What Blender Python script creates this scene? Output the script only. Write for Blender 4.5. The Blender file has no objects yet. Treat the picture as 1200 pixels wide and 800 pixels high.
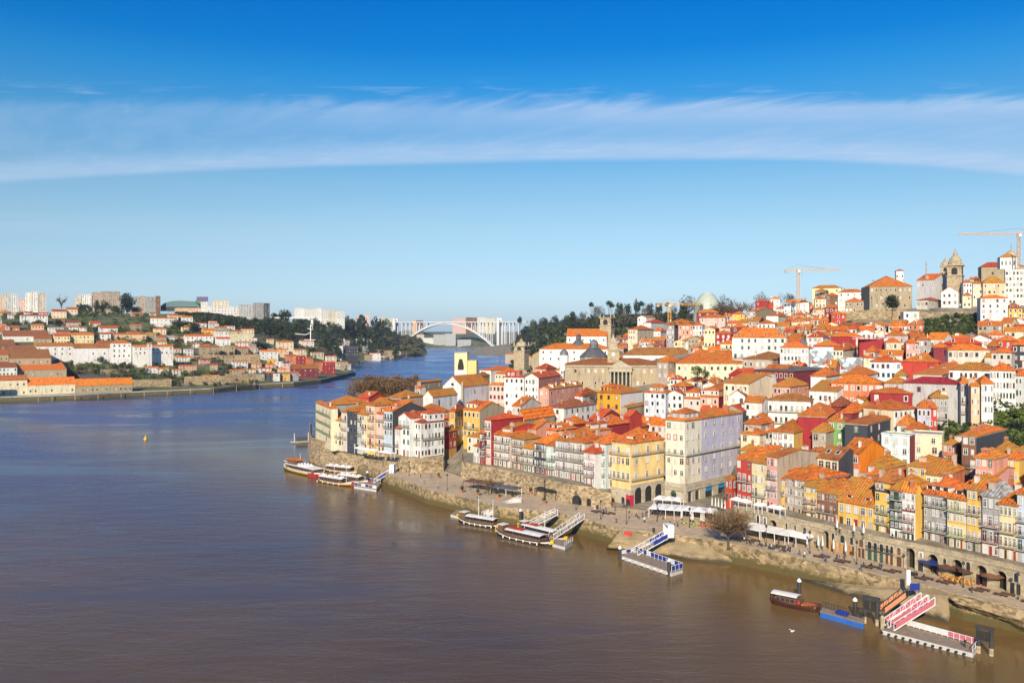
import bpy, bmesh, math, random
from mathutils import Vector, Matrix
random.seed(7)
R = math.radians
D = bpy.data
SC = bpy.context.scene
COL = SC.collection

# ------------------------------------------------------------------ camera
HC, HY, FL = 62.0, 387.0, 1000.0          # eye height, horizon row and focal length of the 1200 px wide photo
cam = D.cameras.new('camera'); cam_o = D.objects.new('camera', cam); COL.objects.link(cam_o)
cam_o.location = (0, 0, HC); cam_o.rotation_euler = (R(90), 0, 0)
cam.sensor_width = 36; cam.lens = 30; cam.shift_y = -13/1200
cam.clip_start = 1; cam.clip_end = 60000
SC.camera = cam_o

# ------------------------------------------------------------------ sky
SUN_EL, SUN_AZ = 29.0, 193.0               # elevation and clockwise bearing from +Y
w = D.worlds.new('World'); SC.world = w; w.use_nodes = True
nt = w.node_tree; N = nt.nodes; L = nt.links
for n in list(N): N.remove(n)
def nd(t, **k):
    n = N.new(t)
    for a, b in k.items(): setattr(n, a, b)
    return n
def lk(a, b): L.new(a, b)
def mth(op, a, b=None, c=None, clamp=False):
    n = N.new('ShaderNodeMath'); n.operation = op; n.use_clamp = clamp
    for i, v in enumerate((a, b, c)):
        if v is None: continue
        if isinstance(v, (int, float)): n.inputs[i].default_value = v
        else: L.new(v, n.inputs[i])
    return n.outputs[0]
sky = nd('ShaderNodeTexSky', sky_type='NISHITA', sun_disc=False, sun_elevation=R(SUN_EL), sun_rotation=R(SUN_AZ),
         altitude=60, air_density=1.0, dust_density=0.6, ozone_density=2.0)
tc = nd('ShaderNodeTexCoord'); sx = nd('ShaderNodeSeparateXYZ'); lk(tc.outputs['Generated'], sx.inputs[0])
X, Y_, Z = sx.outputs
zc = mth('MAXIMUM', Z, 0.01)
el = mth('DIVIDE', Z, mth('SQRT', mth('ADD', mth('MULTIPLY', X, X), mth('MULTIPLY', Y_, Y_))))
elr = nd('ShaderNodeValToRGB')               # deeper, more saturated blue towards the zenith
lk(mth('MULTIPLY', el, 2.2, clamp=True), elr.inputs[0])
cr = elr.color_ramp
cr.elements[0].position = 0.0; cr.elements[0].color = (.52, .70, 1.1, 1)
cr.elements[1].position = 1.0; cr.elements[1].color = (0.0, .34, .9, 1)
for p, c in ((.147, (.545, .655, .825, 1)), (.257, (.575, .685, .755, 1)), (.367, (.49, .67, .745, 1)), (.52, (.222, .61, .80, 1)), (.642, (.069, .551, .869, 1)), (.72, (.012, .464, .875, 1)), (.83, (0, .426, .904, 1))):
    e = cr.elements.new(p); e.color = c
mul = nd('ShaderNodeMix', data_type='RGBA', blend_type='MULTIPLY'); mul.inputs[0].default_value = 1
lk(sky.outputs[0], mul.inputs[6]); lk(elr.outputs[0], mul.inputs[7])
# cirrus: a sheet high above, laid out on a plane (x/z, y/z)
ux = mth('DIVIDE', X, zc); uy = mth('DIVIDE', Y_, zc); az = mth('DIVIDE', X, mth('MAXIMUM', Y_, 0.05))
comb = nd('ShaderNodeCombineXYZ'); lk(mth('MULTIPLY', ux, 0.55), comb.inputs[0]); lk(mth('MULTIPLY', uy, 1.5), comb.inputs[1])
rotv = nd('ShaderNodeVectorRotate'); rotv.inputs['Angle'].default_value = R(-8); rotv.rotation_type = 'Z_AXIS'; lk(comb.outputs[0], rotv.inputs[0])
def noise(vec, sc, det=5, rough=.6, dist=0.0):
    n = nd('ShaderNodeTexNoise'); n.inputs['Scale'].default_value = sc; n.inputs['Detail'].default_value = det
    n.inputs['Roughness'].default_value = rough; n.inputs['Distortion'].default_value = dist; lk(vec, n.inputs[0]); return n.outputs[0]
big = noise(rotv.outputs[0], 0.55, 4, .55, .4)
c2 = nd('ShaderNodeCombineXYZ'); lk(mth('ADD', mth('MULTIPLY', ux, 2.6), mth('MULTIPLY', uy, 1.6)), c2.inputs[0]); lk(mth('ADD', mth('MULTIPLY', uy, 1.0), mth('MULTIPLY', ux, -.25)), c2.inputs[1])
streak = noise(c2.outputs[0], 1.6, 7, .62, .8)
fine = noise(rotv.outputs[0], 5.0, 6, .65, .3)
# lower hem of the band bows upwards, upper hem is soft
def sstep(v, a, b):
    n = nd('ShaderNodeMapRange', interpolation_type='SMOOTHSTEP'); n.inputs[1].default_value = a; n.inputs[2].default_value = b; lk(v, n.inputs[0]); return n.outputs[0]
A_ = lambda a, b: mth('ADD', a, b)
M_ = lambda a, b: mth('MULTIPLY', a, b)
S_ = lambda a, b: mth('SUBTRACT', a, b)
a2 = S_(az, .25); neg = mth('MINIMUM', a2, 0); pos = mth('MAXIMUM', a2, 0)
elp = mth('DIVIDE', Z, mth('MAXIMUM', Y_, .03))
low = S_(S_(A_(.1985, M_(S_(A_(big, M_(fine, .4)), .7), .009)), M_(M_(neg, neg), .037)), M_(M_(pos, pos), .16))
d_lo = S_(elp, low); side_ = sstep(az, -.6, .35)
hem = M_(M_(sstep(d_lo, -.002, .007), sstep(S_(.034, d_lo), 0, .03)), A_(.16, M_(A_(fine, M_(streak, .5)), .46)))
hi = A_(A_(.272, M_(az, .007)), A_(M_(S_(big, .5), .03), M_(S_(streak, .5), .03))); d_hi = S_(hi, elp)
topb = M_(M_(sstep(d_hi, -.006, .014), sstep(S_(.040, d_hi), 0, .034)), M_(A_(.14, M_(side_, .4)), A_(.5, M_(streak, .9))))
mid = M_(M_(sstep(d_lo, -.002, .02), sstep(d_hi, -.008, .03)), A_(A_(.10, M_(side_, .32)), M_(sstep(streak, .3, .8), .22)))
wisp = M_(M_(sstep(elp, .27, .276), sstep(S_(.300, elp), 0, .02)), M_(sstep(fine, .5, .72), .22))
veil = M_(M_(sstep(el, .02, .09), sstep(S_(.17, el), 0, .06)), M_(sstep(big, .40, .75), .22))
dens = A_(A_(mth('MAXIMUM', hem, topb), M_(mid, .8)), A_(wisp, veil)); dens = M_(dens, A_(.66, M_(fine, .44)))
dens = mth('MINIMUM', dens, .92)
cl = nd('ShaderNodeMix', data_type='RGBA'); lk(dens, cl.inputs[0]); lk(mul.outputs[2], cl.inputs[6]); cl.inputs[7].default_value = (3.63, 4.57, 6.07, 1)
bg = nd('ShaderNodeBackground'); bg.inputs[1].default_value = 0.118; lk(cl.outputs[2], bg.inputs[0])
wo = nd('ShaderNodeOutputWorld'); lk(bg.outputs[0], wo.inputs[0])

# ------------------------------------------------------------------ sun
sl = D.lights.new('sun', 'SUN'); sl.energy = 4.9; sl.angle = R(.5); sl.color = (1, .87, .68)
so = D.objects.new('sun', sl); COL.objects.link(so)
dv = Vector((-math.sin(R(SUN_AZ))*math.cos(R(SUN_EL)), -math.cos(R(SUN_AZ))*math.cos(R(SUN_EL)), -math.sin(R(SUN_EL))))
so.rotation_euler = dv.to_track_quat('-Z', 'Y').to_euler(); so.location = (-300, -800, 600)
SC.view_settings.view_transform = 'Standard'; SC.view_settings.look = 'None'; SC.view_settings.exposure = 0.34; SC.view_settings.gamma = 1
SC.view_settings.use_curve_mapping = False
SC.render.engine = 'CYCLES'
SC.cycles.max_bounces = 5; SC.cycles.diffuse_bounces = 2; SC.cycles.glossy_bounces = 3; SC.cycles.transmission_bounces = 2
SC.cycles.volume_bounces = 0; SC.cycles.transparent_max_bounces = 6
SC.cycles.use_denoising = True; SC.cycles.caustics_reflective = False; SC.cycles.caustics_refractive = False

# ------------------------------------------------------------------ geometry of the view
def G(px, py, z=5.0):
    Y = (HC-z)*FL/(py-HY); return ((px-600)/FL*Y, Y)
def P(px, py, Y): return Vector(((px-600)/FL*Y, Y, HC+(HY-py)/FL*Y))
def pix(v): return (600+FL*v[0]/v[1], HY+FL*(HC-v[2])/v[1])
def lerp(a, b, t): return a+(b-a)*t
def table(tab, x):
    if x <= tab[0][0]: return tab[0][1]
    for (x0, y0), (x1, y1) in zip(tab, tab[1:]):
        if x <= x1: return lerp(y0, y1, (x-x0)/(x1-x0))
    return tab[-1][1]

# ------------------------------------------------------------------ materials
MATS = {}
class NT:
    def __init__(s, name):
        s.m = D.materials.new(name); s.m.use_nodes = True; s.t = s.m.node_tree; s.t.nodes.clear()
        s.o = s.t.nodes.new('ShaderNodeOutputMaterial'); s.b = s.t.nodes.new('ShaderNodeBsdfPrincipled'); s.t.links.new(s.b.outputs[0], s.o.inputs[0])
        MATS[name] = s.m
    def n(s, t, **k):
        x = s.t.nodes.new(t)
        for a, b in k.items(): setattr(x, a, b)
        return x
    def l(s, a, b): s.t.links.new(a, b)
    def noise(s, sc, det=4, rough=.6, vec=None, dist=0):
        x = s.n('ShaderNodeTexNoise'); x.inputs['Scale'].default_value = sc; x.inputs['Detail'].default_value = det; x.inputs['Roughness'].default_value = rough; x.inputs['Distortion'].default_value = dist
        if vec is None:
            if not hasattr(s, 'tc'): s.tc = s.n('ShaderNodeTexCoord')
            g = s.n('ShaderNodeNewGeometry'); vec = g.outputs['Position']
        s.l(vec, x.inputs[0]); return x.outputs[0]
    def ramp(s, f, stops):
        x = s.n('ShaderNodeValToRGB'); s.l(f, x.inputs[0]); c = x.color_ramp
        while len(c.elements) > 1: c.elements.remove(c.elements[-1])
        for i, (p, v) in enumerate(stops):
            v = v if isinstance(v, tuple) else (v, v, v)
            e = c.elements[0] if i == 0 else c.elements.new(p)
            e.position = p; e.color = (*v[:3], 1)
        return x.outputs[0]
    def mix(s, f, a, b, mode='MIX'):
        x = s.n('ShaderNodeMix', data_type='RGBA', blend_type=mode)
        for i, v in ((0, f), (6, a), (7, b)):
            if isinstance(v, (int, float)): x.inputs[i].default_value = v
            elif isinstance(v, tuple): x.inputs[i].default_value = (*v[:3], 1)
            else: s.l(v, x.inputs[i])
        return x.outputs[2]
    def math(s, op, a, b=0.0, clamp=False):
        x = s.n('ShaderNodeMath', operation=op, use_clamp=clamp)
        for i, v in enumerate((a, b)):
            if isinstance(v, (int, float)): x.inputs[i].default_value = v
            else: s.l(v, x.inputs[i])
        return x.outputs[0]
    def bump(s, h, st=.3, dist=.1):
        x = s.n('ShaderNodeBump'); x.inputs['Strength'].default_value = st; x.inputs['Distance'].default_value = dist; s.l(h, x.inputs['Height']); s.l(x.outputs[0], s.b.inputs['Normal']); return x
    def col(s, c): 
        if isinstance(c, tuple): s.b.inputs['Base Color'].default_value = (*c[:3], 1)
        else: s.l(c, s.b.inputs['Base Color'])
    def set(s, **k):
        for a, v in k.items(): s.b.inputs[a.replace('_', ' ').title() if a != 'ior' else 'IOR'].default_value = v

def simple(name, c, rough=.7, var=.12, sc=.6, metal=0):
    s = NT(name); n = s.noise(sc, 4); s.col(s.ramp(n, [(.3, tuple(x*(1-var*2) for x in c)), (.7, tuple(min(1, x*(1+var)) for x in c))]))
    s.set(roughness=rough, metallic=metal); return s.m
# painted / tiled / plastered walls: the colour comes from each object
s = NT('wall'); oi = s.n('ShaderNodeObjectInfo')
g = s.n('ShaderNodeNewGeometry'); sp = s.n('ShaderNodeMapping'); sp.inputs['Scale'].default_value = (1, 1, .22); s.l(g.outputs['Position'], sp.inputs[0])
st = s.noise(.55, 6, .65, sp.outputs[0]); st2 = s.noise(3.0, 3, .6)
f = s.ramp(st, [(.28, .5), (.42, .86), (.52, 1.0), (.75, 1.06)]); f2 = s.ramp(st2, [(.3, .82), (.6, 1.03)])
s.col(s.mix(1.0, s.mix(1.0, oi.outputs['Color'], f, 'MULTIPLY'), f2, 'MULTIPLY')); s.set(roughness=.85)
s.bump(st2, .15, .05)
# clay tiles: object colour, moss amount in the object's alpha
s = NT('roof'); oi = s.n('ShaderNodeObjectInfo'); tcn = s.n('ShaderNodeTexCoord')
n1 = s.noise(.35, 6, .7); n2 = s.noise(2.2, 4, .7); n3 = s.noise(.16, 5, .7)
v = s.n('ShaderNodeTexVoronoi'); v.inputs['Scale'].default_value = 1.6; s.l(tcn.outputs['Object'], v.inputs[0])
vr = s.n('ShaderNodeSeparateColor'); s.l(v.outputs['Color'], vr.inputs[0])
c = s.mix(1.0, oi.outputs['Color'], s.ramp(n1, [(.28, (.42, .38, .36)), (.45, (.92, .9, .88)), (.6, (1.05, 1.05, 1)), (.8, (1.25, 1.3, 1.15))]), 'MULTIPLY')
c = s.mix(1.0, c, s.ramp(vr.outputs[0], [(0, (.55, .5, .46)), (.3, (.95, .93, .9)), (.7, (1.05, 1.05, 1)), (1, (1.2, 1.4, 1.5))]), 'MULTIPLY')
moss = s.math('MULTIPLY', s.ramp(s.math('ADD', s.math('MULTIPLY', n3, .65), s.math('MULTIPLY', n2, .35)), [(.42, 0.0), (.6, 1.0)]), oi.outputs['Alpha'], True)
c = s.mix(moss, c, s.mix(n2, (.30, .17, .02), (.56, .31, .03)))
wv = s.n('ShaderNodeTexWave'); wv.inputs['Scale'].default_value = .42; wv.inputs['Distortion'].default_value = .4; s.l(tcn.outputs['Object'], wv.inputs[0])
c = s.mix(1.0, c, s.ramp(wv.outputs[1], [(.1, .74), (.5, 1.04)]), 'MULTIPLY'); s.col(c); s.set(roughness=.8); s.bump(wv.outputs[1], .5, .12)
# window glass: some clear, some curtained or shuttered
s = NT('glass'); oi = s.n('ShaderNodeObjectInfo')
s.col(s.ramp(oi.outputs['Random'], [(0, (.015, .018, .022)), (.5, (.05, .055, .06)), (.58, (.25, .24, .22)), (.78, (.5, .48, .43)), (1, (.62, .6, .55))])); s.set(roughness=.12)
s = NT('frame'); oi = s.n('ShaderNodeObjectInfo'); s.col(oi.outputs['Color']); s.set(roughness=.6)
s = NT('paint'); oi = s.n('ShaderNodeObjectInfo'); s.col(s.mix(1.0, oi.outputs['Color'], s.ramp(s.noise(.9, 4), [(.3, .78), (.7, 1.05)]), 'MULTIPLY')); s.set(roughness=.45)
simple('dark_glass', (.035, .04, .05), .12, .2)
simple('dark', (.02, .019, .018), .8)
simple('white', (.78, .77, .74), .6, .06)
simple('iron', (.045, .045, .045), .5)
simple('canvas', (.74, .71, .64), .8, .08)
simple('red_canvas', (.45, .04, .03), .8)
simple('wood', (.16, .085, .045), .6)
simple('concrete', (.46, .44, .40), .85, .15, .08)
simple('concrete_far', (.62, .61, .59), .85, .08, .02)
simple('bark', (.10, .075, .05), .9)
simple('terracotta', (.58, .17, .035), .8, .2, 1.0)
simple('skin', (.5, .3, .21), .6)
simple('hair', (.035, .022, .015), .7)
simple('trousers', (.03, .035, .06), .8, .4, .05)
simple('slate_roof', (.10, .105, .115), .6, .2, .3)
simple('dome_lead', (.16, .17, .18), .5, .2, .3)
simple('yellow_steel', (.75, .36, .03), .5)
simple('pale_steel', (.66, .44, .24), .5)
simple('mint_metal', (.42, .46, .36), .5, .06)
simple('red_steel', (.62, .30, .28), .5)
simple('solar', (.02, .03, .08), .2)
# granite ashlar and rubble
def stone(name, c0, c1, sc=.9, wl=False, dk=.45):
    s = NT(name); g = s.n('ShaderNodeNewGeometry')
    mp = s.n('ShaderNodeMapping'); mp.inputs['Scale'].default_value = (1, 1, 1.7); s.l(g.outputs['Position'], mp.inputs[0])
    v = s.n('ShaderNodeTexVoronoi'); v.inputs['Scale'].default_value = sc; s.l(mp.outputs[0], v.inputs[0])
    vs = s.n('ShaderNodeSeparateColor'); s.l(v.outputs['Color'], vs.inputs[0])
    c = s.mix(vs.outputs[0], c0, c1)
    n = s.noise(.22, 6, .7, mp.outputs[0]); c = s.mix(1.0, c, s.ramp(n, [(.25, (dk, dk*.95, dk*.85)), (.48, (.95, .94, .9)), (.75, (1.15, 1.1, 1))]), 'MULTIPLY')
    n2 = s.noise(1.7, 5, .75); c = s.mix(1.0, c, s.ramp(n2, [(.3, .38), (.45, 1.0), (.8, 1.15)]), 'MULTIPLY')
    if wl:   # weed and wet stone between low and high water
        sz = s.n('ShaderNodeSeparateXYZ'); s.l(g.outputs['Position'], sz.inputs[0])
        h = s.math('ADD', sz.outputs[2], s.math('MULTIPLY', s.noise(.35, 5, .7), 3.0))
        c = s.mix(s.ramp(s.math('DIVIDE', h, 6.0), [(.48, 1.0), (.58, 0.0)]), c, s.mix(n2, (.014, .013, .008), (.05, .043, .02)))
        c = s.mix(s.ramp(s.math('DIVIDE', h, 10.0), [(.3, .6), (.52, 0.0)]), c, (.16, .115, .03))
        gr = s.ramp(s.noise(.55, 6, .75), [(.53, 0.0), (.6, 1.0)])
        c = s.mix(s.math('MULTIPLY', gr, .75), c, (.07, .075, .025))
    s.col(c); s.set(roughness=.88); s.bump(vs.outputs[0], .5, .12); return s.m
stone('rubble', (.19, .14, .08), (.50, .38, .23), .9, dk=.35)
stone('granite', (.34, .27, .17), (.5, .41, .27), .8, dk=.6)
stone('pale_granite', (.40, .35, .26), (.52, .46, .35), .7, dk=.7)
stone('quay_stone', (.17, .12, .065), (.50, .37, .21), .75, wl=True, dk=.35)
stone('dark_quay', (.09, .075, .055), (.15, .13, .1), .8, wl=True)
# paving
s = NT('paving'); v = s.n('ShaderNodeTexVoronoi'); v.inputs['Scale'].default_value = .9; g = s.n('ShaderNodeNewGeometry'); s.l(g.outputs['Position'], v.inputs[0])
vs = s.n('ShaderNodeSeparateColor'); s.l(v.outputs['Color'], vs.inputs[0])
c = s.mix(vs.outputs[0], (.46, .345, .215), (.57, .44, .29)); c = s.mix(1.0, c, s.ramp(s.noise(.12, 6, .7), [(.3, (.72, .72, .72)), (.6, (1.05, 1.04, 1))]), 'MULTIPLY')
c = s.mix(1.0, c, s.ramp(s.noise(1.5, 4, .7), [(.3, .8), (.6, 1.05)]), 'MULTIPLY'); s.col(c); s.set(roughness=.85)
s = NT('sand'); c = s.ramp(s.noise(.25, 7, .72), [(.25, (.17, .125, .06)), (.5, (.34, .25, .13)), (.75, (.42, .32, .18))])
g = s.n('ShaderNodeNewGeometry'); sz = s.n('ShaderNodeSeparateXYZ'); s.l(g.outputs['Position'], sz.inputs[0])
h = s.math('ADD', sz.outputs[2], s.math('MULTIPLY', s.noise(.5, 5, .7), 1.6))
c = s.mix(s.ramp(s.math('DIVIDE', h, 4.0), [(.3, 1.0), (.52, 0.0)]), c, (.05, .04, .02)); s.col(c); s.set(roughness=.8)
# hillside soil, street setts and weeds
s = NT('hill'); n = s.noise(.05, 7, .7); n2 = s.noise(.4, 5, .7)
c = s.ramp(n, [(.3, (.07, .085, .03)), (.42, (.2, .17, .11)), (.55, (.3, .25, .18)), (.7, (.36, .31, .23))])
s.col(s.mix(1.0, c, s.ramp(n2, [(.3, .7), (.7, 1.15)]), 'MULTIPLY')); s.set(roughness=.95)
s = NT('green_hill'); n = s.noise(.02, 7, .7); n2 = s.noise(.2, 5, .7)
c = s.ramp(n, [(.32, (.05, .07, .02)), (.46, (.095, .12, .03)), (.56, (.15, .14, .06)), (.70, (.27, .21, .13))])
s.col(s.mix(1.0, c, s.ramp(n2, [(.3, .6), (.7, 1.2)]), 'MULTIPLY')); s.set(roughness=.95)
s = NT('grass'); n = s.noise(.5, 6, .75); s.col(s.ramp(n, [(.3, (.04, .065, .012)), (.55, (.10, .14, .025)), (.75, (.17, .2, .04))])); s.set(roughness=.95)
# foliage: one shader per look
def leaf(name, a, b, c):
    s = NT(name); oi = s.n('ShaderNodeObjectInfo'); g = s.n('ShaderNodeNewGeometry')
    r = s.math('ADD', s.math('MULTIPLY', g.outputs['Random Per Island'], .75), s.math('MULTIPLY', oi.outputs['Random'], .25))
    col = s.ramp(r, [(0, a), (.5, b), (1, c)]); s.col(col); s.set(roughness=.75)
    tr = s.n('ShaderNodeBsdfTranslucent'); s.l(col, tr.inputs[0]); mx = s.n('ShaderNodeMixShader'); mx.inputs[0].default_value = .22
    s.l(s.b.outputs[0], mx.inputs[1]); s.l(tr.outputs[0], mx.inputs[2]); s.l(mx.outputs[0], s.o.inputs[0]); return s.m
leaf('leaf_dark', (.012, .022, .010), (.026, .042, .016), (.055, .075, .022))
leaf('leaf_mid', (.03, .05, .012), (.06, .09, .02), (.11, .13, .03))
leaf('leaf_bright', (.06, .09, .015), (.12, .17, .025), (.2, .24, .04))
leaf('leaf_bare', (.12, .07, .032), (.22, .13, .055), (.32, .2, .085))
leaf('leaf_grey', (.07, .06, .04), (.12, .10, .065), (.18, .15, .09))
# river: silty water, wind-ruffled with smoother slicks
s = NT('water'); g = s.n('ShaderNodeNewGeometry')
m1 = s.n('ShaderNodeMapping'); m1.inputs['Scale'].default_value = (.35, 1, 1); m1.inputs['Rotation'].default_value = (0, 0, R(20)); s.l(g.outputs['Position'], m1.inputs[0])
wa = s.noise(.2, 6, .62, m1.outputs[0], .3); wb = s.noise(1.4, 4, .6, m1.outputs[0], .2)
m2 = s.n('ShaderNodeMapping'); m2.inputs['Scale'].default_value = (.5, 1.15, 1); m2.inputs['Rotation'].default_value = (0, 0, R(35)); s.l(g.outputs['Position'], m2.inputs[0])
sl_ = s.noise(.012, 7, .62, m2.outputs[0], 1.2)
slick = s.ramp(sl_, [(.38, 1.0), (.5, .6), (.58, .12)])
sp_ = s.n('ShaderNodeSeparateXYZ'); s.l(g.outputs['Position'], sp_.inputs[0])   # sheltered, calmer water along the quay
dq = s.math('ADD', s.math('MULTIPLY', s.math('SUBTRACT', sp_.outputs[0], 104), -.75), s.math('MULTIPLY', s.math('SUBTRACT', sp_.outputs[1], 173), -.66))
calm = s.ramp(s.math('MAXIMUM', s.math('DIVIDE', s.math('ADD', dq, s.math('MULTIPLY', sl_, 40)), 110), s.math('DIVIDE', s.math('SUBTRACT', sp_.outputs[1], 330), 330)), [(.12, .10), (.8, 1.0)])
slick = s.math('MULTIPLY', slick, calm)
hh = s.math('ADD', s.math('MULTIPLY', wa, 1.0), s.math('MULTIPLY', wb, .25))
bp = s.n('ShaderNodeBump'); bp.inputs['Distance'].default_value = 1.1; s.l(hh, bp.inputs['Height']); s.l(s.math('MULTIPLY', slick, .55), bp.inputs['Strength']); s.l(bp.outputs[0], s.b.inputs['Normal'])
silt = s.ramp(s.noise(.006, 6, .65, m2.outputs[0], .8), [(.3, (.082, .052, .020)), (.7, (.160, .098, .034))])   # silt brown, varying in broad patches
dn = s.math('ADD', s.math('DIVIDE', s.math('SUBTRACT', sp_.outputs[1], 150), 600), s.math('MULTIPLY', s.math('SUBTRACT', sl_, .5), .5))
wc_ = s.mix(s.ramp(dn, [(.0, 0.0), (.3, .40), (1.0, .95)]), silt, (.030, .052, .105))  # bluer with distance: reflected sky painted into the base colour
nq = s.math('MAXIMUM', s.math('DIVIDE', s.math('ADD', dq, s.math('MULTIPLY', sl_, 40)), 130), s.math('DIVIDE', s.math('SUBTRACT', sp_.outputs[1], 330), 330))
wc_ = s.mix(s.ramp(nq, [(.1, .9), (.8, 0.0)]), wc_, (.19, .112, .034))  # golden along the quay: glow of reflected sunlit walls painted into the colour
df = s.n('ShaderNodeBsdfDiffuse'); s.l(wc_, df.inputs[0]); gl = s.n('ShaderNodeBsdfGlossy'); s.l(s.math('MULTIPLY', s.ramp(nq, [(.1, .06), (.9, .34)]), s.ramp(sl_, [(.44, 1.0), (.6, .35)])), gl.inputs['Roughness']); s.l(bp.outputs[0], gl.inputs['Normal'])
s.l(s.mix(s.ramp(nq, [(.15, 0.0), (.7, 1.0)]), (.95, .92, .85), (.74, .83, 1.0)), gl.inputs['Color'])  # gloss tinted blue off the quay, deeper sky reflection put into the colour
fr_ = s.n('ShaderNodeFresnel'); fr_.inputs['IOR'].default_value = 1.36; s.l(bp.outputs[0], fr_.inputs['Normal']); mx = s.n('ShaderNodeMixShader'); s.l(s.math('MULTIPLY', fr_.outputs[0], .8), mx.inputs[0]); s.l(df.outputs[0], mx.inputs[1]); s.l(gl.outputs[0], mx.inputs[2]); s.l(mx.outputs[0], s.o.inputs[0])

# ------------------------------------------------------------------ mesh helpers
class MB:
    """collects faces with material slots"""
    def __init__(s): s.v = []; s.f = []; s.mi = []; s.mats = []
    def slot(s, m):
        if m not in s.mats: s.mats.append(m)
        return s.mats.index(m)
    def face(s, pts, m):
        b = len(s.v); s.v += [tuple(p) for p in pts]; s.f.append(tuple(range(b, b+len(pts)))); s.mi.append(s.slot(m))
    def poly(s, verts, faces, m):
        b = len(s.v); s.v += [tuple(p) for p in verts]; k = s.slot(m)
        for f in faces: s.f.append(tuple(b+i for i in f)); s.mi.append(k)
    def box(s, x0, x1, y0, y1, z0, z1, m, skip=''):
        v = [(x0, y0, z0), (x1, y0, z0), (x1, y1, z0), (x0, y1, z0), (x0, y0, z1), (x1, y0, z1), (x1, y1, z1), (x0, y1, z1)]
        F = {'b': (3, 2, 1, 0), 't': (4, 5, 6, 7), 'f': (0, 1, 5, 4), 'r': (1, 2, 6, 5), 'k': (2, 3, 7, 6), 'l': (3, 0, 4, 7)}
        s.poly(v, [F[k] for k in F if k not in skip], m)
    def prism(s, pts, z0, z1, m, cap=True):
        n = len(pts); v = [(x, y, z0) for x, y in pts]+[(x, y, z1) for x, y in pts]
        f = [(i, (i+1) % n, n+(i+1) % n, n+i) for i in range(n)]
        if cap: f += [tuple(range(n, 2*n)), tuple(reversed(range(n)))]
        s.poly(v, f, m)
    def bar(s, a, b, t, m, t2=None, n=4):
        a = Vector(a); b = Vector(b); d = (b-a); t2 = t if t2 is None else t2
        if d.length < 1e-6: return
        q = d.to_track_quat('Z', 'Y'); v = []
        for p, r in ((a, t), (b, t2)):
            for i in range(n):
                an = 2*math.pi*(i+.5)/n; k = r/2/math.cos(math.pi/n) if n == 4 else r/2
                v.append(p+q @ Vector((math.cos(an)*k, math.sin(an)*k, 0)))
        s.poly(v, [(i, (i+1) % n, n+(i+1) % n, n+i) for i in range(n)]+[tuple(range(n, 2*n)), tuple(reversed(range(n)))], m)
    def lathe(s, prof, m, n=12, c=(0, 0, 0)):
        v = []; f = []
        for r, z in prof:
            for i in range(n): v.append((c[0]+r*math.cos(2*math.pi*i/n), c[1]+r*math.sin(2*math.pi*i/n), c[2]+z))
        for j in range(len(prof)-1):
            for i in range(n): f.append((j*n+i, j*n+(i+1) % n, (j+1)*n+(i+1) % n, (j+1)*n+i))
        f.append(tuple(reversed(range(n)))); f.append(tuple(range((len(prof)-1)*n, len(prof)*n)))
        s.poly(v, f, m)
    def mesh(s, name):
        me = D.meshes.new(name); me.from_pydata(s.v, [], s.f)
        for m in s.mats: me.materials.append(MATS[m])
        me.polygons.foreach_set('material_index', s.mi); me.update(); return me
    def build(s, name, parent=None, loc=(0, 0, 0), rz=0, col=None):
        return put(name, s.mesh(name), parent, loc, rz, col)
def put(name, me, parent=None, loc=(0, 0, 0), rz=0, col=None, scale=None):
    o = D.objects.new(name, me); COL.objects.link(o); o.parent = parent; o.location = loc
    if rz: o.rotation_euler = (0, 0, rz)
    if col is not None: o.color = (*col[:3], col[3] if len(col) > 3 else 1)
    if scale: o.scale = scale
    return o
def empty(name, loc, rz=0):
    o = D.objects.new(name, None); COL.objects.link(o); o.location = loc; o.rotation_euler = (0, 0, rz); o.empty_display_size = .5; return o
def tag(o, label=None, cat=None, group=None, kind=None):
    if label: o['label'] = label
    if cat: o['category'] = cat
    if group: o['group'] = group
    if kind: o['kind'] = kind
    return o
def copy_tree(o, parent=None):
    c = o.copy(); COL.objects.link(c); c.parent = parent
    for ch in list(o.children): copy_tree(ch, c)
    return c
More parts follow.
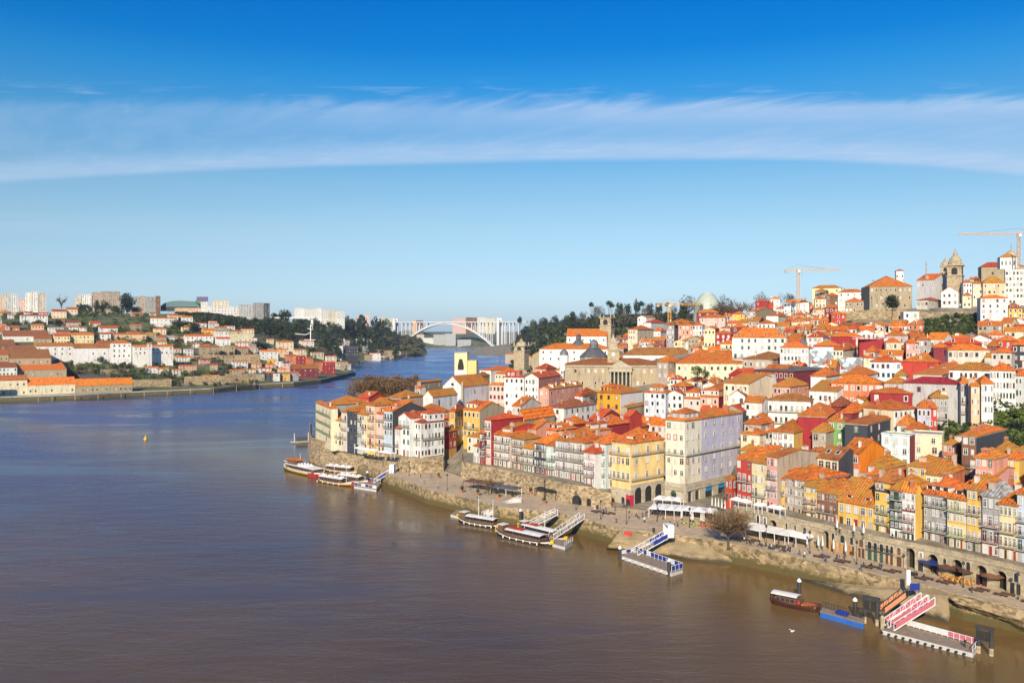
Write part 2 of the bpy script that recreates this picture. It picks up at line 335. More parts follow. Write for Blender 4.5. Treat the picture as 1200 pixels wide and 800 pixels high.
# ================================================================== ground, river, quays
NORTH = [  # px column: (distance, height) from the water or street front up the hill
 (365, [(405, 10.5), (430, 9), (455, 3), (470, -2)]),
 (375, [(393, 10.5), (440, 9), (480, 4), (500, -2)]),
 (405, [(376, 10.5), (460, 9.5), (560, 5), (600, -2)]),
 (435, [(364, 10.5), (450, 10), (640, 8), (900, 3), (960, -2)]),
 (480, [(341.5, 10.5), (420, 11), (560, 9), (640, 5), (690, -2)]),
 (493, [(340, 10.5), (420, 11), (600, 9), (690, 4), (740, -2)]),
 (519, [(345, 10.5), (400, 12), (600, 11), (720, 5), (780, -2)]),
 (521, [(346, 5.1), (375, 10), (400, 12), (600, 11), (720, 5), (790, -2)]),
 (530, [(340, 5.1), (375, 10.5), (410, 13), (600, 12), (760, 5), (820, -2)]),
 (539.5, [(332, 5.1), (360, 9.5), (400, 13), (600, 13), (820, 5), (880, -2)]),
 (541, [(331, 10.3), (400, 13), (600, 13), (820, 5), (880, -2)]),
 (600, [(308, 10.3), (400, 14), (600, 17), (900, 12), (1150, 4), (1250, -2), (2000, -2), (2150, 4), (2350, 18), (2600, 24)]),
 (615, [(303, 10.3), (400, 14), (500, 18), (700, 23), (1000, 22), (1400, 14), (1700, 30), (2100, 56), (2600, 58)]),
 (640, [(292.5, 10.4), (400, 14), (520, 20), (700, 26), (1000, 32), (1400, 44), (1800, 64), (2300, 72), (2600, 70)]),
 (667, [(282, 10.5), (350, 13), (450, 18), (520, 23), (700, 30), (1000, 45), (1300, 62), (1800, 74), (2600, 68)]),
 (694, [(277, 10.5), (350, 13), (450, 19), (520, 24), (700, 34), (900, 48), (1250, 72), (1600, 72), (2600, 60)]),
 (695.5, [(276.5, 9), (350, 13), (450, 19), (520, 24), (700, 34), (900, 48), (1250, 72), (1600, 72), (2600, 60)]),
 (716, [(276, 8.6), (340, 12), (450, 21), (520, 25), (700, 38), (900, 54), (1250, 74), (1600, 72), (2600, 50)]),
 (717.5, [(275.5, 5.1), (310, 8.6), (340, 12), (450, 21), (520, 25), (700, 38), (900, 54), (1250, 74), (1600, 72), (2600, 50)]),
 (780, [(268, 5.1), (312, 5.3), (335, 9), (400, 18), (500, 28), (600, 42), (750, 58), (900, 66), (1300, 76), (1600, 76), (2600, 50)]),
 (845, [(256, 5.1), (306, 5.5), (322, 9), (350, 16), (400, 23), (500, 35), (600, 48), (750, 62), (900, 68), (1300, 76), (2600, 50)]),
 (859, [(251, 5.1), (275, 8), (300, 12), (350, 20), (400, 27), (500, 40), (600, 52), (750, 65), (900, 70), (1300, 76), (2600, 55)]),
 (860, [(251, 10.5), (300, 13), (350, 21), (400, 27), (500, 40), (600, 52), (750, 65), (900, 70), (1300, 76), (2600, 55)]),
 (902, [(237, 10.5), (300, 17), (350, 24), (400, 30), (500, 44), (600, 57), (750, 70), (900, 74), (2600, 58)]),
 (950, [(226, 10.5), (300, 20), (350, 27), (400, 34), (500, 48), (600, 62), (750, 74), (900, 78), (2600, 60)]),
 (1030, [(210, 10.5), (240, 14), (300, 22), (400, 38), (500, 52), (585, 62), (600, 76), (640, 77), (900, 84), (2600, 60)]),
 (1101, [(198.6, 10.5), (240, 15), (300, 23), (400, 41), (500, 54), (570, 63), (590, 77), (625, 79), (900, 86), (2600, 70)]),
 (1200, [(183, 10.5), (225, 14), (275, 26), (330, 36), (400, 45), (500, 56), (560, 63), (600, 77), (640, 83), (900, 92), (2600, 80)]),
 (1400, [(155, 10.5), (250, 22), (300, 32), (400, 50), (500, 63), (620, 88), (900, 95), (2600, 90)]),
]
SOUTH = [
 (-160, [(640, 4), (655, 4), (720, 9), (900, 35), (1200, 80), (1600, 96), (2600, 96)]),
 (0, [(738, 4), (752, 4), (800, 9), (900, 25), (1050, 54), (1200, 75), (1400, 93), (2600, 95)]),
 (50, [(752, 4), (766, 4), (830, 10), (910, 24), (1020, 45), (1170, 68), (1380, 91), (2600, 95)]),
 (100, [(770, 4), (784, 4), (860, 12), (920, 22), (1000, 36), (1150, 62), (1350, 88), (2600, 94)]),
 (150, [(798, 4), (812, 4), (870, 14), (900, 21), (980, 30), (1100, 50), (1300, 82), (1450, 91), (2600, 94)]),
 (200, [(820, 4), (835, 4), (905, 15), (930, 23), (1000, 28), (1100, 42), (1250, 65), (1450, 90), (2600, 94)]),
 (250, [(846, 4), (860, 4), (950, 14), (975, 24), (1060, 31), (1180, 48), (1320, 70), (1500, 88), (2600, 92)]),
 (300, [(915, 4), (930, 4), (1010, 14), (1100, 27), (1250, 46), (1400, 62), (1600, 84), (2600, 88)]),
 (345, [(945, 4), (965, 4), (1080, 10), (1180, 20), (1350, 40), (1500, 56), (1700, 78), (2600, 84)]),
 (380, [(1005, 4), (1030, 4), (1150, 8), (1300, 18), (1500, 36), (1700, 58), (1900, 76), (2600, 80)]),
 (414, [(1175, 4), (1190, 4), (1230, 4), (1300, -2), (1640, -2), (1720, 6), (1900, 26), (2050, 62), (2600, 74)]),
 (421, [(1640, -2), (1700, 4), (1750, 6), (1900, 20), (2080, 46), (2250, 60), (2600, 66)]),
 (460, [(1880, -2), (1920, 4), (2000, 10), (2120, 34), (2250, 46), (2600, 50)]),
 (492, [(2130, -2), (2150, 3), (2200, 16), (2300, 32), (2420, 30), (2600, 10)]),
 (500, [(2180, -2), (2200, 0), (2230, 4), (2300, 8), (2400, 4), (2600, -2)]),
]
def fan(tabs, px, Y):
    if px < tabs[0][0]: return None
    if px >= tabs[-1][0]: return table(tabs[-1][1], Y)
    for (a, ta), (b, tb) in zip(tabs, tabs[1:]):
        if px <= b:
            t = (px-a)/(b-a); return lerp(table(ta, Y), table(tb, Y), t)
def zN(px, Y): 
    z = fan(NORTH, px, Y); return -3 if z is None else z
def zS(px, Y):
    if px > 500: return -3
    z = fan(SOUTH, max(px, -160), Y); return -3 if z is None else z
def zg(x, y):
    px = 600+FL*x/y
    return zN(px, y) if px >= 365 and not (px < 500 and y > 1450) else zS(px, y)
def front(px): return table([(p, t[0][0]) for p, t in NORTH], px)
def frontS(px): return table([(p, t[0][0]) for p, t in SOUTH], px)

def fan_mesh(name, tabs, p0, p1, step, yend, mat, nrow):
    pxs = sorted(set([p for p, _ in tabs if p0 <= p <= p1]+[p0+i*step for i in range(int((p1-p0)/step)+1)]))
    mb = MB(); rows = nrow; V = []
    for p in pxs:
        y0 = table([(q, t[0][0]) for q, t in tabs], p); ye = yend if not callable(yend) else yend(p)
        for j in range(rows+1):
            t = j/rows; y = y0+(ye-y0)*(t**1.9)
            z = fan(tabs, p, y); V.append(((p-600)/FL*y, y, z))
    n = rows+1; F = []
    for i in range(len(pxs)-1):
        for j in range(rows): F.append((i*n+j, (i+1)*n+j, (i+1)*n+j+1, i*n+j+1))
    mb.poly(V, F, mat); o = mb.build(name)
    o.data.polygons.foreach_set('use_smooth', [True]*len(o.data.polygons)); return tag(o, kind='structure')
fan_mesh('terrain', NORTH, 365, 1400, 9, 2600, 'hill', 110)
fan_mesh('hills', SOUTH, -160, 500, 9, 2600, 'green_hill', 110)
# low land beyond the bridge
mb = MB(); V = []; F = []
xs = [-1400+60*i for i in range(60)]
for i, x in enumerate(xs):
    y0 = 3020+.05*x+80*math.sin(i*.7); hgt = 38+20*math.sin(i*.43+1)+9*math.sin(i*1.9)
    for k, (dy, z) in enumerate(((0, -2), (25, 5), (120, hgt*.5), (330, hgt), (900, hgt*.9), (6000, 45), (14000, 30))): V.append((x*(1+dy/5000), y0+dy, z))
for i in range(len(xs)-1):
    for k in range(6): F.append((i*7+k, (i+1)*7+k, (i+1)*7+k+1, i*7+k+1))
mb.poly(V, F, 'green_hill'); tag(mb.build('land'), kind='structure')
# the river: one sheet out to the horizon
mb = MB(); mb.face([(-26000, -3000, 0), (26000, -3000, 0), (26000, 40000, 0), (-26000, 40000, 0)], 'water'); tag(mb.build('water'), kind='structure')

# ---- quay promenade (z = 5)
EDGE = [(420, 369), (440, 352), (456, 337), (500, 306.5), (545, 291), (590, 275), (652, 267.6), (690, 257), (730, 244.6), (775, 240), (820, 234.6), (880, 224), (940, 213.5), (1050, 195.9), (1130, 183.3), (1200, 174.8), (1300, 163), (1400, 152)]
def edge(px): return table(EDGE, px)
def at(px, Y, z=0): return Vector(((px-600)/FL*Y, Y, z))
pxs = sorted(set([420+7*i for i in range(141)]+[p for p, _ in EDGE]+[519, 521, 541, 694, 717, 860]))
mb = MB(); V = []; F = []
for p in pxs: V += [at(p, edge(p), 5), at(p, max(front(p), edge(p))+2.5, 5)]
for i in range(len(pxs)-1): F.append((2*i, 2*i+2, 2*i+3, 2*i+1))
mb.poly(V, F, 'paving'); tag(mb.build('promenade'), kind='structure')

def ribbon(mb, pts, z0, z1, mat, thick=.6, batter=0.0):
    """wall along pts (seen from the river side); z may be per-point lists"""
    n = len(pts)
    z0 = z0 if isinstance(z0, list) else [z0]*n; z1 = z1 if isinstance(z1, list) else [z1]*n
    V = []
    for i, p in enumerate(pts):
        a = Vector(pts[max(i-1, 0)][:2]); b = Vector(pts[min(i+1, n-1)][:2]); d = (b-a).normalized(); nrm = Vector((d.y, -d.x))
        q = Vector(p[:2])
        V += [(*(q+nrm*batter), z0[i]), (*q, z1[i]), (*(q-nrm*thick), z1[i]), (*(q-nrm*thick), z0[i])]
    F = []
    for i in range(n-1):
        for k in range(4): F.append((4*i+k, 4*i+4+k, 4*i+4+(k+1) % 4, 4*i+(k+1) % 4))
    F += [(3, 2, 1, 0), (4*n-4, 4*n-3, 4*n-2, 4*n-1)]
    mb.poly(V, F, mat)
# river wall with a kerb stone on top
pts = [at(p, edge(p)-.02) for p in pxs]
mb = MB(); ribbon(mb, pts, -2.5, 4.98, 'quay_stone', 1.2, .7); o = mb.build('quay_wall')
tag(o, 'long weedy granite quay wall under the promenade, dark at the waterline', 'quay wall')
mb = MB(); ribbon(mb, pts, 4.984, 5.14, 'granite', .55); mb.build('kerb', o)
# lower landing by the tour boats and the slipways
def slab(name, corners, mat, depth=4):
    mb = MB(); n = len(corners); V = [tuple(c) for c in corners]+[(c[0], c[1], min(c[2]-depth, -1.5)) for c in corners]
    mb.poly(V, [tuple(range(n))]+[(i, i+n, (i+1) % n+n, (i+1) % n) for i in range(n)], mat); o = mb.build(name); return tag(o, kind='structure')
def gz(px, py, z): return Vector((*G(px, py, z), z))
def grid_patch(name, rows, mat):
    """rows of (px,py,z) points, subdivided and roughened a little"""
    mb = MB(); V = []; F = []; m = len(rows[0]); random.seed(3)
    W = [[gz(*q) for q in r] for r in rows]; NS = 8; R2 = []
    for i in range(len(W)-1):
        for k in range(NS if i < len(W)-2 else NS+1):
            t = k/NS; R2.append([W[i][j].lerp(W[i+1][j], t) for j in range(m)])
    R3 = []
    for r in R2:
        q = []
        for j in range(m-1):
            for k in range(NS if j < m-2 else NS+1): q.append(r[j].lerp(r[j+1], k/NS))
        R3.append(q)
    c = len(R3[0])
    for i, r in enumerate(R3):
        for j, v in enumerate(r):
            e = 0 if i in (0, len(R3)-1) else .22
            V.append((v.x+random.uniform(-e, e), v.y+random.uniform(-e, e), v.z+random.uniform(-e, e)*.5))
    for i in range(len(R3)-1):
        for j in range(c-1): F.append((i*c+j, i*c+j+1, (i+1)*c+j+1, (i+1)*c+j))
    mb.poly(V, F, mat); o = mb.build(name); o.data.polygons.foreach_set('use_smooth', [True]*len(F)); return tag(o, kind='structure')
grid_patch('slipway', [[(728, 621, 5.02), (760, 619, 5.02), (788, 618.5, 5.02), (800, 623, 4.9)],
                       [(718, 633, 3.2), (750, 634, 3.0), (795, 637, 3), (835, 638, 3.4)],
                       [(712, 641, 1.0), (752, 645, .8), (808, 652, 1.0), (862, 652, 1.6)],
                       [(708, 646, -1.2), (752, 651, -1.2), (812, 662, -1.2), (882, 668, -1.2)]], 'sand')
def along(px, off, z): Y = edge(px)+off; return (px, HY+(HC-z)*FL/Y, z)
RZ = ((938, .1), (975, .9), (1010, 1.8), (1045, 3.0), (1080, 4.2), (1112, 5.02))
grid_patch('slipway', [[along(p, .3, z) for p, z in RZ], [along(p, -2.6, z-.15) for p, z in RZ], [along(p, -4.2, min(z-.9, 1.6)) for p, z in RZ], [along(p, -6.5, -1.3) for p, z in RZ]], 'sand')
grid_patch('landing', [[(1112, 697, 5.02), (1140, 702, 5.02), (1200, 715, 5.02), (1260, 730, 5.02)],
                       [(1120, 706, 3.6), (1150, 714, 3.4), (1205, 728, 3.2), (1262, 742, 3.2)],
                       [(1128, 716, 1.4), (1158, 724, 1.2), (1208, 740, 1.0), (1264, 752, 1.0)],
                       [(1140, 728, -1.2), (1165, 736, -1.2), (1212, 752, -1.2), (1266, 764, -1.2)]], 'quay_stone')
slab('landing', [gz(418, 552, 2), gz(456, 561, 2), gz(461, 553, 2), gz(440, 545, 2), gz(424, 543, 2)], 'quay_stone')

# ---- retaining walls under the terraces
def wall_pts(p0, p1, step=6): 
    n = max(2, int(abs(p1-p0)/step)); return [p0+(p1-p0)*i/n for i in range(n+1)]
def parapet(mb, pts, z, mat, h=.95): ribbon(mb, pts, z, z+h, mat, .45)
zt = lambda p: table([(q, t[0][1]) for q, t in NORTH], p)
# point of the old town, rising straight out of the river
ps = wall_pts(365, 519.5, 5); pts = [at(363, 470), at(362.6, 445), at(362.8, 425), at(363.6, 411)]+[at(p, front(p)) for p in ps]
zz = [10.5]*len(pts)
mb = MB(); ribbon(mb, pts, -2.5, zz, 'rubble', 1.0, .8); o = mb.build('retaining_wall')
tag(o, 'tall curving rubble wall rising from the river below the leftmost row of houses', 'stone wall')
mb = MB(); parapet(mb, pts, 10.504, 'rubble', .8); mb.build('parapet', o)
mb = MB(); mb.poly([(*at(365, 405).xy, 10.4), (*at(363.6, 411).xy, 10.4), (*at(362.8, 425).xy, 10), (*at(362.6, 445).xy, 9.6), (*at(365, 445).xy, 9.3)], [(4, 3, 2, 1, 0)], 'paving'); tag(mb.build('path'), kind='structure')
# middle wall
ps = wall_pts(541, 694.5, 5); pts = [at(540.5, 352), at(540.6, 341)]+[at(p, front(p)) for p in ps]+[at(705, 276.3), at(716.5, 275.8)]
zz = [11, 10.4]+[10.4]*len(ps)+[9.2, 8.6]
mb = MB(); ribbon(mb, pts, 4.9, zz, 'rubble', .9, .5); o = mb.build('retaining_wall')
tag(o, 'weathered rubble wall below the long row of balconied houses in the middle', 'stone wall')
mb = MB(); ribbon(mb, pts, [z+.004 for z in zz], [z+.8 for z in zz], 'rubble', .45); mb.build('parapet', o)
mb = MB()
for p, wd, ht in ((676, 3.6, 3.2), (690, 1.6, 2.6)):
    a = at(p, front(p)-.62, 4.9); d = (at(p+4, front(p+4))-at(p-4, front(p-4))).normalized(); n = 10
    prof = [(-wd/2, 0)]+[(-math.cos(math.pi*i/n)*wd/2, ht-wd/2+math.sin(math.pi*i/n)*wd/2) for i in range(n+1)]+[(wd/2, 0)]
    nr = Vector((d.y, -d.x, 0))
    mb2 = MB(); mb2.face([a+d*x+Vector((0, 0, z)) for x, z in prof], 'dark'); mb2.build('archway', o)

# arcaded wall of the right terrace
def arch_profile(wd, ht, n=10, flat=False):
    if flat: return [(0, ht), (wd, ht)]
    r = wd/2; return [(r-math.cos(math.pi*i/n)*r, ht-r+math.sin(math.pi*i/n)*r) for i in range(n+1)]
BIG = [(861, 869, 3.6), (901.3, 910, 4.6), (924, 929.6, 2.9), (964, 971, 4.8), (1062, 1072, 5.0), (1087, 1099, 4.6), (1115.5, 1127.5, 4.6), (1143.5, 1156.5, 4.5), (1167, 1179.5, 4.3), (1206, 1219, 4.4)]
def wl(p): return at(p, front(p))
mb = MB(); bp = sorted([860]+[q for a, b, _ in BIG for q in (a, b)]+[1400])
ZB, ZT = 4.95, 10.5
iv = {a: (b, h) for a, b, h in BIG}; p = 860; zc_ = Vector((0, 0, 1))
arches = []
k = 0; segs = []
edges_ = [860]+[x for a, b, h in BIG for x in (a, b)]+[1400]
for i in range(0, len(edges_), 2):       # solid pieces
    for q0, q1 in zip(wall_pts(edges_[i], edges_[i+1], 10), wall_pts(edges_[i], edges_[i+1], 10)[1:]):
        A, B = wl(q0), wl(q1); mb.face([A+zc_*ZB, B+zc_*ZB, B+zc_*ZT, A+zc_*ZT], 'granite')
for a, b, h in BIG:
    A, B = wl(a), wl(b); wd = (B-A).xy.length; d = (B-A).normalized(); nrm = Vector((-d.y, d.x, 0)); dep = 1.6
    pr = arch_profile(wd, h)
    P0 = [A+d*x+zc_*(ZB+z) for x, z in pr]
    for (x0, _), (x1, _), q0, q1 in zip(pr, pr[1:], P0, P0[1:]):
        mb.face([q0, q1, A+d*x1+zc_*ZT, A+d*x0+zc_*ZT], 'granite')
    prof = [A+zc_*ZB]+P0+[B+zc_*ZB]
    for q0, q1 in zip(prof, prof[1:]): mb.face([q0, q0+nrm*dep, q1+nrm*dep, q1], 'granite')
    arches.append((A, B, d, nrm, h, wd, [q+nrm*(dep-.02) for q in prof]))
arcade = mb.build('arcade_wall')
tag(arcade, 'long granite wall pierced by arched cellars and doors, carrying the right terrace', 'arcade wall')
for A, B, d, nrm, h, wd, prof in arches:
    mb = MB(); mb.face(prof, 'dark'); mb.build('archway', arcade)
mb = MB(); pts = [at(860.3, 268), at(860.1, 254)]+[wl(q) for q in wall_pts(860, 1400, 10)]
ribbon(mb, [v for v in pts], 10.504, 11.35, 'granite', .5); mb.build('parapet', arcade)
mb = MB(); ribbon(mb, [v-Vector((.1, .12, 0)) for v in pts[1:]], 10.2, 10.5, 'pale_granite', .3); mb.build('cornice', arcade)
mb = MB(); mb.face([at(860, 251, 4.9), at(860, 251, 10.5), at(860.1, 275, 10.5), at(860.1, 275, 4.9)], 'granite'); mb.build('end_wall', arcade)
def wall_panel(px0, px1, z0, z1, mat, name, round_=False, parent=None, off=.06, frame=None, col=None):
    A, B = wl(px0), wl(px1); wd = (B-A).xy.length; d = (B-A).normalized(); nrm = Vector((-d.y, d.x, 0))
    pr = arch_profile(wd, z1-z0, 8, not round_); pr = [(0, 0)]+[q for q in pr]+[(wd, 0)]
    mb = MB()
    def ring(e):   # outline grown by e
        cx = wd/2; cz = (z1-z0)/2
        return [A+d*(cx+(x-cx)*(1+2*e/wd))+zc_*(z0+cz+(z-cz)*(1+2*e/(z1-z0))) for x, z in pr]
    if frame:
        o_ = ring(.2); i_ = ring(0); n = len(pr)
        f = [q-nrm*(off+.06) for q in o_]; bq = [q-nrm*.0 for q in o_]; g_ = [q-nrm*(off+.06) for q in i_]; h_ = [q-nrm*off for q in i_]
        for j in range(n-1):
            mb.face([f[j], f[j+1], g_[j+1], g_[j]], frame); mb.face([bq[j], bq[j+1], f[j+1], f[j]], frame); mb.face([g_[j], g_[j+1], h_[j+1], h_[j]], frame)
    mb.face([q-nrm*off for q in ring(0)], mat)
    return mb.build(name, parent or arcade, col=col)
ORG, BRN, GRN, DKR = (.55, .22, .05), (.13, .055, .03), (.05, .10, .07), (.06, .02, .02)
for a, b, c in ((973, 976, ORG), (977, 980, ORG), (983, 986, ORG), (988, 991, ORG), (994, 997, ORG), (998.5, 1001, BRN), (1006, 1008.7, BRN), (1010, 1013, BRN), (1017, 1021.5, GRN), (1024, 1028, GRN), (1031, 1035, GRN),
                (1038, 1041, BRN), (1043.3, 1046.5, BRN), (1051, 1056.5, BRN), (1144.5, 1148.5, DKR), (1151.5, 1156, DKR), (1184.5, 1189, (.03, .03, .03)), (1191.5, 1196, (.03, .03, .03)), (1230, 1234, BRN), (1240, 1244, BRN)):
    wall_panel(a, b, 5.0, 7.35, 'paint', 'door', col=c)
for a, b, m in ((921, 923, 'glass'), (931, 933, 'dark_glass'), (941.5, 945, 'dark_glass'), (975, 978, 'dark_glass'), (985, 990, 'dark_glass'), (996.5, 1000, 'dark_glass'), (1007, 1012, 'wood'), (1017, 1021.5, 'dark_glass'), (1024, 1028, 'dark_glass'),
                (1031, 1035, 'dark_glass'), (1038.3, 1041.2, 'dark_glass'), (1043.5, 1046.7, 'dark_glass'), (1051.5, 1055.5, 'wood'), (1132.5, 1137, 'dark_glass'), (1188.5, 1193.5, 'dark_glass'), (1236, 1240, 'dark_glass')):
    wall_panel(a, b, 7.75, 9.6, m, 'arched_window', True, frame='pale_granite')
for a, b in ((1076, 1082), (1016.5, 1028.5)): wall_panel(a, b, 5.0, 7.0, 'dark_glass', 'shop_window', False, frame='pale_granite') if a > 1070 else None
wall_panel(1077.5, 1081, 8.3, 9.4, 'glass', 'window', frame='white'); wall_panel(1105.5, 1109, 8.0, 9.2, 'dark_glass', 'round_window', True, frame='pale_granite')
wall_panel(887, 890, 7.6, 9.6, 'glass', 'window', frame='white'); wall_panel(895, 898, 7.6, 9.6, 'glass', 'window', frame='white')
# little iron balcony along the green arches
A, B = wl(1016), wl(1048); d = (B-A).normalized(); nrm = Vector((-d.y, d.x, 0)); mb = MB()
Ls = (B-A).length; q = A-nrm*.5
mb.bar(q+zc_*8.6, q+d*Ls+zc_*8.6, .08, 'iron'); mb.bar(q+zc_*7.62, q+d*Ls+zc_*7.62, .12, 'iron')
for i in range(int(Ls/.35)): mb.bar(q+d*(i*.35)+zc_*7.62, q+d*(i*.35)+zc_*8.6, .05, 'iron')
mb.build('balcony_rail', arcade)

# ---- south bank quay wall
ps = [-160+8*i for i in range(72)]
pts = [at(p, frontS(p)-.5) for p in ps]+[at(415.5, 1178), at(416.5, 1190), at(415, 1240)]
mb = MB(); ribbon(mb, pts, -2.5, 3.9, 'dark_quay', 2.0, .8); o = mb.build('quay_wall')
tag(o, 'dark river wall along the far bank below the cellars', 'quay wall')
mb = MB(); ribbon(mb, pts, 3.904, 4.8, 'concrete', .6); mb.build('parapet', o)
mb = MB()
for p in [40+26*i for i in range(14)]:
    a = at(p+(p*3 % 11)-5, frontS(p)-5-(p % 3), 0); post = MB(); post.bar((0, 0, -2), (0, 0, 5.0+(p*7 % 5)*.25), .55, 'granite', n=8)
    o = post.build('mooring_post', loc=a); tag(o, 'weathered round mooring post standing off the dark far quay', 'mooring post', 'mooring posts along the far quay')
# ================================================================== houses
PAL = {  # code: (wall colour, words)
 'w': ((.76, .74, .68), 'white'), 'ow': ((.62, .56, .46), 'off-white'), 'cr': ((.76, .65, .44), 'cream'), 'y': ((.78, .48, .10), 'yellow'), 'ly': ((.82, .60, .25), 'light yellow'), 'py': ((.80, .66, .36), 'pale yellow'),
 'mu': ((.66, .33, .02), 'mustard'), 'oc': ((.55, .34, .10), 'ochre'), 'pk': ((.74, .36, .31), 'pink'), 'pp': ((.74, .52, .44), 'pale pink'), 'sa': ((.74, .33, .22), 'salmon'), 'co': ((.62, .19, .08), 'coral'),
 'or': ((.85, .24, .006), 'bright orange'), 'ma': ((.22, .03, .04), 'maroon'), 'cm': ((.34, .025, .03), 'crimson'), 're': ((.50, .05, .03), 'red'), 'sl': ((.05, .055, .065), 'dark slate'), 'gr': ((.36, .35, .34), 'grey'),
 'lg': ((.50, .50, .48), 'pale grey'), 'be': ((.46, .37, .28), 'beige'), 'st': ((.40, .32, .20), 'bare stone'), 'iv': ((.76, .69, .53), 'cream'), 'la': ((.50, .47, .57), 'lavender'), 'mi': ((.62, .72, .66), 'mint'), 'lb': ((.56, .62, .68), 'pale blue'),
 'gn': ((.18, .38, .10), 'green'), 'br': ((.22, .11, .06), 'brown'), 'pe': ((.76, .50, .30), 'peach'), 'bk': ((.025, .026, .03), 'black'), 'zn': ((.34, .37, .33), 'zinc clad'), 'tn': ((.42, .33, .24), 'tan')}
ROOF = {'o': ((.62, .135, .016, .45), 'orange tiled roof'), 'b': ((.34, .095, .03, .3), 'rusty brown roof'), 'm': ((.58, .165, .02, .8), 'mossy ochre roof'), 'r': ((.54, .075, .018, .1), 'red tiled roof'),
 'O': ((.76, .18, .012, .15), 'bright orange roof'), 'd': ((.30, .02, .03, 0), 'crimson metal roof'), 's': ((.10, .105, .115, .05), 'grey slate roof'), 'f': ((.38, .37, .35, .1), 'flat roof'), 'k': ((.52, .15, .03, .7), 'patchy brown roof')}
HOUSES = []
# ---- shared window meshes, one metre units (x across, z up, -y outwards)
def win_mesh(kind):
    mb = MB()
    if kind == 'far':      # surround and glass in one piece
        mb.box(-.62, .62, -.05, 0, -.58, .58, 'frame', 'k'); mb.face([(-.42, -.054, -.46), (.42, -.054, -.46), (.42, -.054, .46), (-.42, -.054, .46)], 'glass')
    else:
        for a in ((-.6, -.44, -.56, .56), (.44, .6, -.56, .56), (-.44, .44, .46, .56), (-.44, .44, -.56, -.48)): mb.box(a[0], a[1], -.09, 0, a[2], a[3], 'frame', 'k')
        mb.box(-.04, .04, -.07, 0, -.48, .46, 'white', 'k'); mb.box(-.44, -.04, -.065, 0, .16, .21, 'white', 'k'); mb.box(.04, .44, -.065, 0, .16, .21, 'white', 'k')
        mb.box(-.66, .66, -.16, 0, -.61, -.56, 'pale_granite', 'k')
    return mb.mesh('window')
def pane_mesh():
    mb = MB(); mb.box(-.44, .44, -.03, 0, -.48, .46, 'glass', 'k'); return mb.mesh('pane')
WIN_FAR, WIN_NEAR, PANE = win_mesh('far'), win_mesh('near'), pane_mesh()
def door_mesh():
    mb = MB(); mb.box(-.5, .5, -.07, 0, 0, 1, 'paint', 'k'); mb.box(-.58, -.5, -.1, 0, 0, 1.05, 'pale_granite', 'k'); mb.box(.5, .58, -.1, 0, 0, 1.05, 'pale_granite', 'k'); mb.box(-.5, .5, -.1, 0, 1, 1.05, 'pale_granite', 'k'); return mb.mesh('door')
DOOR = door_mesh()
BALC = {}
def balcony_mesh(wd):
    k = round(wd*2)
    if k not in BALC:
        W = k/2; mb = MB(); mb.box(-W/2, W/2, -.75, 0, -.14, 0, 'pale_granite')
        for y0, x0, x1 in ((-.72, -W/2, W/2),): mb.box(x0, x1, y0, y0+.05, .92, .98, 'frame'); mb.box(x0, x1, y0, y0+.05, .08, .13, 'frame')
        for x in (-W/2, W/2-.05): mb.box(x, x+.05, -.67, 0, .92, .98, 'frame')
        n = max(3, int(W/.3))
        for i in range(n+1): x = -W/2+.02+(W-.08)*i/n; mb.box(x, x+.045, -.715, -.68, .13, .92, 'frame', 'tb')
        BALC[k] = mb.mesh('balcony')
    return BALC[k]
def chimney_mesh(w_, d, h):
    mb = MB(); mb.box(-w_/2, w_/2, -d/2, d/2, -1.2, h, 'wall', 'b'); mb.box(-w_/2-.08, w_/2+.08, -d/2-.08, d/2+.08, h+.002, h+.14, 'pale_granite'); 
    mb.box(-w_/3, w_/3, -d/4, d/4, h+.142, h+.5, 'terracotta'); return mb.mesh('chimney')
CHIM = [chimney_mesh(.7, 1.3, 1.6), chimney_mesh(.6, .8, 2.0), chimney_mesh(.8, 2.0, 1.3)]
def dormer_mesh(roofm='terracotta'):
    mb = MB(); mb.box(-.8, .8, -.1, 2.6, -.8, 1.1, 'white', 'b'); mb.box(-.55, .55, -.15, -.1, -.1, .95, 'dark_glass', 'k')
    mb.poly([(-1.0, -.35, 1.05), (1.0, -.35, 1.05), (0, -.35, 1.7), (-1.0, 2.9, 1.05), (1.0, 2.9, 1.05), (0, 2.9, 1.7)], [(0, 1, 2), (0, 2, 5, 3), (1, 4, 5, 2), (3, 5, 4), (0, 3, 4, 1)], roofm); return mb.mesh('dormer')
DORM = dormer_mesh()
def skylight_mesh():
    mb = MB(); mb.box(-.6, .6, -.9, .9, 0, .16, 'white', 'b'); mb.face([(-.5, -.8, .164), (.5, -.8, .164), (.5, .8, .164), (-.5, .8, .164)], 'dark_glass'); return mb.mesh('skylight')
SKYL = skylight_mesh()
def dish_mesh():
    mb = MB(); n = 10; V = [(0, 0, 0)]+[(.4*math.cos(2*math.pi*i/n), -.12, .4*math.sin(2*math.pi*i/n)) for i in range(n)]
    mb.poly(V, [(0, 1+i, 1+(i+1) % n) for i in range(n)]+[(0, 1+(i+1) % n, 1+i) for i in range(n)], 'white'); mb.bar((0, 0, 0), (0, .1, -.7), .06, 'iron'); return mb.mesh('satellite_dish')
DISH = dish_mesh()
rnd = random.Random(11)
def jit(c, a=.06):
    k = 1+rnd.uniform(-a, a); return tuple(min(.9, max(.004, x*k*(1+rnd.uniform(-a, a)*.4))) for x in c[:3])

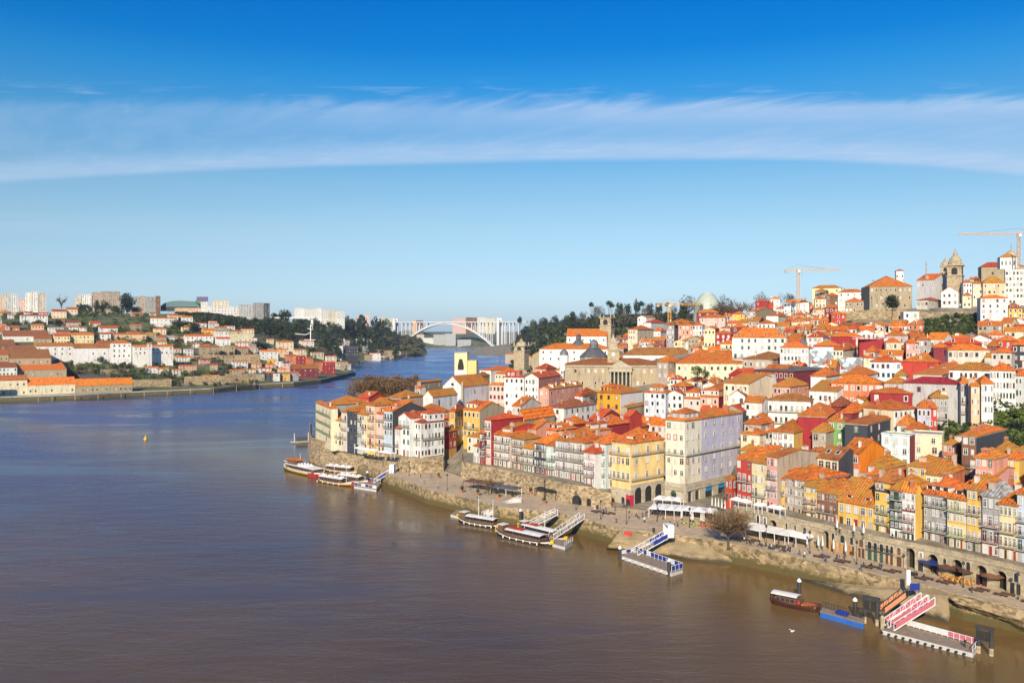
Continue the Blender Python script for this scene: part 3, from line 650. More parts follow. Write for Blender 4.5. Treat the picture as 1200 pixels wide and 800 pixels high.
def solve(px, ye, h, zf, y0, y1=2400):
    f = lambda Y: HC+Y*(HY-ye)/FL-h-zf(px, Y)
    Y = y0; best = (abs(f(y0)), y0); p = f(y0)
    while Y < y1:
        Y += 1.5; q = f(Y)
        if p > 0 >= q: return Y-1.5*(-q)/(p-q+1e-9) if p != q else Y
        if abs(q) < best[0]: best = (abs(q), Y)
        p = q
    return best[1]

def roof_mesh(x0, x1, y0, y1, z, rise, kind, ridge, ov=.45):
    """closed shell of the roof; ridge 'x' or 'y'"""
    mb = MB(); a0, a1, b0, b1 = x0-ov, x1+ov, y0-ov, y1+ov; th = .16
    if ridge == 'y': a0, a1, b0, b1 = b0, b1, a0, a1
    m = (b0+b1)/2; hw = (b1-b0)/2; zl = z-ov*rise/max(hw-ov, .5)*.6
    ins = min(hw, (a1-a0)/2-.05) if kind == 'hip' else 0
    E = [(a0, b0), (a1, b0), (a1, b1), (a0, b1)]; r0, r1 = (a0+ins, m), (a1-ins, m)
    sw = (lambda p: p) if ridge == 'x' else (lambda p: (p[1], p[0]))
    V = [(*sw(p), zl+th) for p in E]+[(*sw(r0), z+rise+th), (*sw(r1), z+rise+th)]+[(*sw(p), zl) for p in E]+[(*sw(r0), z+rise-.1), (*sw(r1), z+rise-.1)]
    F = [(0, 1, 5, 4), (1, 2, 5), (2, 3, 4, 5), (3, 0, 4)] if kind == 'hip' else [(0, 1, 5, 4), (2, 3, 4, 5)]
    B = [tuple(i+6 for i in reversed(f)) for f in F]
    sides = [(0, 6, 7, 1), (2, 8, 9, 3)]+([(1, 7, 8, 2), (3, 9, 6, 0)] if kind == 'hip' else [(1, 7, 11, 5), (5, 11, 8, 2), (3, 9, 10, 4), (4, 10, 6, 0)])
    mb.poly(V, F+B+sides, 'roof'); mb.bar(V[4], V[5], .26, 'roof', n=4) if (Vector(V[4])-Vector(V[5])).length > .3 else None
    return mb.mesh('roof')

def H(xl, xc, xr, ye, c, r='o', fl=3, yb=None, z=None, Y=None, h=None, a=None, nL=None, nR=0, side=None, sideL=None, rt='hip', ridge=None, rise=None, bal='', balc=(.05, .05, .05), dorm=0, dormR=0, chim=None, vis=None, doors=None, fc=None,
      deep=None, Ldef=9, lab=None, near=None, zf=zN, y0=None, group=None, plinth=None, cornice=True, sky_=0, dish=0, top=None, name='house', cat='house', winh=None, band=None, panes=None, rv=None, fixed=False, noH=False):
    """xl-xc: left face, xc-xr: right face of the block in photo pixels, ye: eaves at the near corner, yb: base there"""
    if a is None: a = table([(365, 62), (400, 47), (620, 48), (720, 48), (900, 57), (1100, 54), (1250, 52)], xc) if zf is zN else 30
    A = R(a)
    if xr > xc and math.sin(A)-(xr-600)/FL*math.cos(A) <= .13:   # that flank turns away from the viewer: what shows is the other face
        if xc-xl <= max(4, .35*(xr-xl)): xl, xc, nL, nR = xc, xr, nR or nL, 0; sideL = None; side = None
        else: xc = xr; nL = (nL or 0)+(nR or 0) if nL is not None else None; nR = 0
        if ridge: ridge = 'x' if ridge == 'y' else 'y'
        if Ldef != 9 and not deep: deep = Ldef
        if dormR and not dorm: dorm, dormR = dormR, 0
    if Y is None:
        if yb is not None and z is not None: Y = (HC-z)*FL/(yb-HY)
        elif yb is not None and yb > HY+60 and zf is zN and Y is None and z is None and yb > 500 and False: pass
        else:
            if h is None: h = fl*3.15+.3
            Y = solve(xc, ye, h, zf, y0 or (front(xc) if zf is zN else frontS(xc)))
    if h is None: h = ((yb-ye)/FL*Y) if yb is not None else fl*3.15+.3
    if yb is None and zf is zN and not fixed:      # an estimated distance that does not fit the ground is worked out again
        e = HC+(HY-ye)/FL*Y-zf(xc, Y)
        if e < .8*h or e > 1.5*h: Y = solve(xc, ye, h, zf, y0 or front(xc))
    zt_ = HC+(HY-ye)/FL*Y; zb = zt_-h
    cx, cy = (xc-600)/FL*Y, Y; k = (xl-600)/FL; k2 = (xr-600)/FL
    Lx = (cx-k*cy)/(math.cos(A)+k*math.sin(A)) if xl < xc else Ldef
    den = math.sin(A)-k2*math.cos(A)
    Ly = (k2*cy-cx)/den if (xr > xc and den > .12) else (deep or 11)
    if deep and xr <= xc: Ly = deep
    Ly = max(3.0, min(Ly, 90)); Lx = max(2.5, min(Lx, 120))
    u = Vector((math.cos(A), -math.sin(A))); v = Vector((math.sin(A), math.cos(A)))
    ctr = Vector((cx, cy))-u*Lx/2+v*Ly/2
    root = empty(name, (ctr.x, ctr.y, zb), -A)
    x0, x1, y0_, y1 = -Lx/2, Lx/2, -Ly/2, Ly/2
    wc = jit(PAL[c][0]); sd = PAL[side][0] if side else None
    isnear = near if near is not None else Y < 300
    usepane = panes if panes is not None else Y < 262
    ridge = ridge or ('x' if rt != 'gfront' else 'y')
    kind = 'hip' if rt == 'hip' else ('flat' if rt == 'flat' else 'gable')
    span = (Ly if ridge == 'x' else Lx)
    rise = rise if rise is not None else min(max(.8, span*.23), 3.6)
    if fc is None: fc = (.62, .58, .5) if Y > 300 else (.66, .63, .57)
    # walls
    mb = MB()
    f0 = min([0]+[zg(*(ctr+u*s1*Lx/2+v*s2*Ly/2))-zb for s1 in (-1, 1) for s2 in (-1, 1)])-1.5; f0 = max(f0, -25)
    if kind == 'gable':
        if ridge == 'x':
            mb.poly([(x0, y0_, f0), (x1, y0_, f0), (x1, y1, f0), (x0, y1, f0), (x0, y0_, h), (x1, y0_, h), (x1, y1, h), (x0, y1, h), (x0, 0, h+rise), (x1, 0, h+rise)],
                    [(0, 1, 5, 4), (1, 2, 6, 9, 5), (2, 3, 7, 6), (3, 0, 4, 8, 7)], 'wall')
        else:
            mb.poly([(x0, y0_, f0), (x1, y0_, f0), (x1, y1, f0), (x0, y1, f0), (x0, y0_, h), (x1, y0_, h), (x1, y1, h), (x0, y1, h), (0, y0_, h+rise), (0, y1, h+rise)],
                    [(0, 1, 5, 8, 4), (1, 2, 6, 5), (2, 3, 7, 9, 6), (3, 0, 4, 7)], 'wall')
    else: mb.box(x0, x1, y0_, y1, f0, h, 'wall', 'b')
    wall = mb.build('wall', root, col=wc)
    # roof
    rc, rw = ROOF[r]; rcj = (*jit(rc, .22), min(1, max(0, rc[3]+rnd.uniform(-.25, .25))) if rv is None else rv)
    if kind == 'flat':
        mb = MB(); mb.box(x0-.15, x1+.15, y0_-.15, y0_+.25, h+.002, h+.55, 'wall'); mb.box(x0-.15, x1+.15, y1-.25, y1+.15, h+.002, h+.55, 'wall'); mb.box(x0-.15, x0+.25, y0_+.25, y1-.25, h+.002, h+.55, 'wall'); mb.box(x1-.25, x1+.15, y0_+.25, y1-.25, h+.002, h+.55, 'wall')
        mb.build('parapet', root, col=tuple(x*.92 for x in wc))
        mb = MB(); mb.box(x0+.25, x1-.25, y0_+.25, y1-.25, h+.003, h+.12, 'roof', 'b'); roof = mb.build('roof', root, col=rcj)
    else:
        roof = put('roof', roof_mesh(x0, x1, y0_, y1, h, rise, kind, ridge, .45 if kind == 'hip' else .3), root, col=rcj)
    if cornice and kind == 'hip' and isnear:
        mb = MB(); mb.box(x0-.22, x1+.22, y0_-.22, y0_-.003, h-.42, h-.1, 'pale_granite'); mb.box(x1+.003, x1+.22, y0_, y1, h-.42, h-.1, 'pale_granite'); mb.build('cornice', root)
    # cladding in another colour
    def clad(which, colr):
        mb = MB()
        if which == 'R':
            p = [(x1+.09, y0_, -2), (x1+.09, y1, -2), (x1+.09, y1, h-.05)]+([(x1+.09, 0, h+rise-.06)] if kind == 'gable' and ridge == 'x' else [])+[(x1+.09, y0_, h-.05)]
            q = [(a_-.085, b_, c_) for a_, b_, c_ in p]
        else:
            p = [(x0, y0_-.09, -2), (x1, y0_-.09, -2), (x1, y0_-.09, h-.05)]+([(0, y0_-.09, h+rise-.06)] if kind == 'gable' and ridge == 'y' else [])+[(x0, y0_-.09, h-.05)]
            q = [(a_, b_+.085, c_) for a_, b_, c_ in p]
        n = len(p); mb.poly(p+q, [tuple(range(n))]+[(i, i+n, (i+1) % n+n, (i+1) % n) for i in range(n)], 'wall'); mb.build('side_cladding', root, col=jit(colr, .03))
    if side: clad('R', PAL[side][0])
    if sideL: clad('L', PAL[sideL][0])
    if plinth: # ground storey of another colour
        pc = PAL[plinth][0]; mb = MB(); fh = h/fl; mb.box(x0-.05, x1+.05, y0_-.06, y0_-.003, -2, fh, 'wall'); mb.box(x1+.003, x1+.06, y0_, y1, -2, fh, 'wall') if not side else None; mb.build('ground_storey', root, col=jit(pc))
    if band:   # coloured parapet strip under a floor: (floor index, colour)
        for fi, bc in band:
            fh = h/fl; mb = MB(); mb.box(x0+.02, x1-.02, y0_-.05, y0_-.003, fi*fh-.1, fi*fh+fh*.34, 'wall'); mb.build('wall_panel', root, col=PAL[bc][0])
    # openings
    fh = h/fl
    if vis is None: vis = fl if yb is not None else min(fl, 3 if Y < 420 else 2)
    if doors is None: doors = yb is not None and Y < 360
    DC = [(.35, .03, .03), (.05, .08, .06), (.12, .06, .03), (.3, .05, .04), (.03, .04, .05), (.45, .42, .38)]
    def openings(n, W, place, rz, isL):
        if not n: return
        sp = W/n; ww = min(1.25, sp*.56)
        for f in range(fl-vis, fl):
            wh = winh if winh else min(2.25, fh*.64) if bal and str(f) in bal else min(1.9, fh*.56)
            zc_w = f*fh+fh*.5 if not (bal and str(f) in bal) else f*fh+.06+wh*.56
            for i in range(n):
                s = (i+.5)*sp
                if doors and f == 0 and isL and (i+int(W)) % 2 == 0 or (doors and f == 0 and isL and n < 4 and rnd.random() < .5):
                    dh = min(2.5, fh*.78); dd = put('door', DOOR, root, place(s, 0.05), rz, DC[rnd.randrange(6)], (min(1.1, sp*.5), 1, dh)); continue
                if rnd.random() < .05: continue
                fcw = fc if rnd.random() < .82 else rnd.choice(((.22, .12, .07), (.10, .16, .10), (.35, .1, .08), (.5, .47, .42)))
                o = put('window', WIN_NEAR if isnear else WIN_FAR, root, place(s+rnd.uniform(-.06, .06)*sp, zc_w), rz, fcw, (ww/1.05, 1, wh/1.02))
                if usepane and isnear: put('pane', PANE, o)
                elif isnear: put('pane', PANE, o)
    offL = .1 if sideL else (.065 if (band or plinth) else 0); offR = .1 if side else 0
    if nL is None: nL = max(1, round(Lx/2.6))
    openings(nL, Lx, lambda s, zz: (x0+s, y0_-offL, zz), 0, True)
    openings(nR, Ly, lambda s, zz: (x1+offR, y0_+s, zz), R(90), False)
    for ch in bal:
        f = int(ch); o = put('balcony', balcony_mesh(Lx-.3), root, (0, y0_-offL, f*fh+.02), 0, balc)
        o.scale = ((Lx-.3)/(round((Lx-.3)*2)/2), 1, 1)
        if nR and not side: o = put('balcony', balcony_mesh(Ly-.3), root, (x1, 0, f*fh+.02), R(90), balc); o.scale = ((Ly-.3)/(round((Ly-.3)*2)/2), 1, 1)
    # roof furniture
    if kind != 'flat':
        if chim is None: chim = rnd.choice((0, 1, 1, 2)) if Y < 700 else rnd.choice((0, 0, 1))
        for i in range(chim):
            t = rnd.uniform(-.38, .38); s = rnd.choice((-.3, .3, .15))
            if ridge == 'x': x, y = t*Lx, s*Ly; zz = h+rise*(1-abs(y)/(Ly/2))
            else: x, y = s*Lx, t*Ly; zz = h+rise*(1-abs(x)/(Lx/2))
            put('chimney', CHIM[rnd.randrange(3)], roof, (x, y, zz-.2), rnd.choice((0, R(90))), jit(rnd.choice(((.7, .66, .58), (.5, .4, .3), (.45, .15, .07)))))
        for i in range(dorm): put('dormer', DORM, roof, (x0+(i+.5)*Lx/dorm, y0_+(Ly*.1 if ridge == 'x' else Ly*.05), h+.75), 0)
        for i in range(dormR): put('dormer', DORM, roof, (x1-Lx*.1, y0_+(i+.5)*Ly/dormR, h+.75), R(90))
        for i in range(sky_):
            if ridge == 'x': sl_o = put('skylight', SKYL, roof, (x0+(i+.6)*Lx/(sky_+.2), y0_+Ly*.26, h+rise*.52+.12), 0); sl_o.rotation_euler = (math.atan2(rise, Ly/2), 0, 0)
            else: sl_o = put('skylight', SKYL, roof, (x1-Lx*.24, y0_+(i+.6)*Ly/(sky_+.2), h+rise*.48+.12), 0); sl_o.rotation_euler = (0, math.atan2(rise, Lx/2), 0)
        for i in range(dish): put('satellite_dish', DISH, roof, (rnd.uniform(-.3, .3)*Lx, y0_+.2, h+1.1), 0)
    if top:   # set-back attic storey: fractions along x, y and height, colour
        fx0, fx1, fy0, fy1, hh, tcx, tr = top; X0, X1, Y0, Y1 = lerp(x0, x1, fx0), lerp(x0, x1, fx1), lerp(y0_, y1, fy0), lerp(y0_, y1, fy1)
        mb = MB(); mb.box(X0, X1, Y0, Y1, h-.5, h+hh, 'wall', 'b'); at_ = mb.build('attic_storey', root, col=jit(PAL[tcx][0]))
        put('attic_roof', roof_mesh(X0, X1, Y0, Y1, h+hh, min(1.6, (min(X1-X0, Y1-Y0))*.22), 'hip', 'x' if X1-X0 > Y1-Y0 else 'y', .3), at_, col=(*jit(ROOF[tr][0], .1), .3))
        n = max(2, int((X1-X0)/1.9)); wz = h+hh*.55+.1
        for i in range(n): put('window', WIN_NEAR if isnear else WIN_FAR, at_, (X0+(i+.5)*(X1-X0)/n, Y0, wz), 0, fc, (.9, 1, min(1.5, hh*.5)))
        n = max(1, int((Y1-Y0)/2.4))
        if nR or (Y1-Y0) < 7:
            for i in range(n): put('window', WIN_NEAR if isnear else WIN_FAR, at_, (X1, Y0+(i+.5)*(Y1-Y0)/n, wz), R(90), fc, (.9, 1, min(1.5, hh*.5)))
    rec = dict(root=root, c=c, r=r, fl=fl, side=side or sideL, dorm=dorm+dormR, top=top, bal=bool(bal), rt=rt, lab=lab, group=group, cat=cat, px=(xl+xr)/2, ye=ye, xl=xl, xr=max(xr, xc), Y=Y, ctr=ctr, rad=max(Lx, Ly)/2,
               Lx=Lx, Ly=Ly, A=A, h=h, zb=zb, zt=zt_, rise=rise, x0=x0, x1=x1, y0=y0_, y1=y1, doors=doors)
    if not noH: HOUSES.append(rec)
    return rec
# ================================================================== the old town, measured house by house
WHT, IRN, GNB, RDB, BRB = (.7, .68, .64), (.045, .045, .045), (.06, .16, .08), (.28, .03, .03), (.2, .09, .05)
T = dict(z=10.5)
g1 = 'houses on the river point'
# -- row on the point (px 370-520)
H(370, 388, 392, 478, 'cr', 'o', 4, yb=523, **T, a=66, nL=5, bal='123', balc=GNB, deep=9, group=g1)
H(381, 393, 433, 474, 'zn', 'm', 5, Y=384, h=16.5, a=50, nL=0, nR=0, rise=3.4, group=g1, chim=0, rt='hip')
H(388, 400.5, 400.5, 493, 'cr', 'm', 3, yb=524, **T, nL=3, bal='1', group=g1, fc=WHT)
H(400, 406.5, 406.5, 483, 'ow', 'o', 4, yb=525, **T, nL=2, bal='123', balc=BRB, group=g1)
H(406, 418, 418, 482, 'sl', 'm', 5, yb=527, **T, nL=3, deep=14, group=g1, fc=(.1, .11, .12))
H(418, 424.5, 424.5, 485, 'lg', 'm', 5, yb=528, **T, nL=2, deep=12, bal='24', group=g1)
H(424, 430, 430, 486, 'py', 'o', 5, yb=529, **T, nL=2, deep=12, bal='13', balc=RDB, group=g1)
H(429, 439, 439, 475, 'pe', 'm', 6, yb=530, **T, nL=3, deep=12, bal='12345', balc=RDB, group=g1, plinth='y')
H(438, 451, 451, 485, 'pp', 'o', 5, yb=531.5, **T, nL=3, bal='124', balc=BRB, deep=12, group=g1, dorm=1)
H(450, 460, 500, 482, 'lb', 'o', 5, Y=352, h=18, nL=3, bal='134', side='sl', rt='gable', group=g1, dorm=1, doors=True)
H(460, 468, 468, 502, 'w', 'r', 3, yb=534, **T, nL=2, deep=10, bal='1', group=g1)
H(467, 480.5, 480.5, 490, 'w', 'r', 4, yb=535.5, **T, nL=3, deep=11, bal='3', rt='gfront', group=g1, fc=(.25, .32, .26), rise=2.0)
H(480, 493, 520.5, 495, 'w', 'r', 4, yb=536, **T, a=47, nL=4, nR=7, bal='2', group=g1, chim=1, top=(.35, 1, .3, 1, 3.4, 'w', 'r'), doors=True, rise=1.6)
H(430, 440, 470, 477, 'bk', 'm', 4, Y=385, h=18, rt='gable', rise=3.6, side='bk', nL=0, group=g1)
H(419, 432, 453, 466, 're', 'r', 3, Y=432, h=16, a=30, rise=2.6, group=g1, chim=1, rt='gable')
H(451, 460, 478, 476, 'ow', 'r', 3, Y=402, h=15.5, a=35, rt='gable', group=g1)
H(455, 470, 497, 466, 'be', 'm', 3, Y=470, h=15, a=35, rt='hip', group=g1)
H(483, 497, 527, 484, 'be', 'o', 3, Y=378, h=14, a=40, group=g1)
H(472, 478, 486, 470, 'w', 'O', 3, Y=420, h=13, a=40, group=g1)
H(486, 492, 499, 455, 'ow', 'r', 3, Y=500, h=16, a=40, group=g1, rt='gable')
H(519, 521.5, 527.5, 490, 'ma', 'o', 3, Y=372, h=13.5, a=47, nL=0, nR=2, group=g1)
H(524, 526, 535, 505, 're', 'm', 3, Y=372, h=11.5, a=30, nL=0, nR=2, group=g1, plinth='oc')
H(490, 493, 518, 448, 'st', 'm', 3, Y=505, h=16, a=25, rt='gable', ridge='y', nR=4, group=g1)
# -- yellow houses above the ramp
g2 = 'houses behind the middle row'
H(531, 533, 546, 482, 'y', 'r', 4, Y=372, h=15.5, a=18, nL=1, nR=4, group=g2)
H(543, 562, 591, 481, 'y', 'o', 4, Y=358, h=16.0, a=40, nL=4, nR=0, side='st', bal='2', balc=IRN, group=g2, doors=True, rt='gable', rise=3.2, top=(.05, .6, .1, .5, 2.6, 'py', 'r'), chim=1)
# -- long balconied row (px 555-717)
g3 = 'balconied houses above the middle wall'
H(555, 562, 562, 523, 'w', 'o', 2, yb=543, **T, nL=2, deep=9, group=g3, doors=True)
H(562, 568, 568, 507, 'ma', 'o', 4, yb=544.5, **T, nL=2, bal='123', group=g3, deep=11, fc=WHT)
H(568, 575.5, 613, 492, 'pp', 'r', 5, Y=325, h=17.2, nL=2, bal='1234', side='cm', group=g3, fc=WHT, doors=True, chim=1, rise=2)
H(575, 598, 598, 511, 'ow', 'o', 4, yb=548.5, **T, nL=9, bal='123', balc=BRB, group=g3, deep=12, fc=WHT, chim=1)
H(589, 598, 634, 502.5, 'pp', 'm', 5, Y=322, h=18, a=46, nL=4, vis=1, side='re', rt='gable', rise=1.6, group=g3, fc=WHT, doors=False, fixed=True)
H(600, 614, 634, 514.5, 'tn', 'm', 4, yb=551.5, **T, nL=6, bal='123', balc=BRB, side='st', group=g3, fc=WHT)
H(612, 626.5, 626.5, 526, 'ow', 'm', 3, yb=554, **T, nL=6, bal='12', balc=IRN, group=g3, deep=13, fc=WHT)
H(626, 640, 640, 519.5, 'sl', 'O', 4, yb=557, **T, nL=5, bal='13', group=g3, deep=15, fc=WHT, rise=2.8)
H(640, 651, 651, 522.5, 'mi', 'o', 4, yb=559, **T, nL=4, bal='12', balc=GNB, group=g3, deep=12, fc=WHT)
H(651, 668, 668, 517, 'lg', 'o', 4, yb=562.5, **T, nL=6, bal='123', balc=BRB, group=g3, deep=13, fc=WHT, chim=2, dorm=1)
H(668, 685, 685, 518.5, 'ow', 'o', 4, yb=566, **T, nL=6, bal='123', balc=IRN, group=g3, deep=13, fc=WHT, band=[(1, 'w')])
H(684, 697, 697, 530.5, 'w', 'r', 4, yb=569, **T, nL=5, bal='12', balc=RDB, group=g3, deep=13, rise=3.6, fc=(.6, .55, .6), band=[(3, 'pp')])
H(697, 709.5, 709.5, 519.5, 'mi', 'o', 4, yb=571.5, z=9.5, nL=4, bal='123', balc=(.2, .26, .18), group=g3, deep=13, fc=WHT)
H(709, 717.5, 717.5, 531, 'pp', 'o', 3, yb=573, z=9, nL=3, bal='12', balc=(.2, .2, .18), group=g3, deep=10, fc=WHT)
# roofs and walls stacked right behind that row
H(606, 614, 650, 491, 'st', 'O', 2, Y=352, h=11, a=36, ridge='y', rt='gable', rise=3.6, nR=0, group=g2, chim=0)
H(618, 628, 653, 503, 'sa', 'm', 3, Y=328, h=14, a=44, rt='gable', group=g2, nL=2)
H(640, 652, 676, 504, 'sa', 'o', 3, Y=312, h=14.5, a=44, rt='hip', nL=3, side=None, group=g2, dorm=2)
H(655, 664, 690, 498, 'cm', 'o', 3, Y=325, h=15, a=44, group=g2, chim=1, dorm=1)
H(668, 678, 716, 507, 'sa', 'o', 4, Y=300, h=14, a=46, nL=3, side='sa', group=g2, rt='hip', rise=2, top=(.3, .9, .4, .9, 2.4, 'w', 'r'))
H(690, 702, 730, 492, 'ma', 'r', 3, Y=328, h=15, a=44, group=g2, rt='gable', chim=2)
H(693, 706, 738, 499, 'cm', 'o', 3, Y=318, h=14, a=44, group=g2, sky_=2)
H(731, 738, 752, 488, 're', 'r', 2, Y=350, h=11, a=40, group=g2, rt='gable', side='re')
# -- yellow arcaded house and the cream and lavender block
ya = H(717, 738.5, 778, 519, 'ly', 'o', 5, yb=592.5, z=5.05, a=48, nL=4, nR=3, bal='24', balc=(.4, .36, .28), group='tall houses on the square', dormR=3, top=None, chim=0, vis=3, lab='tall yellow corner house with a granite arcade and three roof dormers', rise=4.2, doors=False, noH=False)
cl_ = H(780, 802.5, 822, 492.5, 'iv', 'o', 7, yb=589, z=5.2, a=44, nL=3, nR=3, bal='14', balc=(.4, .38, .32), group='tall houses on the square', lab='tall cream corner block facing the square with a green awning at its foot', top=(.2, .95, .1, .9, 2.2, 'gr', 'o'), rise=2.6, deep=None, chim=0, vis=6, doors=False, winh=1.7)
C2 = cl_['ctr']; u_ = Vector((math.cos(cl_['A']), -math.sin(cl_['A']))); v_ = Vector((math.sin(cl_['A']), math.cos(cl_['A'])))
cn = C2+u_*cl_['Lx']/2+v_*(cl_['Ly']/2+.02); pn = pix((cn.x, cn.y, cl_['zt']))
lv = H(pn[0]-20, pn[0], 870, pn[1], 'la', 'o', 7, Y=cn.y, h=cl_['h'], a=44, nL=0, nR=5, bal='14', balc=(.4, .38, .32), group='tall houses on the square', lab='long lavender block beside the cream corner block, with blue arched shopfronts', rise=2.6, chim=1, vis=6, doors=False, winh=1.7)
def arcade_front(rec, face, zt0, arches, dark='dark', awn=()):
    """granite ground storey with arched openings, on the left ('L') or right ('R') face"""
    W = rec['Lx'] if face == 'L' else rec['Ly']; rz = 0 if face == 'L' else R(90); org = (rec['x0'], rec['y0'], 0) if face == 'L' else (rec['x1'], rec['y0'], 0)
    mb = MB(); cuts = sorted(arches); x = 0; y0, y1 = -.5, -.004
    def quad(a, b, z0, z1): mb.face([(a, y0, z0), (b, y0, z0), (b, y0, z1), (a, y0, z1)], 'pale_granite')
    for a, b, h_ in cuts:
        a *= W; b *= W; quad(x, a, -1, zt0); pr = arch_profile(b-a, h_)
        for (q0, z0), (q1, z1) in zip(pr, pr[1:]): mb.face([(a+q0, y0, z0), (a+q1, y0, z1), (a+q1, y0, zt0), (a+q0, y0, zt0)], 'pale_granite'); mb.face([(a+q0, y0, z0), (a+q0, y1, z0), (a+q1, y1, z1), (a+q1, y0, z1)], 'pale_granite')
        mb.face([(a, y0, -1), (a, y1, -1), (a, y1, pr[0][1]), (a, y0, pr[0][1])], 'pale_granite'); mb.face([(b, y0, -1), (b, y0, pr[-1][1]), (b, y1, pr[-1][1]), (b, y1, -1)], 'pale_granite'); x = b
    quad(x, W+(.5 if face == 'L' else 0), -1, zt0); mb.face([(0, y0, zt0), (W+(.5 if face == 'L' else 0), y0, zt0), (W+(.5 if face == 'L' else 0), y1, zt0), (0, y1, zt0)], 'pale_granite'); mb.face([(0, y1, -1), (0, y0, -1), (0, y0, zt0), (0, y1, zt0)], 'pale_granite')
    o = mb.build('ground_storey', rec['root'], org, rz)
    for i, (a, b, h_) in enumerate(cuts):
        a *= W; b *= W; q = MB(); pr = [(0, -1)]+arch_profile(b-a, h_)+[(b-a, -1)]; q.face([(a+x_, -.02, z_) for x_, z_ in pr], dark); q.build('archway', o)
        if i < len(awn) and awn[i]: q = MB(); pr = arch_profile(b-a, h_); m_ = (b-a)/2; q.face([(a+x_, -.3, z_) for x_, z_ in pr], 'paint'); q.build('shop_awning', o, col=awn[i])
AB = (.03, .25, .55)
arcade_front(ya, 'R', 6.6, [(.1, .32, 5.6), (.4, .62, 5.6), (.7, .92, 5.6)]); arcade_front(ya, 'L', 5.2, [(.55, .75, 2.6)])
arcade_front(cl_, 'R', 6.2, [(.12, .36, 4.6), (.55, .82, 4.6)], 'dark_glass', ((.7, .66, .6), (.7, .66, .6))); arcade_front(cl_, 'L', 6.2, [(.3, .6, 3.6)], 'dark_glass', ((.03, .12, .05),))
arcade_front(lv, 'R', 6.2, [(.06, .24, 4.6), (.36, .54, 4.6), (.66, .84, 4.6)], 'dark_glass', (AB, AB, AB))
# -- right terrace row (px 850-1200)
g4 = 'houses in the right terrace row'
H(850, 858, 863, 561, 're', 'o', 2, yb=588, z=8.6, a=50, nL=2, nR=1, group=g4, deep=8)
H(863.5, 881, 881, 539, 're', 'o', 4, yb=593, **T, nL=3, bal='2', group=g4, deep=13, fc=WHT, doors=True, rise=3.6)
H(881, 898.5, 898.5, 543, 'py', 'm', 4, yb=597, **T, nL=5, group=g4, deep=13, fc=WHT, bal='1')
H(898.5, 911, 962, 536, 'pk', 'o', 5, yb=600, **T, nL=3, bal='23', side='tn', group=g4, fc=WHT, rt='mono' if 0 else 'gable', rise=1.6)
H(909, 920, 920, 561, 'y', 'o', 4, yb=600, **T, nL=3, bal='2', group=g4, deep=14, fc=WHT)
H(920, 931.5, 931.5, 561, 'be', 'o', 4, yb=603, **T, nL=4, group=g4, deep=20, fc=WHT, rise=3)
H(931, 943, 994, 563, 'tn', 'o', 4, yb=606, **T, nL=3, side='cm', group=g4, fc=WHT, rise=2.6)
H(942, 957.5, 980, 571, 'y', 'm', 4, yb=610, **T, nL=4, bal='12', balc=RDB, group=g4, fc=WHT, side='cm')
H(958, 981, 981, 579, 'br', 'm', 3, yb=615, **T, nL=5, group=g4, deep=14, fc=(.6, .4, .34), plinth='be', bal='1', rv=1)
H(982, 1025, 1025, 594, 'y', 'k', 2, yb=624.5, **T, nL=5, group=g4, deep=13, rise=5.5, rt='gable', dorm=2, fc=(.6, .55, .5), rv=1, chim=0)
H(1025.5, 1043.5, 1060, 565, 'y', 'b', 5, yb=628, **T, nL=3, bal='12', balc=GNB, group=g4, fc=WHT, side='re', band=[(4, 'sl')], rise=3)
H(1043.5, 1057.5, 1057.5, 575, 'sl', 'm', 5, yb=632.5, **T, nL=3, bal='234', balc=GNB, group=g4, deep=14, fc=WHT, plinth='w', rise=3.4)
H(1057, 1072.5, 1080.5, 577, 'w', 'm', 5, yb=635.5, **T, a=50, nL=3, bal='12', balc=RDB, group=g4, side='y', fc=WHT, band=[(3, 'ma')], rt='gable', ridge='x', rise=2)
H(1082.5, 1110, 1110, 581, 'gr', 'o', 4, yb=640, **T, nL=6, bal='13', balc=IRN, group=g4, deep=13, fc=WHT, dorm=3, dish=2, rise=3.6)
H(1110, 1133, 1133, 585.5, 'py', 'o', 4, yb=646, **T, nL=6, bal='13', balc=(.2, .3, .08), group=g4, deep=13, fc=WHT, band=[(2, 'y')], rise=3.6, dorm=1)
H(1133, 1151, 1151, 574, 'y', 'o', 5, yb=650, **T, nL=3, bal='13', balc=IRN, group=g4, deep=13, fc=WHT, plinth='st')
H(1151, 1171.5, 1171.5, 582, 'gr', 'f', 4, yb=655, **T, nL=3, bal='12', balc=RDB, group=g4, deep=12, fc=WHT, plinth='pp')
H(1171, 1192, 1192, 592, 'py', 'O', 4, yb=659.5, **T, nL=4, bal='12', balc=(.4, .25, .12), group=g4, deep=12, fc=WHT, plinth='pe')
H(1192, 1214, 1214, 580, 'lb', 'o', 5, yb=664, **T, nL=3, bal='123', balc=IRN, group=g4, deep=12, fc=WHT)
H(1214, 1238, 1238, 590, 'w', 'o', 4, yb=670, **T, nL=4, bal='12', group=g4, deep=12, fc=WHT)
H(1238, 1264, 1264, 588, 'pk', 'r', 4, yb=677, **T, nL=4, bal='2', group=g4, deep=12, fc=WHT)
H(1264, 1292, 1292, 600, 'cr', 'o', 4, yb=686, **T, nL=4, bal='2', group=g4, deep=12, fc=WHT)
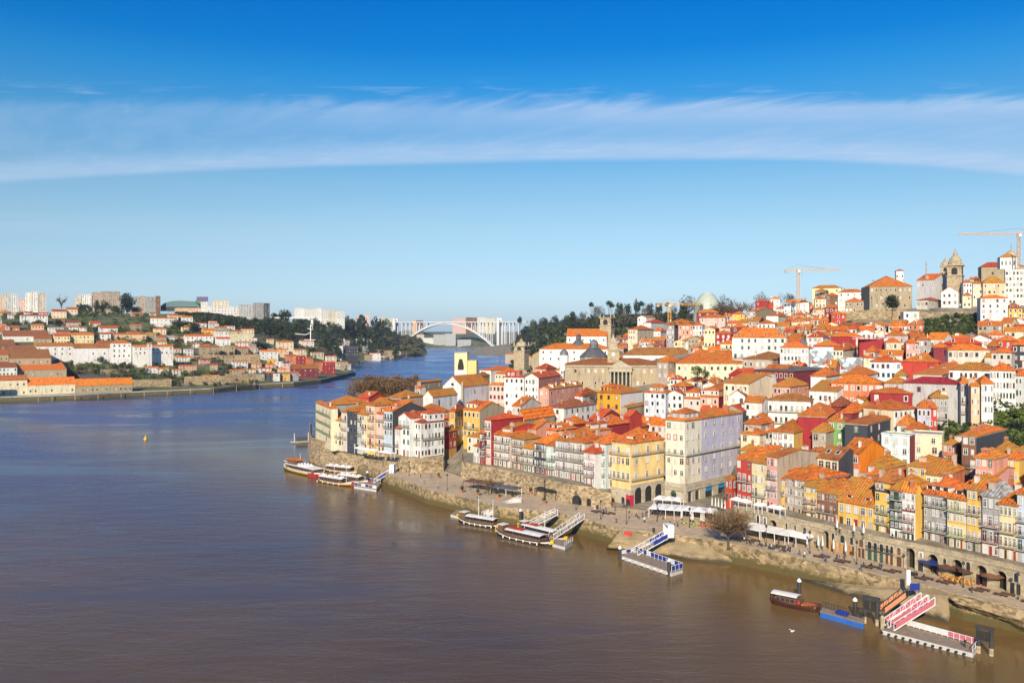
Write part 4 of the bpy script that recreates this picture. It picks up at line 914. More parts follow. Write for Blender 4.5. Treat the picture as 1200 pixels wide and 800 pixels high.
# -- second rank behind the right terrace
g5 = 'houses behind the right terrace row'
H(958, 982.5, 1007, 539, 'cr', 'b', 3, Y=255, h=11, a=52, nL=3, side='sl', rt='gable', rise=3.0, sky_=2, group=g5, fc=(.08, .09, .09))
H(988, 1008, 1036, 531, 'co', 'O', 3, Y=268, h=11.5, a=48, nL=2, side='or', rt='gable', rise=3.4, group=g5, chim=1)
H(990, 1016.5, 1050, 497, 'sl', 'o', 3, Y=305, h=11, a=40, nL=1, vis=2, nR=4, group=g5, rise=1.8, sideL='sl', fc=(.5, .3, .28))
H(1033, 1066, 1072, 511, 'mi', 'm', 3, Y=272, h=10, a=38, nL=3, vis=3, rt='flat', group=g5, side='ma')
H(1067, 1096, 1104, 511, 'cr', 'f', 3, Y=275, h=9.5, a=30, nL=2, rt='flat', group=g5, chim=0)
H(1017, 1034, 1062, 549, 'co', 'm', 2, Y=242, h=8, a=50, nL=2, nR=2, group=g5)
H(1064, 1091, 1113, 548, 'y', 'm', 3, Y=242, h=9.5, a=44, nL=4, side='co', rt='hip', rise=2.6, group=g5, rv=1)
H(1085, 1107.5, 1130, 557, 'py', 'm', 2, Y=228, h=8, a=44, nL=3, side='co', rt='hip', group=g5, rv=1)
H(1105, 1121, 1128, 521, 'co', 'm', 3, Y=258, h=8.5, a=44, nL=3, group=g5, fc=WHT)
H(1127, 1144, 1178, 511, 'br', 'o', 4, Y=248, h=12.5, a=46, nL=2, nR=0, side='sl', group=g5, vis=4, rise=2.4, chim=2, bal='1')
H(1143, 1164, 1164, 537, 'sa', 'm', 3, Y=228, h=9, a=50, nL=3, group=g5, deep=10, fc=WHT)
H(1164, 1178, 1178, 530, 'gr', 'm', 3, Y=226, h=9.5, a=50, nL=2, bal='1', group=g5, deep=12, fc=WHT)
H(1177, 1194, 1206, 538, 'y', 'o', 3, Y=218, h=9.5, a=48, nL=3, side='y', group=g5, fc=WHT)
H(1194, 1216, 1230, 528, 'pe', 'm', 3, Y=222, h=10, a=48, nL=2, group=g5)
H(1132, 1153, 1206, 572, 'pk', 'm', 2, Y=206, h=8, a=46, side='pk', rt='gable', ridge='x', rise=3.4, group=g5, nL=2)
H(1096, 1107, 1121, 572, 'pp', 'm', 2, Y=216, h=7.5, a=46, nL=2, group=g5, side='co')
H(960, 974, 995, 573, 'cm', 'm', 2, Y=243, h=7.5, a=50, nL=0, group=g5)
H(995, 1010, 1026, 569, 'be', 'k', 2, Y=240, h=7, a=50, nL=1, group=g5, rise=2)
H(1010, 1022, 1040, 556, 'co', 'o', 2, Y=248, h=7.5, a=50, nL=2, group=g5)
H(1206, 1226, 1250, 552, 'w', 'o', 3, Y=208, h=9, a=46, nL=3, nR=2, group=g5)
H(1228, 1256, 1280, 565, 'y', 'm', 3, Y=196, h=9, a=46, nL=3, nR=2, group=g5)
# -- third rank: above the lavender block and to its right
g6 = 'houses on the lower hillside'
H(700, 727, 753, 461, 'mu', 'o', 4, Y=402, h=17, a=38, nL=3, nR=0, side='w', group=g6, vis=3, fc=(.2, .12, .02), top=(.05, .5, .1, .6, 2.6, 'mu', 'o'))
H(731, 735, 757, 478, 'st', 'm', 2, Y=380, h=9, a=30, nL=0, nR=3, rt='gable', ridge='y', group=g6, rv=1)
H(676, 679, 700, 464, 'w', 'r', 3, Y=430, h=12, a=26, nL=0, nR=4, group=g6)
H(755, 780, 787, 460, 'lb', 'o', 5, Y=390, h=17, a=26, nL=4, nR=1, group=g6, vis=4, top=(.2, .9, .1, .8, 2.2, 'gr', 'o'), fc=WHT)
H(781, 800, 800, 462, 'w', 'o', 4, Y=392, h=14, a=24, nL=3, rt='gfront', group=g6, bal='1', deep=10)
H(799, 821, 821, 467, 'pp', 'o', 3, Y=392, h=13, a=24, nL=3, group=g6, deep=11, top=(.05, .95, .1, .9, 2.6, 'w', 'o'), fc=WHT)
H(820.5, 842, 866, 465, 'sa', 'o', 3, Y=386, h=13.5, a=30, nL=3, side='cm', group=g6, top=(.0, .95, .05, .95, 2.8, 'ow', 'o'), fc=WHT)
H(855, 873, 876, 464, 'w', 'b', 3, Y=372, h=12, a=28, nL=2, rt='gfront', group=g6, bal='1', rise=2.4)
H(872.5, 893, 901, 472, 'w', 'o', 3, Y=358, h=11.5, a=36, nL=3, nR=1, group=g6, bal='1', rt='gable', rise=2.2)
H(900, 936, 950, 470, 'w', 'b', 3, Y=362, h=13, a=24, nL=8, group=g6, bal='12', balc=(.4, .36, .28), rise=2.2, rv=.6, name='house')
H(945, 957, 972, 480, 'w', 'o', 2, Y=352, h=10, a=60, nL=1, rt='gfront', group=g6, nR=2)
H(868, 890, 901, 509, 'cr', 'o', 3, Y=322, h=10, a=40, nL=2, nR=1, group=g6, bal='1')
H(872, 892, 915, 497, 'be', 'o', 2, Y=334, h=9, a=40, nL=3, nR=2, group=g6, sky_=1)
H(897, 905, 914, 506, 'lg', 'o', 3, Y=312, h=9, a=46, nL=2, nR=2, group=g6)
H(868, 876, 889, 527, 'oc', 'm', 2, Y=300, h=7.5, a=46, nL=1, group=g6)
H(905, 930, 952, 507, 'w', 'o', 3, Y=306, h=9, a=36, nL=4, group=g6, side='y', vis=2)
H(935, 969, 983, 488, 'cm', 'o', 3, Y=328, h=12, a=28, nL=0, group=g6, nR=0)
H(969, 983, 989, 494, 'gn', 'o', 3, Y=318, h=10, a=28, nL=2, vis=3, group=g6, fc=WHT, side='mi')
H(952, 968, 985, 506, 'be', 'k', 2, Y=305, h=8, a=40, nL=2, group=g6)
H(1012, 1047.5, 1075, 480, 'w', 'o', 3, Y=338, h=11, a=60, nL=0, sideL='cr', nR=5, group=g6)
H(1073.5, 1075, 1091, 478, 'la', 'o', 3, Y=352, h=11, a=26, nL=0, nR=3, group=g6)
H(1088, 1090, 1098, 478, 're', 'o', 3, Y=352, h=11, a=22, nL=0, nR=2, group=g6)
H(1086, 1091, 1111, 466, 'gr', 'm', 3, Y=362, h=12, a=24, nL=1, nR=4, bal='1', group=g6)
H(972, 985, 1000, 476, 'ma', 'b', 3, Y=345, h=11, a=40, nL=0, nR=0, group=g6)
H(985, 998, 1018, 484, 'ma', 'o', 2, Y=336, h=9, a=40, nL=0, nR=1, group=g6)
H(1000, 1017, 1032, 482, 'w', 'k', 2, Y=344, h=8, a=40, nL=3, group=g6)
H(1020, 1052, 1069, 461, 'cm', 'o', 3, Y=385, h=12, a=26, nL=2, vis=1, group=g6, nR=1, fc=WHT, chim=2, rise=1.6, winh=2)
H(1059, 1096, 1124.5, 450, 'lg', 'd', 3, Y=400, h=14.5, a=34, nL=1, vis=1, nR=1, group=g6, rise=2, chim=0, rv=0)
H(1124, 1126, 1137, 449, 'lg', 'o', 4, Y=418, h=15, a=20, nL=0, nR=3, bal='12', balc=(.18, .04, .05), group=g6)
H(1137, 1138, 1148, 452, 'pe', 'o', 4, Y=425, h=15, a=20, nL=0, nR=3, group=g6)
H(1147, 1150, 1164, 449, 'w', 'o', 4, Y=432, h=15, a=18, nL=1, nR=4, group=g6, fc=(.4, .4, .38))
H(1160, 1171, 1190, 434, 'w', 'O', 4, Y=452, h=15, a=30, nL=4, nR=4, group=g6, fc=(.3, .32, .28))
H(1112, 1136, 1170, 434, 'w', 'm', 3, Y=452, h=13, a=34, nL=5, group=g6, nR=5)
H(1070, 1104, 1146, 439, 'ow', 'o', 3, Y=430, h=13, a=36, nL=0, nR=8, group=g6, sky_=2, dormR=1)
H(1190, 1200, 1216, 440, 'lg', 'o', 3, Y=440, h=13, a=30, nL=3, nR=4, group=g6)
# -- centre: behind the long row, up to the stone palace
g7 = 'houses around the white church'
H(573, 591, 592, 451, 'pp', 'm', 4, Y=440, h=17, a=26, nL=4, group=g7, vis=4, fc=(.5, .2, .2))
H(591, 614, 616, 442, 'w', 'r', 5, Y=432, h=19, a=22, nL=4, group=g7, vis=4, top=(.1, .8, .1, .8, 2.6, 'cm', 'r'), fc=(.6, .6, .58))
H(615, 631, 657, 443, 'w', 'r', 5, Y=425, h=19, a=22, nL=4, vis=4, rt='gfront', rise=2.4, side='sa', group=g7, fc=(.55, .55, .53))
H(632, 643, 683, 456, 'sa', 'm', 4, Y=412, h=16, a=30, nL=2, nR=6, rt='gfront', dormR=3, group=g7, rv=1, vis=3, bal='1')
H(645, 661, 698, 478, 'w', 'b', 3, Y=372, h=11, a=36, nL=1, nR=6, side=None, group=g7, rise=3.2, rv=0, fc=(.45, .4, .32))
H(600, 610, 634, 476, 'ow', 'o', 3, Y=388, h=11, a=36, nL=2, group=g7, rt='gable')
H(627, 640, 652, 432, 'sa', 'r', 3, Y=470, h=14, a=30, nL=2, nR=3, group=g7)
H(562, 575, 606, 434, 'w', 'O', 3, Y=520, h=14, a=36, nL=3, nR=2, group=g7)
H(580, 592, 612, 438, 'cr', 'o', 3, Y=480, h=14, a=36, nL=3, nR=3, group=g7)
H(556, 560, 574, 441, 'y', 'm', 3, Y=490, h=12, a=20, nL=0, nR=3, group=g7)
H(540, 543, 549, 456, 'ow', 'm', 2, Y=470, h=10, a=20, nL=0, nR=2, group=g7)
# -- upper right hillside, by the mural and beyond
g8 = 'houses on the upper hillside'
H(854, 874, 892, 440, 'cm', 'r', 3, Y=432, h=12, a=50, nL=2, vis=1, rt='gfront', rise=3, group=g8)
H(884, 930, 977, 435, 'ma', 's', 3, Y=452, h=13, a=48, rise=1.6, group=g8, nR=0)
H(892, 917, 935, 438, 'gr', 'o', 3, Y=430, h=12, a=36, nL=3, nR=3, group=g8, rt='gable')
H(848, 877, 917, 450, 'cr', 'm', 3, Y=410, h=13, a=42, nL=4, nR=0, group=g8, rt='gable')
H(906, 926, 948, 453, 'sa', 'm', 3, Y=398, h=12, a=40, nL=4, nR=3, group=g8, rv=1)
H(950, 968, 985, 441, 'mi', 'o', 3, Y=418, h=13, a=36, nL=0, nR=2, group=g8)
H(974, 1010, 1032, 449, 'co', 'O', 3, Y=400, h=13, a=30, nL=5, nR=3, group=g8, bal='1', vis=2)
H(985, 1008, 1030, 441, 'w', 'O', 3, Y=418, h=13, a=34, nL=6, group=g8, fc=(.2, .2, .2))
H(948, 981, 1010, 459, 'w', 'k', 2, Y=385, h=11, a=40, nL=6, group=g8, rt='gable')
H(1000, 1012, 1020, 469, 'w', 'o', 2, Y=370, h=9, a=40, nL=1, rt='gfront', group=g8)
H(914, 936, 947.5, 407, 'w', 'o', 4, Y=482, h=15, a=24, nL=5, nR=3, vis=3, group=g8, fc=(.4, .4, .38))
H(870, 905, 930, 421, 'be', 'b', 2, Y=455, h=11, a=34, nL=5, group=g8)
H(858, 908, 921, 395, 'w', 'o', 4, Y=560, h=16, a=18, nL=8, vis=3, group=g8, dorm=4, rise=5, bal='1', fc=(.4, .42, .42))
H(973, 1000, 1003, 394, 'cm', 'o', 3, Y=545, h=12, a=20, nL=0, vis=1, group=g8)
H(953, 977, 985, 405, 're', 'o', 3, Y=512, h=12, a=24, nL=4, vis=1, group=g8)
H(1007, 1034, 1036, 398, 'cm', 'f', 3, Y=505, h=12, a=18, nL=0, group=g8, rt='flat')
H(1038, 1050, 1056, 401, 'cr', 'o', 3, Y=500, h=12, a=20, nL=4, vis=2, group=g8, fc=(.15, .12, .1))
H(976, 988, 1008, 410, 'cr', 'o', 3, Y=500, h=11, a=30, nL=3, nR=3, group=g8)
H(1039, 1062, 1064, 393, 'lg', 'o', 3, Y=528, h=12, a=20, nL=0, group=g8)
H(1062, 1074, 1076, 402, 'pk', 'o', 3, Y=505, h=12, a=20, nL=4, group=g8, vis=2)
H(1074, 1089, 1091, 398, 'gr', 'o', 3, Y=515, h=12, a=20, nL=4, group=g8, vis=2, fc=WHT)
H(1094, 1110, 1112, 407, 'ma', 'o', 3, Y=495, h=11, a=24, nL=0, group=g8)
H(1111, 1157, 1160, 410, 'ow', 'O', 2, Y=490, h=9, a=12, nL=8, vis=2, group=g8, fc=(.2, .18, .17))
H(1056, 1084, 1100, 424, 're', 'o', 3, Y=455, h=12, a=30, nL=0, group=g8, nR=0)
H(1106, 1125, 1150, 402, 'cm', 'r', 3, Y=520, h=11, a=30, nL=2, group=g8, dorm=2)
H(1168, 1180, 1195, 399, 're', 'o', 3, Y=515, h=11, a=26, nL=3, group=g8)
H(1150, 1162, 1186, 413, 'ow', 'o', 3, Y=495, h=12, a=36, nL=3, group=g8)
H(1176, 1186, 1210, 404, 'sl', 'O', 3, Y=500, h=12, a=36, nL=3, group=g8, fc=WHT)
H(1020, 1036, 1056, 424, 'w', 'r', 3, Y=462, h=12, a=24, nL=3, nR=3, group=g8, fc=(.2, .3, .45))
H(1012, 1018, 1024, 419, 'cr', 'o', 3, Y=470, h=11, a=20, nL=2, group=g8)
H(985, 1007, 1013, 395, 'w', 'O', 3, Y=535, h=10, a=20, nL=4, group=g8)
H(1036, 1050, 1062, 449, 'lg', 'm', 2, Y=415, h=10, a=30, nL=0, group=g8)
H(1048, 1060, 1062, 440, 'ow', 'm', 2, Y=430, h=10, a=30, nL=2, group=g8, rv=1)
# row below the skyline (px 780-1000)
H(781, 790, 795, 381, 'gr', 'b', 5, Y=640, h=18, a=20, nL=3, vis=4, group=g8)
H(795, 811, 812, 381, 'sa', 'o', 5, Y=640, h=18, a=16, nL=4, vis=4, group=g8, bal='2')
H(811, 822.5, 823, 381, 'w', 'o', 5, Y=640, h=19, a=16, nL=3, vis=4, group=g8, fc=(.35, .33, .3))
H(825, 836, 838, 386, 'py', 'o', 5, Y=632, h=19, a=16, nL=3, vis=4, rt='gfront', group=g8, bal='2')
H(838, 855, 857, 391, 'cm', 'o', 3, Y=600, h=12, a=20, nL=3, group=g8)
H(857, 872, 876, 383, 'ma', 'o', 3, Y=640, h=12, a=20, nL=2, group=g8)
H(816, 832, 842, 366, 'ma', 'm', 3, Y=745, h=12, a=20, nL=3, group=g8)
H(836, 850, 866, 361, 're', 'm', 3, Y=770, h=12, a=24, nL=3, group=g8)
H(820, 838, 850, 372, 'pp', 'o', 3, Y=720, h=12, a=20, nL=4, group=g8)
H(858, 868, 873, 368, 'y', 'o', 3, Y=710, h=11, a=18, nL=2, group=g8)
H(876, 885, 912, 365, 'lg', 'O', 4, Y=690, h=16, a=34, nL=3, side='st', rt='gable', rise=4, group=g8)
H(885, 893, 900, 353, 'cm', 'r', 3, Y=760, h=13, a=20, nL=2, group=g8)
H(893, 903, 906, 355, 're', 'o', 3, Y=765, h=14, a=18, nL=0, group=g8)
H(903, 912, 914, 350, 'w', 'O', 3, Y=775, h=14, a=18, nL=2, group=g8)
H(919, 932, 948, 354, 'w', 'O', 3, Y=730, h=15, a=24, nL=4, nR=4, group=g8)
H(948, 955, 970, 341, 'st', 'm', 5, Y=720, h=19, a=24, nL=2, nR=3, group=g8, bal='2')
H(955, 966, 968, 350, 'cr', 'o', 5, Y=690, h=18, a=16, nL=3, vis=4, group=g8)
H(968, 976, 982, 346, 'br', 'o', 4, Y=700, h=17, a=20, nL=2, nR=1, group=g8)
H(967, 980, 982, 360, 'ma', 'o', 3, Y=650, h=12, a=18, nL=3, group=g8)
H(974, 990, 991, 368, 're', 'o', 3, Y=625, h=11, a=16, nL=3, group=g8)
H(982, 1000, 1013, 342, 'w', 'o', 4, Y=700, h=17, a=22, nL=4, group=g8, side='re', fc=(.5, .55, .56))
H(952, 966, 986, 337, 'py', 'm', 3, Y=780, h=15, a=24, nL=3, group=g8)
H(990, 1000, 1012, 353, 'st', 'o', 3, Y=635, h=12, a=24, nL=3, nR=2, group=g8)
H(898, 912, 926, 370, 'cr', 'o', 3, Y=640, h=12, a=30, nL=0, group=g8, sideL='w')
H(888, 900, 908, 379, 'w', 'o', 3, Y=610, h=11, a=24, nL=4, group=g8)
H(747, 757, 768, 372, 'w', 'm', 3, Y=700, h=14, a=36, nL=2, rt='gfront', group=g8, nR=2)
H(736, 747, 766, 386, 'cr', 'o', 3, Y=690, h=13, a=30, nL=4, nR=3, group=g8)
H(766, 774, 781, 388, 'w', 'o', 3, Y=680, h=14, a=24, nL=2, nR=2, group=g8)
H(755, 763, 780, 378, 'w', 'r', 3, Y=790, h=13, a=30, nL=2, group=g8)
H(782, 795, 815, 378, 'oc', 'o', 3, Y=740, h=12, a=36, nL=3, group=g8)
H(1195, 1204, 1215, 366, 'y', 'b', 3, Y=560, h=12, a=20, nL=3, group=g8)
# ================================================================== landmarks
def part_at(rec, name, mb, col=None, parent=None): return mb.build(name, parent or rec['root'], col=col)
def roofpart(rec):
    return next(o for o in rec['root'].children if o.name.startswith('roof'))
# ---- stone palace with portico and clock tower
b = H(662, 782, 784, 428, 'st', 'b', 3, Y=520, h=22, a=6, nL=15, vis=3, deep=34, rise=3.6, group='landmarks', lab='long granite palace with columned portico, pediment and clock tower, its roof rusty red', chim=0, name='palace', cat='palace', fc=(.6, .52, .4), near=False, fixed=True, doors=False)
x0, x1, y0, h = b['x0'], b['x1'], b['y0'], b['h']; W = x1-x0
xa, xb = x0+W*.44, x0+W*.63
mb = MB(); mb.box(xa-1, xb+1, y0-3.0, y0-.01, h-4, h-1.6, 'pale_granite'); mb.poly([(xa-1.6, y0-3.4, h-1.6), (xb+1.6, y0-3.4, h-1.6), ((xa+xb)/2, y0-3.4, h+3), (xa-1.6, y0+4, h-1.6), (xb+1.6, y0+4, h-1.6), ((xa+xb)/2, y0+4, h+3)], [(0, 1, 2), (0, 2, 5, 3), (1, 4, 5, 2), (3, 5, 4), (0, 3, 4, 1)], 'pale_granite'); part_at(b, 'pediment', mb)
for i in range(6):
    mb = MB(); x = xa+(xb-xa)*i/5; mb.lathe([(.75, 6.5), (.6, 7.2), (.5, h-4.5), (.75, h-4)], 'pale_granite', 10, (x, y0-2.3, 0)); part_at(b, 'column', mb)
mb = MB(); mb.box(xa-1, xb+1, y0-3.2, y0-.01, 0, 6.5, 'granite'); part_at(b, 'portico_base', mb)
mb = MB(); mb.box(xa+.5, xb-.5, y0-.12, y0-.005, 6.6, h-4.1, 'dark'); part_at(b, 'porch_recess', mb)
mb = MB(); mb.box(x0-.5, x1+.5, y0-.6, y0-.004, h-.9, h-.15, 'pale_granite'); mb.box(x0-.2, x1+.2, y0-.35, y0-.004, 7, 7.5, 'pale_granite'); part_at(b, 'cornice', mb)
tx = x0+W*.47; tz = h
mb = MB(); mb.box(tx-3.6, tx+3.6, y0+6, y0+13, tz-1, tz+9, 'granite'); mb.box(tx-4.1, tx+4.1, y0+5.5, y0+13.5, tz+9.003, tz+9.8, 'pale_granite'); mb.box(tx-2.6, tx+2.6, y0+7, y0+12, tz+9.8, tz+14, 'granite'); mb.lathe([(2.9, 14.0), (2.2, 15.4), (1.0, 16.4), (.5, 17.6), (.15, 19)], 'pale_granite', 8, (tx, y0+9.5, tz)); t_ = part_at(b, 'clock_tower', mb)
mb = MB(); mb.lathe([(1.1, 0), (1.1, .1)], 'white', 14); o = mb.build('clock_face', t_, (tx, y0+5.99, tz+6.5)); o.rotation_euler = (R(90), 0, 0)
# ---- lead-covered octagon and its lantern, small lead dome
def lathe_thing(name, px, py_base, Y, prof, mat, label, cat, n=16, parts=()):
    p = P(px, py_base, Y); r = empty(name, p); mb = MB(); mb.lathe(prof, mat, n); mb.build(name+'_body' if not parts else 'roof', r)
    for nm, pr, m in parts: q = MB(); q.lathe(pr, m, n); q.build(nm, r)
    return tag(r, label, cat)
lathe_thing('domed_hall', 696, 418, 575, [(10, 0), (9.6, .5), (3.2, 6.4)], 'slate_roof', 'dark low octagonal roof with a lantern dome, behind the granite palace', 'hall', 8, (('drum', [(9.6, -16), (9.6, 0)], 'granite'), ('lantern', [(2.9, 6), (2.9, 8.0), (3.1, 8.2), (2.6, 10), (1.5, 11.2), (.2, 11.9)], 'dome_lead')))
lathe_thing('domed_chapel', 661, 416, 560, [(2.9, 0), (2.7, 1.6), (1.9, 3), (.8, 3.8), (.1, 4.4)], 'dome_lead', 'small grey round dome beside the dark octagonal roof', 'chapel', 14, (('drum', [(3, -10), (3, 0)], 'white'),))
# ---- convent ranges behind the palace
H(625, 632, 714, 409, 'w', 'O', 3, Y=640, h=15, a=10, nR=9, group='landmarks', lab='long white convent range with bright orange roof, left behind the dark octagonal roof', rise=4, ridge='y', chim=0, name='convent', cat='convent', deep=20, fixed=True, Ldef=16, nL=0)
lathe_thing('cupola', 678, 405, 655, [(6, 0), (5.4, .6), (2.0, 4.6), (1.9, 7.6), (2.2, 7.8), (.1, 9.2)], 'slate_roof', 'white octagonal cupola with arched windows and grey tiled cap', 'cupola', 8, (('drum', [(5.4, -16), (5.4, 0)], 'white'),))
H(660, 664, 711, 394, 'w', 'o', 3, Y=690, h=18, a=10, nR=6, ridge='y', rise=6, group='landmarks', rt='gable', lab='tall white church nave with steep rusty roof next to the twin-pinnacled bell tower', chim=0, name='church', cat='church', fixed=True, Ldef=16, nL=0, rv=.5)
def bell_tower(px, pyb, pyt, Y, wd, label, dome=True, mat='granite', rz=-R(25)):
    z0 = HC+(HY-pyb)/FL*Y; z1 = HC+(HY-pyt)/FL*Y; h = z1-z0; r = empty('bell_tower', ((px-600)/FL*Y, Y, z0), rz); s = wd/2
    bh = h*.60 if dome else h*.84
    mb = MB(); mb.box(-s, s, -s, s, -8, bh*.62, mat); mb.box(-s*.94, s*.94, -s*.94, s*.94, bh*.62+.5, bh, mat); mb.build('shaft', r)
    mb = MB(); mb.box(-s*1.14, s*1.14, -s*1.14, s*1.14, bh*.62, bh*.62+.5, 'pale_granite'); mb.box(-s*1.16, s*1.16, -s*1.16, s*1.16, bh+.003, bh+.6, 'pale_granite'); mb.build('cornice', r)
    for k in range(4):
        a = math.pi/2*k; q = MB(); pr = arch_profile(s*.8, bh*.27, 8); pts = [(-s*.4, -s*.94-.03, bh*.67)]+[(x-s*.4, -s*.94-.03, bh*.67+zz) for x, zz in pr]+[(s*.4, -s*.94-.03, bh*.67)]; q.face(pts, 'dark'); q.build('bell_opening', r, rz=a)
        q = MB(); q.lathe([(.5, 0), (.35, .5), (.42, .9), (.1, 2.6)], 'pale_granite', 6, (s*.95*(1 if k in (0, 1) else -1), s*.95*(1 if k in (0, 3) else -1), bh+.6)); q.build('pinnacle', r)
    if dome:
        dh = h-bh-.6; q = MB(); q.lathe([(s*.98, 0), (s*.95, dh*.16), (s*.82, dh*.34), (s*.55, dh*.5), (s*.3, dh*.58), (s*.32, dh*.72), (s*.12, dh*.8), (.1, dh)], 'granite', 10, (0, 0, bh+.6)); q.build('dome', r)
    return tag(r, label, 'bell tower')
bell_tower(711.5, 397, 368, 700, 9.5, 'square granite bell tower with corner pinnacles beside the white church nave', False)
H(728, 730, 816, 416, 'w', 'b', 2, Y=610, h=13, a=6, nR=10, ridge='y', rise=5, group='landmarks', lab='very long white building under a rusty brown roof, right behind the granite palace', chim=0, fixed=True, Ldef=18, nL=0, rv=.6)
H(770, 783, 798, 424, 'be', 'o', 3, Y=530, h=16, a=40, nL=2, nR=2, group='landmarks', lab='beige block with a pyramid orange roof at the right end of the granite palace', chim=0, rise=4)
H(792, 905, 908, 426, 'cr', 'o', 3, Y=478, h=17, a=8, nL=15, vis=2, deep=24, group='landmarks', lab='long pale yellow palace with tall windows and orange hipped roofs, right of the granite palace', rise=6, chim=1, name='palace', cat='palace', fixed=True, fc=(.36, .32, .25))
# ---- stone church with gabled front
H(612, 624, 627, 419, 'st', 'o', 2, Y=500, h=13, a=20, nL=0, group='landmarks', rt='gfront', lab='small stone gable left of the round-windowed stone church', chim=0)
c_ = H(624, 647, 661, 416, 'st', 'o', 2, Y=508, h=17, a=20, nL=0, rt='gfront', rise=4.2, group='landmarks', lab='bare stone church front with a shallow gable and round window', chim=0, name='church', cat='church', deep=26)
mb = MB(); mb.lathe([(1.6, 0), (1.6, .1)], 'dark_glass', 14); o = mb.build('round_window', c_['root'], (0, c_['y0']-.02, c_['h']-1)); o.rotation_euler = (R(90), 0, 0)
H(592, 604, 632, 415, 'be', 'O', 2, Y=540, h=13, a=26, nL=2, group='landmarks', rise=4, lab='beige hall under a wide bright orange roof, left behind the stone church')
bell_tower(611, 420, 396, 600, 8, 'squat mossy stone belfry with a rounded cap above the stone church', True)
# ---- white church of the riverside and its chapel
wc_ = H(519, 542, 573, 453, 'w', 'm', 3, Y=425, h=19, a=30, nL=0, nR=1, vis=1, rt='gfront', rise=5.0, group='landmarks', lab='big plain white church with a steep gabled front and mossy brown roof', chim=0, name='church', cat='church', rv=1, fixed=True)
mb = MB(); mb.box(wc_['x1']-.9, wc_['x1']+.25, wc_['y0']-.25, wc_['y0']+.9, 0, wc_['h']+.2, 'pale_granite'); mb.lathe([(.5, 0), (.6, .8), (.1, 2.4)], 'pale_granite', 6, (wc_['x1']-.3, wc_['y0']+.3, wc_['h']+.2)); mb.build('corner_pilaster', wc_['root'])
mb = MB(); mb.lathe([(.8, 0), (.8, .1)], 'dark_glass', 12); o = mb.build('round_window', wc_['root'], (0, wc_['y0']-.02, wc_['h']+1)); o.rotation_euler = (R(90), 0, 0)
H(496, 507, 536, 465, 'w', 'm', 2, Y=395, h=12.5, a=30, nL=1, nR=2, vis=1, rt='gfront', rise=2.8, group='landmarks', lab='low white chapel with a mossy yellow roof in front of the big white church', chim=0, name='chapel', cat='chapel', rv=1, fixed=True, fc=(.15, .14, .13), winh=3)
# ---- yellow block with the caped emblem
Yb = 560; z0 = HC+(HY-446)/FL*Yb
r = empty('advertising_building', ((540-600)/FL*Yb, Yb, z0-10), -R(8)); w2 = 15/FL*Yb
hb = HC+(HY-414)/FL*Yb-z0+10
mb = MB(); mb.box(-w2/2, w2/2, 0, 8, -6, hb, 'paint'); mb.build('wall', r, col=(.80, .66, .32))
mb = MB(); mb.box(-w2/2-.1, w2/2+.1, -.1, 8.1, hb+.002, hb+.8, 'concrete'); mb.build('roof', r)
mb = MB(); mb.box(-w2/2+.2, w2/2-.2, -.12, -.005, 12.6, 16.6, 'white'); bd = mb.build('sign_band', r)
mb = MB(); mb.box(w2/2+.003, w2/2+6, 1, 8, -6, hb-4.6, 'paint'); mb.build('annexe', r, col=(.76, .55, .2))
mb = MB(); mb.poly([(x, -.1, z+3.9) for x, z in ((-1.9, 13.2), (1.9, 13.2), (2.1, 15.5), (1.3, 19.3), (.8, 20.4), (-.8, 20.4), (-1.3, 19.3), (-2.1, 15.5))], [(0, 1, 2, 3, 4, 5, 6, 7)], 'dark'); mb.build('emblem', r)
def text(s, parent, loc, size, mat, rot=(R(90), 0, 0), name='lettering', ext=.01):
    c = D.curves.new('t', 'FONT'); c.body = s; c.size = size; c.align_x = 'CENTER'; c.extrude = ext; c.resolution_u = 2
    o = D.objects.new('tmp', c); COL.objects.link(o); dg = bpy.context.evaluated_depsgraph_get(); me = D.meshes.new_from_object(o.evaluated_get(dg)); D.objects.remove(o); D.curves.remove(c)
    me.materials.clear(); me.materials.append(MATS[mat]); q = put(name, me, parent, loc); q.rotation_euler = rot; return q
text('SANDEMAN', bd, (0, -.14, 13.6), 1.45, 'dark')
tag(r, 'yellow block with a dark cloak emblem above a lettered white band, near the river bend', 'building')
# ---- the hilltop church and convent
gT = 'landmarks'
H(1016, 1019, 1069, 335, 'st', 'o', 3, Y=622, h=17, a=12, nR=9, vis=3, ridge='y', rise=8.5, group=gT, lab='large stone convent with a wide orange roof, behind the round dark tree', sky_=4, chim=0, fixed=True, Ldef=32, nL=2, name='convent', cat='convent', fc=(.45, .4, .32))
cv = H(1074, 1094, 1114, 328, 'lg', 'O', 3, Y=632, h=21, a=40, nL=4, rt='gfront', ridge='x', rise=6, vis=1, side='w', group=gT, lab='hilltop church with an orange roof and broad white gable beside the domed bell tower', chim=0, name='church', cat='church', fixed=True)
H(1098, 1103, 1123, 342, 'w', 'r', 3, Y=606, h=15, a=30, nR=3, rt='gable', ridge='x', rise=4, group=gT, lab='white gabled annexe below the domed bell tower', chim=0, fixed=True, nL=0, fc=(.1, .1, .1))
H(1074, 1088, 1107, 351.5, 'ow', 'r', 2, Y=600, h=10, a=40, nL=3, nR=2, group=gT, lab='low white house with a red hipped roof at the foot of the hilltop church', chim=0, fixed=True, rise=2.6, fc=(.12, .11, .1))
H(1123, 1128, 1138, 346, 'cr', 'm', 3, Y=604, h=13, a=30, nR=2, group=gT, chim=0, fixed=True, nL=1)
bell_tower(1119.5, 343, 291, 640, 10, 'granite hilltop bell tower with a rounded dome and clock', True, rz=-R(35))
bell_tower(1107.5, 330, 301, 668, 6, 'thin pale spire rising behind the domed hilltop bell tower', True)
